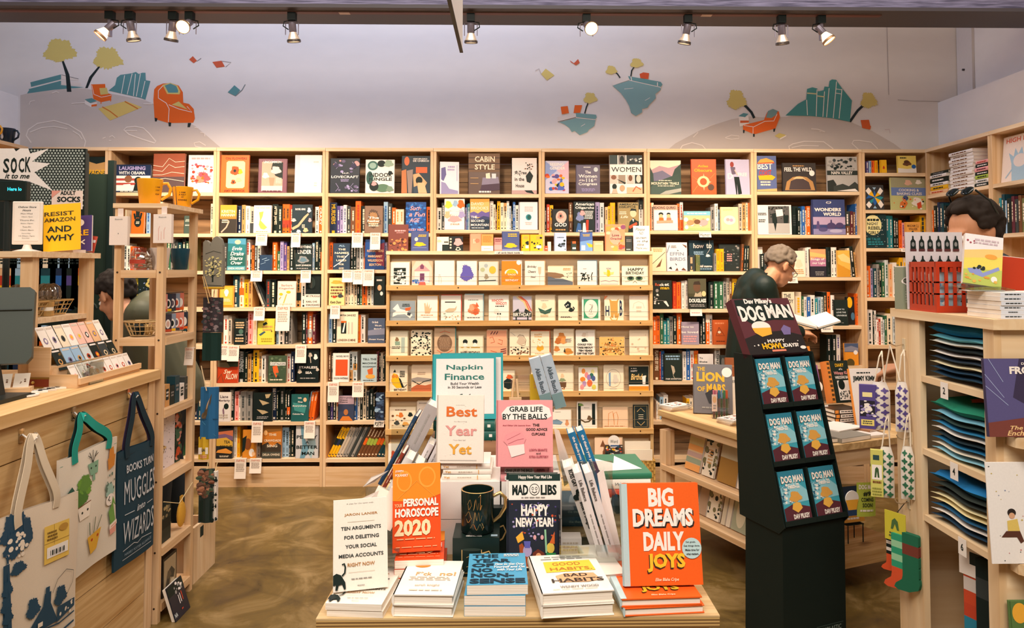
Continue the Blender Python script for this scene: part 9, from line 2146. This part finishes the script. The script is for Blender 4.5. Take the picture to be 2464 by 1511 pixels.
def hand(mb,w,d,up,m,side=1,curl=.5):
 """Palm with five separate bent fingers; w wrist, d pointing along the fingers, up the back of the hand."""
 w,d,up=Vector(w),Vector(d).normalized(),Vector(up).normalized()
 sd=d.cross(up)*side
 limb(mb,[w,w+d*.05],[.024,.03],m,10)
 for j,(o_,L)in enumerate([(-.03,.062),(-.01,.074),(.011,.07),(.03,.055)]):
  b_=w+d*.07+sd*o_
  p1=b_+(d*(1-curl*.4)-up*curl*.7).normalized()*L*.5;p2=p1+(d*(.6-curl)-up*(.4+curl)).normalized()*L*.5
  limb(mb,[w+d*.035+sd*o_*.6,b_,p1,p2],[.013,.0095,.0085,.0075],m,8)
 b_=w+d*.02-sd*.028
 limb(mb,[b_,b_-sd*.02+d*.03,b_-sd*.012+d*.06-up*.012],[.013,.011,.008],m,8)
def hair_cap(mb,MH,m,rx,front,seed,n_,sz,low=-.06,jit=.012):
 """Hair as overlapping locks over the skull; front: how far the hairline comes forward, low: how far it falls at the back."""
 r=random.Random(seed);k=mb.M;mb.M=k@MH
 c=0
 while c<n_:
  th,ph=r.uniform(0,2*math.pi),math.asin(r.uniform(-.75,1))
  x,y,z=math.cos(ph)*math.cos(th),math.cos(ph)*math.sin(th),math.sin(ph)
  if y<front and z<.62+(y+.6)*-.3 or(abs(x)>.55 and z<-.05 and y<.25)or z*.09<low:
   continue
  mb.ball((x*.078*rx,.014+y*.099*rx,.034+z*.092*rx),(sz*r.uniform(.7,1.2),sz*r.uniform(.7,1.3),sz*r.uniform(.7,1.2)),m,7,5)
  c+=1
 mb.ball((0,.03,.05),(.074*rx,.085*rx,.078*rx),m,14,10)
 mb.M=k
def specs(mb,MH,m):
 k=mb.M;mb.M=k@MH
 for s_ in(-1,1):
  mb.tube([(s_*.033+.023*math.cos(a/12*6.283),-.107,.004+.016*math.sin(a/12*6.283))for a in range(12)],.0018,m,5,closed=True)
  mb.tube([(s_*.056,-.105,.008),(s_*.078,-.05,.01),(s_*.086,.005,.012),(s_*.086,.02,-.004)],.0022,m,5)
 mb.tube([(-.01,-.109,.008),(0,-.111,.012),(.01,-.109,.008)],.0018,m,5)
 mb.M=k
def eyes(t,MH):
 for s_ in(-1,1):
  q=MB(MH);q.ball((s_*.032,-.088,.002),.0125,mat('#f0e8e2',.2),10,8);q.ball((s_*.032,-.0965,.001),.006,mat('#2a1c14',.15),8,6);q.build('eye',t,60)
def person(name_lab,hc,rz,pitch,hip,chest,shoulder_y,hands,jacket,trousers,hairf,skin=SKIN,feet=None,jrad=1.0,elbows=None,fdir=None):
 """hc: head centre; rz: which way the face looks; the body leans from hip to chest to neck."""
 t=empty('person',(hip[0],hip[1],0),0,name_lab,'person')
 O=Vector((hip[0],hip[1],0))
 MH=Matrix.Translation(Vector(hc)-O)@Matrix.Rotation(rad(rz),4,'Z')@Matrix.Rotation(rad(pitch),4,'X')
 f=Vector((math.sin(rad(rz)),-math.cos(rad(rz)),0))if fdir is None else Vector(fdir)
 side=Vector((-f.y,f.x,0))
 hp,ch=Vector(hip)-O,Vector(chest)-O
 nk=MH@Vector((0,.03,-.14))
 q=MB()
 head_shape(q,skin,MH)
 limb(q,[MH@Vector((0,.02,-.07)),nk,ch+Vector((0,0,.14))],[.054,.056,.07],skin)
 limb(q,[hp,hp.lerp(ch,.5),ch,ch+Vector((0,0,.1))],[.13,.12,.135,.1],skin)
 sh=[ch+side*s_*shoulder_y+Vector((0,0,.12))for s_ in(-1,1)]
 el=elbows or[sh[i].lerp(Vector(hands[i])-O,.45)+Vector((0,0,-.13))-f*.04 for i in(0,1)]
 hs=[Vector(hands[i])-O for i in(0,1)]
 kn,an=[],[]
 for i,s_ in enumerate((-1,1)):
  limb(q,[sh[i],el[i],hs[i]],[.052,.042,.03],skin)
  d=(hs[i]-el[i]).normalized()
  hand(q,hs[i],d,Vector((0,0,1))if abs(d.z)<.7 else f,skin,s_,.55)
  a_=Vector((hp.x,hp.y,.09))+side*s_*.1+f*(.05*s_);k_=Vector((hp.x,hp.y,.5))+side*s_*.095+f*.04
  kn.append(k_);an.append(a_)
  limb(q,[hp+side*s_*.08,k_,a_],[.085,.058,.042],skin);limb(q,[a_-f*.03+Vector((0,0,-.05)),a_+f*.14+Vector((0,0,-.055))],[.036,.03],skin,10)
 melt(q.build('body',t),.0075,3)
 jm=mat(jacket,.55,kind='cloth')
 q=MB()
 limb(q,[hp+Vector((0,0,.02)),hp.lerp(ch,.45),ch,ch+Vector((0,0,.11))],[.165*jrad,.165*jrad,.165*jrad,.12],jm,16)
 for i in(0,1):
  limb(q,[hp.lerp(ch,.2)+side*(.07 if i else-.07),ch+side*(.09 if i else-.09)+Vector((0,0,.06))],[.135*jrad,.125*jrad],jm,14)
  limb(q,[ch+Vector((0,0,.14)),sh[i],el[i],el[i].lerp(hs[i],.9)],[.08,.082,.066,.048],jm)
 limb(q,[ch+Vector((0,0,.16)),nk.lerp(ch,.25)+Vector((0,0,.03))],[.085,.072],jm)
 o=melt(q.build('jacket',t),.011,3)
 q=MB();tm=mat(trousers,.8,kind='cloth')
 limb(q,[hp+Vector((0,0,.03)),hp+Vector((0,0,-.06))],[.15,.14],tm)
 for i,s_ in enumerate((-1,1)):
  limb(q,[hp+side*s_*.08,kn[i],an[i]+Vector((0,0,.01))],[.105,.078,.06],tm)
 melt(q.build('trousers',t),.013,3)
 for i in(0,1):
  q=MB();limb(q,[an[i]-f*.035+Vector((0,0,-.046)),an[i]+f*.15+Vector((0,0,-.05))],[.043,.038],mat('#1f1a18',.5),12);melt(q.build('shoe',t),.008,2)
 q=MB();hairf(q,MH);melt(q.build('hair',t),.006,1)
 eyes(t,MH)
 return t,MH
hc1=P(1877,641,5.05)
GH=mat('#75685a',.85,kind='hair')
t,MH=person('grey-haired person in black jacket and glasses reading an open book',hc1,108,34,(1.56,5.06,.93),(1.60,5.06,1.29),.17,[(1.86,4.97,1.115),(1.86,5.14,1.115)],'#14251f','#1f2a30',lambda q,M:hair_cap(q,M,GH,1.03,-.35,3,220,.017,-.05),jrad=.98,fdir=(1,0,0))
q=MB();specs(q,MH,mat('#16201e',.3));q.build('glasses',t)
q=MB();o_=Vector((1.56,5.06,0));q.lathe([(.075,0),(.082,.01),(.076,.045),(.07,.046)],mat('#14251f',.55,kind='cloth'),18,cx=.075,cz=1.455,cap=False);q.build('collar',t,50)
# the open book he holds
t=empty('open_book',(1.965,5.05,1.165),0,'open white book held by the grey-haired person','book')
for s_ in(-1,1):
 q=MB(Matrix.Rotation(rad(-16*s_),4,'Y')@Matrix.Rotation(rad(14),4,'X'));q.box(0 if s_>0 else-.15,.15 if s_>0 else 0,-.1,.1,0,.012,mat('#f4ebe0',.6));q.build('page_block',t)
 q=MB(Matrix.Rotation(rad(-16*s_),4,'Y')@Matrix.Rotation(rad(14),4,'X'));q.box(0 if s_>0 else-.155,.155 if s_>0 else 0,-.104,.104,-.004,-.0005,mat('#1a2c2a',.5));q.build('cover',t)
 # curly-haired man behind the plywood fixture
hc2=P(2340,562,3.06)
DH=mat('#231810',.85,kind='hair')
t,MH=person('dark curly-haired person with sunglasses pushed up on the head',hc2,-74,16,(1.98,3.10,.96),(1.95,3.09,1.36),.18,[(1.62,2.97,1.12),(1.62,3.2,1.12)],'#39424a','#2a3138',lambda q,M:hair_cap(q,M,DH,1.13,-.42,5,340,.017,-.07),skin=mat('#c58a66',.5,kind='skin'),fdir=(-1,0,0))
q=MB(MH@Matrix.Translation((0,.05,.088))@Matrix.Rotation(rad(-55),4,'X'))
for s_ in(-1,1):
 q.ball((s_*.036,-.108,.0),(.03,.006,.022),mat('#0e1615',.1),12,8);q.tube([(s_*.066,-.104,.006),(s_*.092,-.04,.0),(s_*.094,.03,-.02)],.004,mat('#16201f',.25),6)
q.tube([(-.012,-.11,.006),(.012,-.11,.006)],.003,mat('#8a9498',.2,.8),6);q.build('sunglasses',t,60)
# person bending behind the open shelf unit
hc3=P(279,712,4.22)
t,MH=person('dark-haired person in olive jacket bending behind the open shelf unit',hc3,-120,30,(-1.86,4.30,.86),(-1.98,4.27,1.17),.17,[(-2.18,4.10,.95),(-2.16,4.40,.95)],'#5a5c48','#22282c',lambda q,M:hair_cap(q,M,mat('#1c1410',.8,kind='hair'),1.06,-.4,8,240,.02,-.07),fdir=(-1,-.2,0))
q=MB();o_=Vector((-1.86,4.30,0));q.lathe([(.08,0),(.09,.015),(.086,.05),(.074,.052)],mat('#4a4c3c',.8,kind='cloth'),18,cx=-.14,cy=-.035,cz=1.30,cap=False);q.build('collar',t,50)
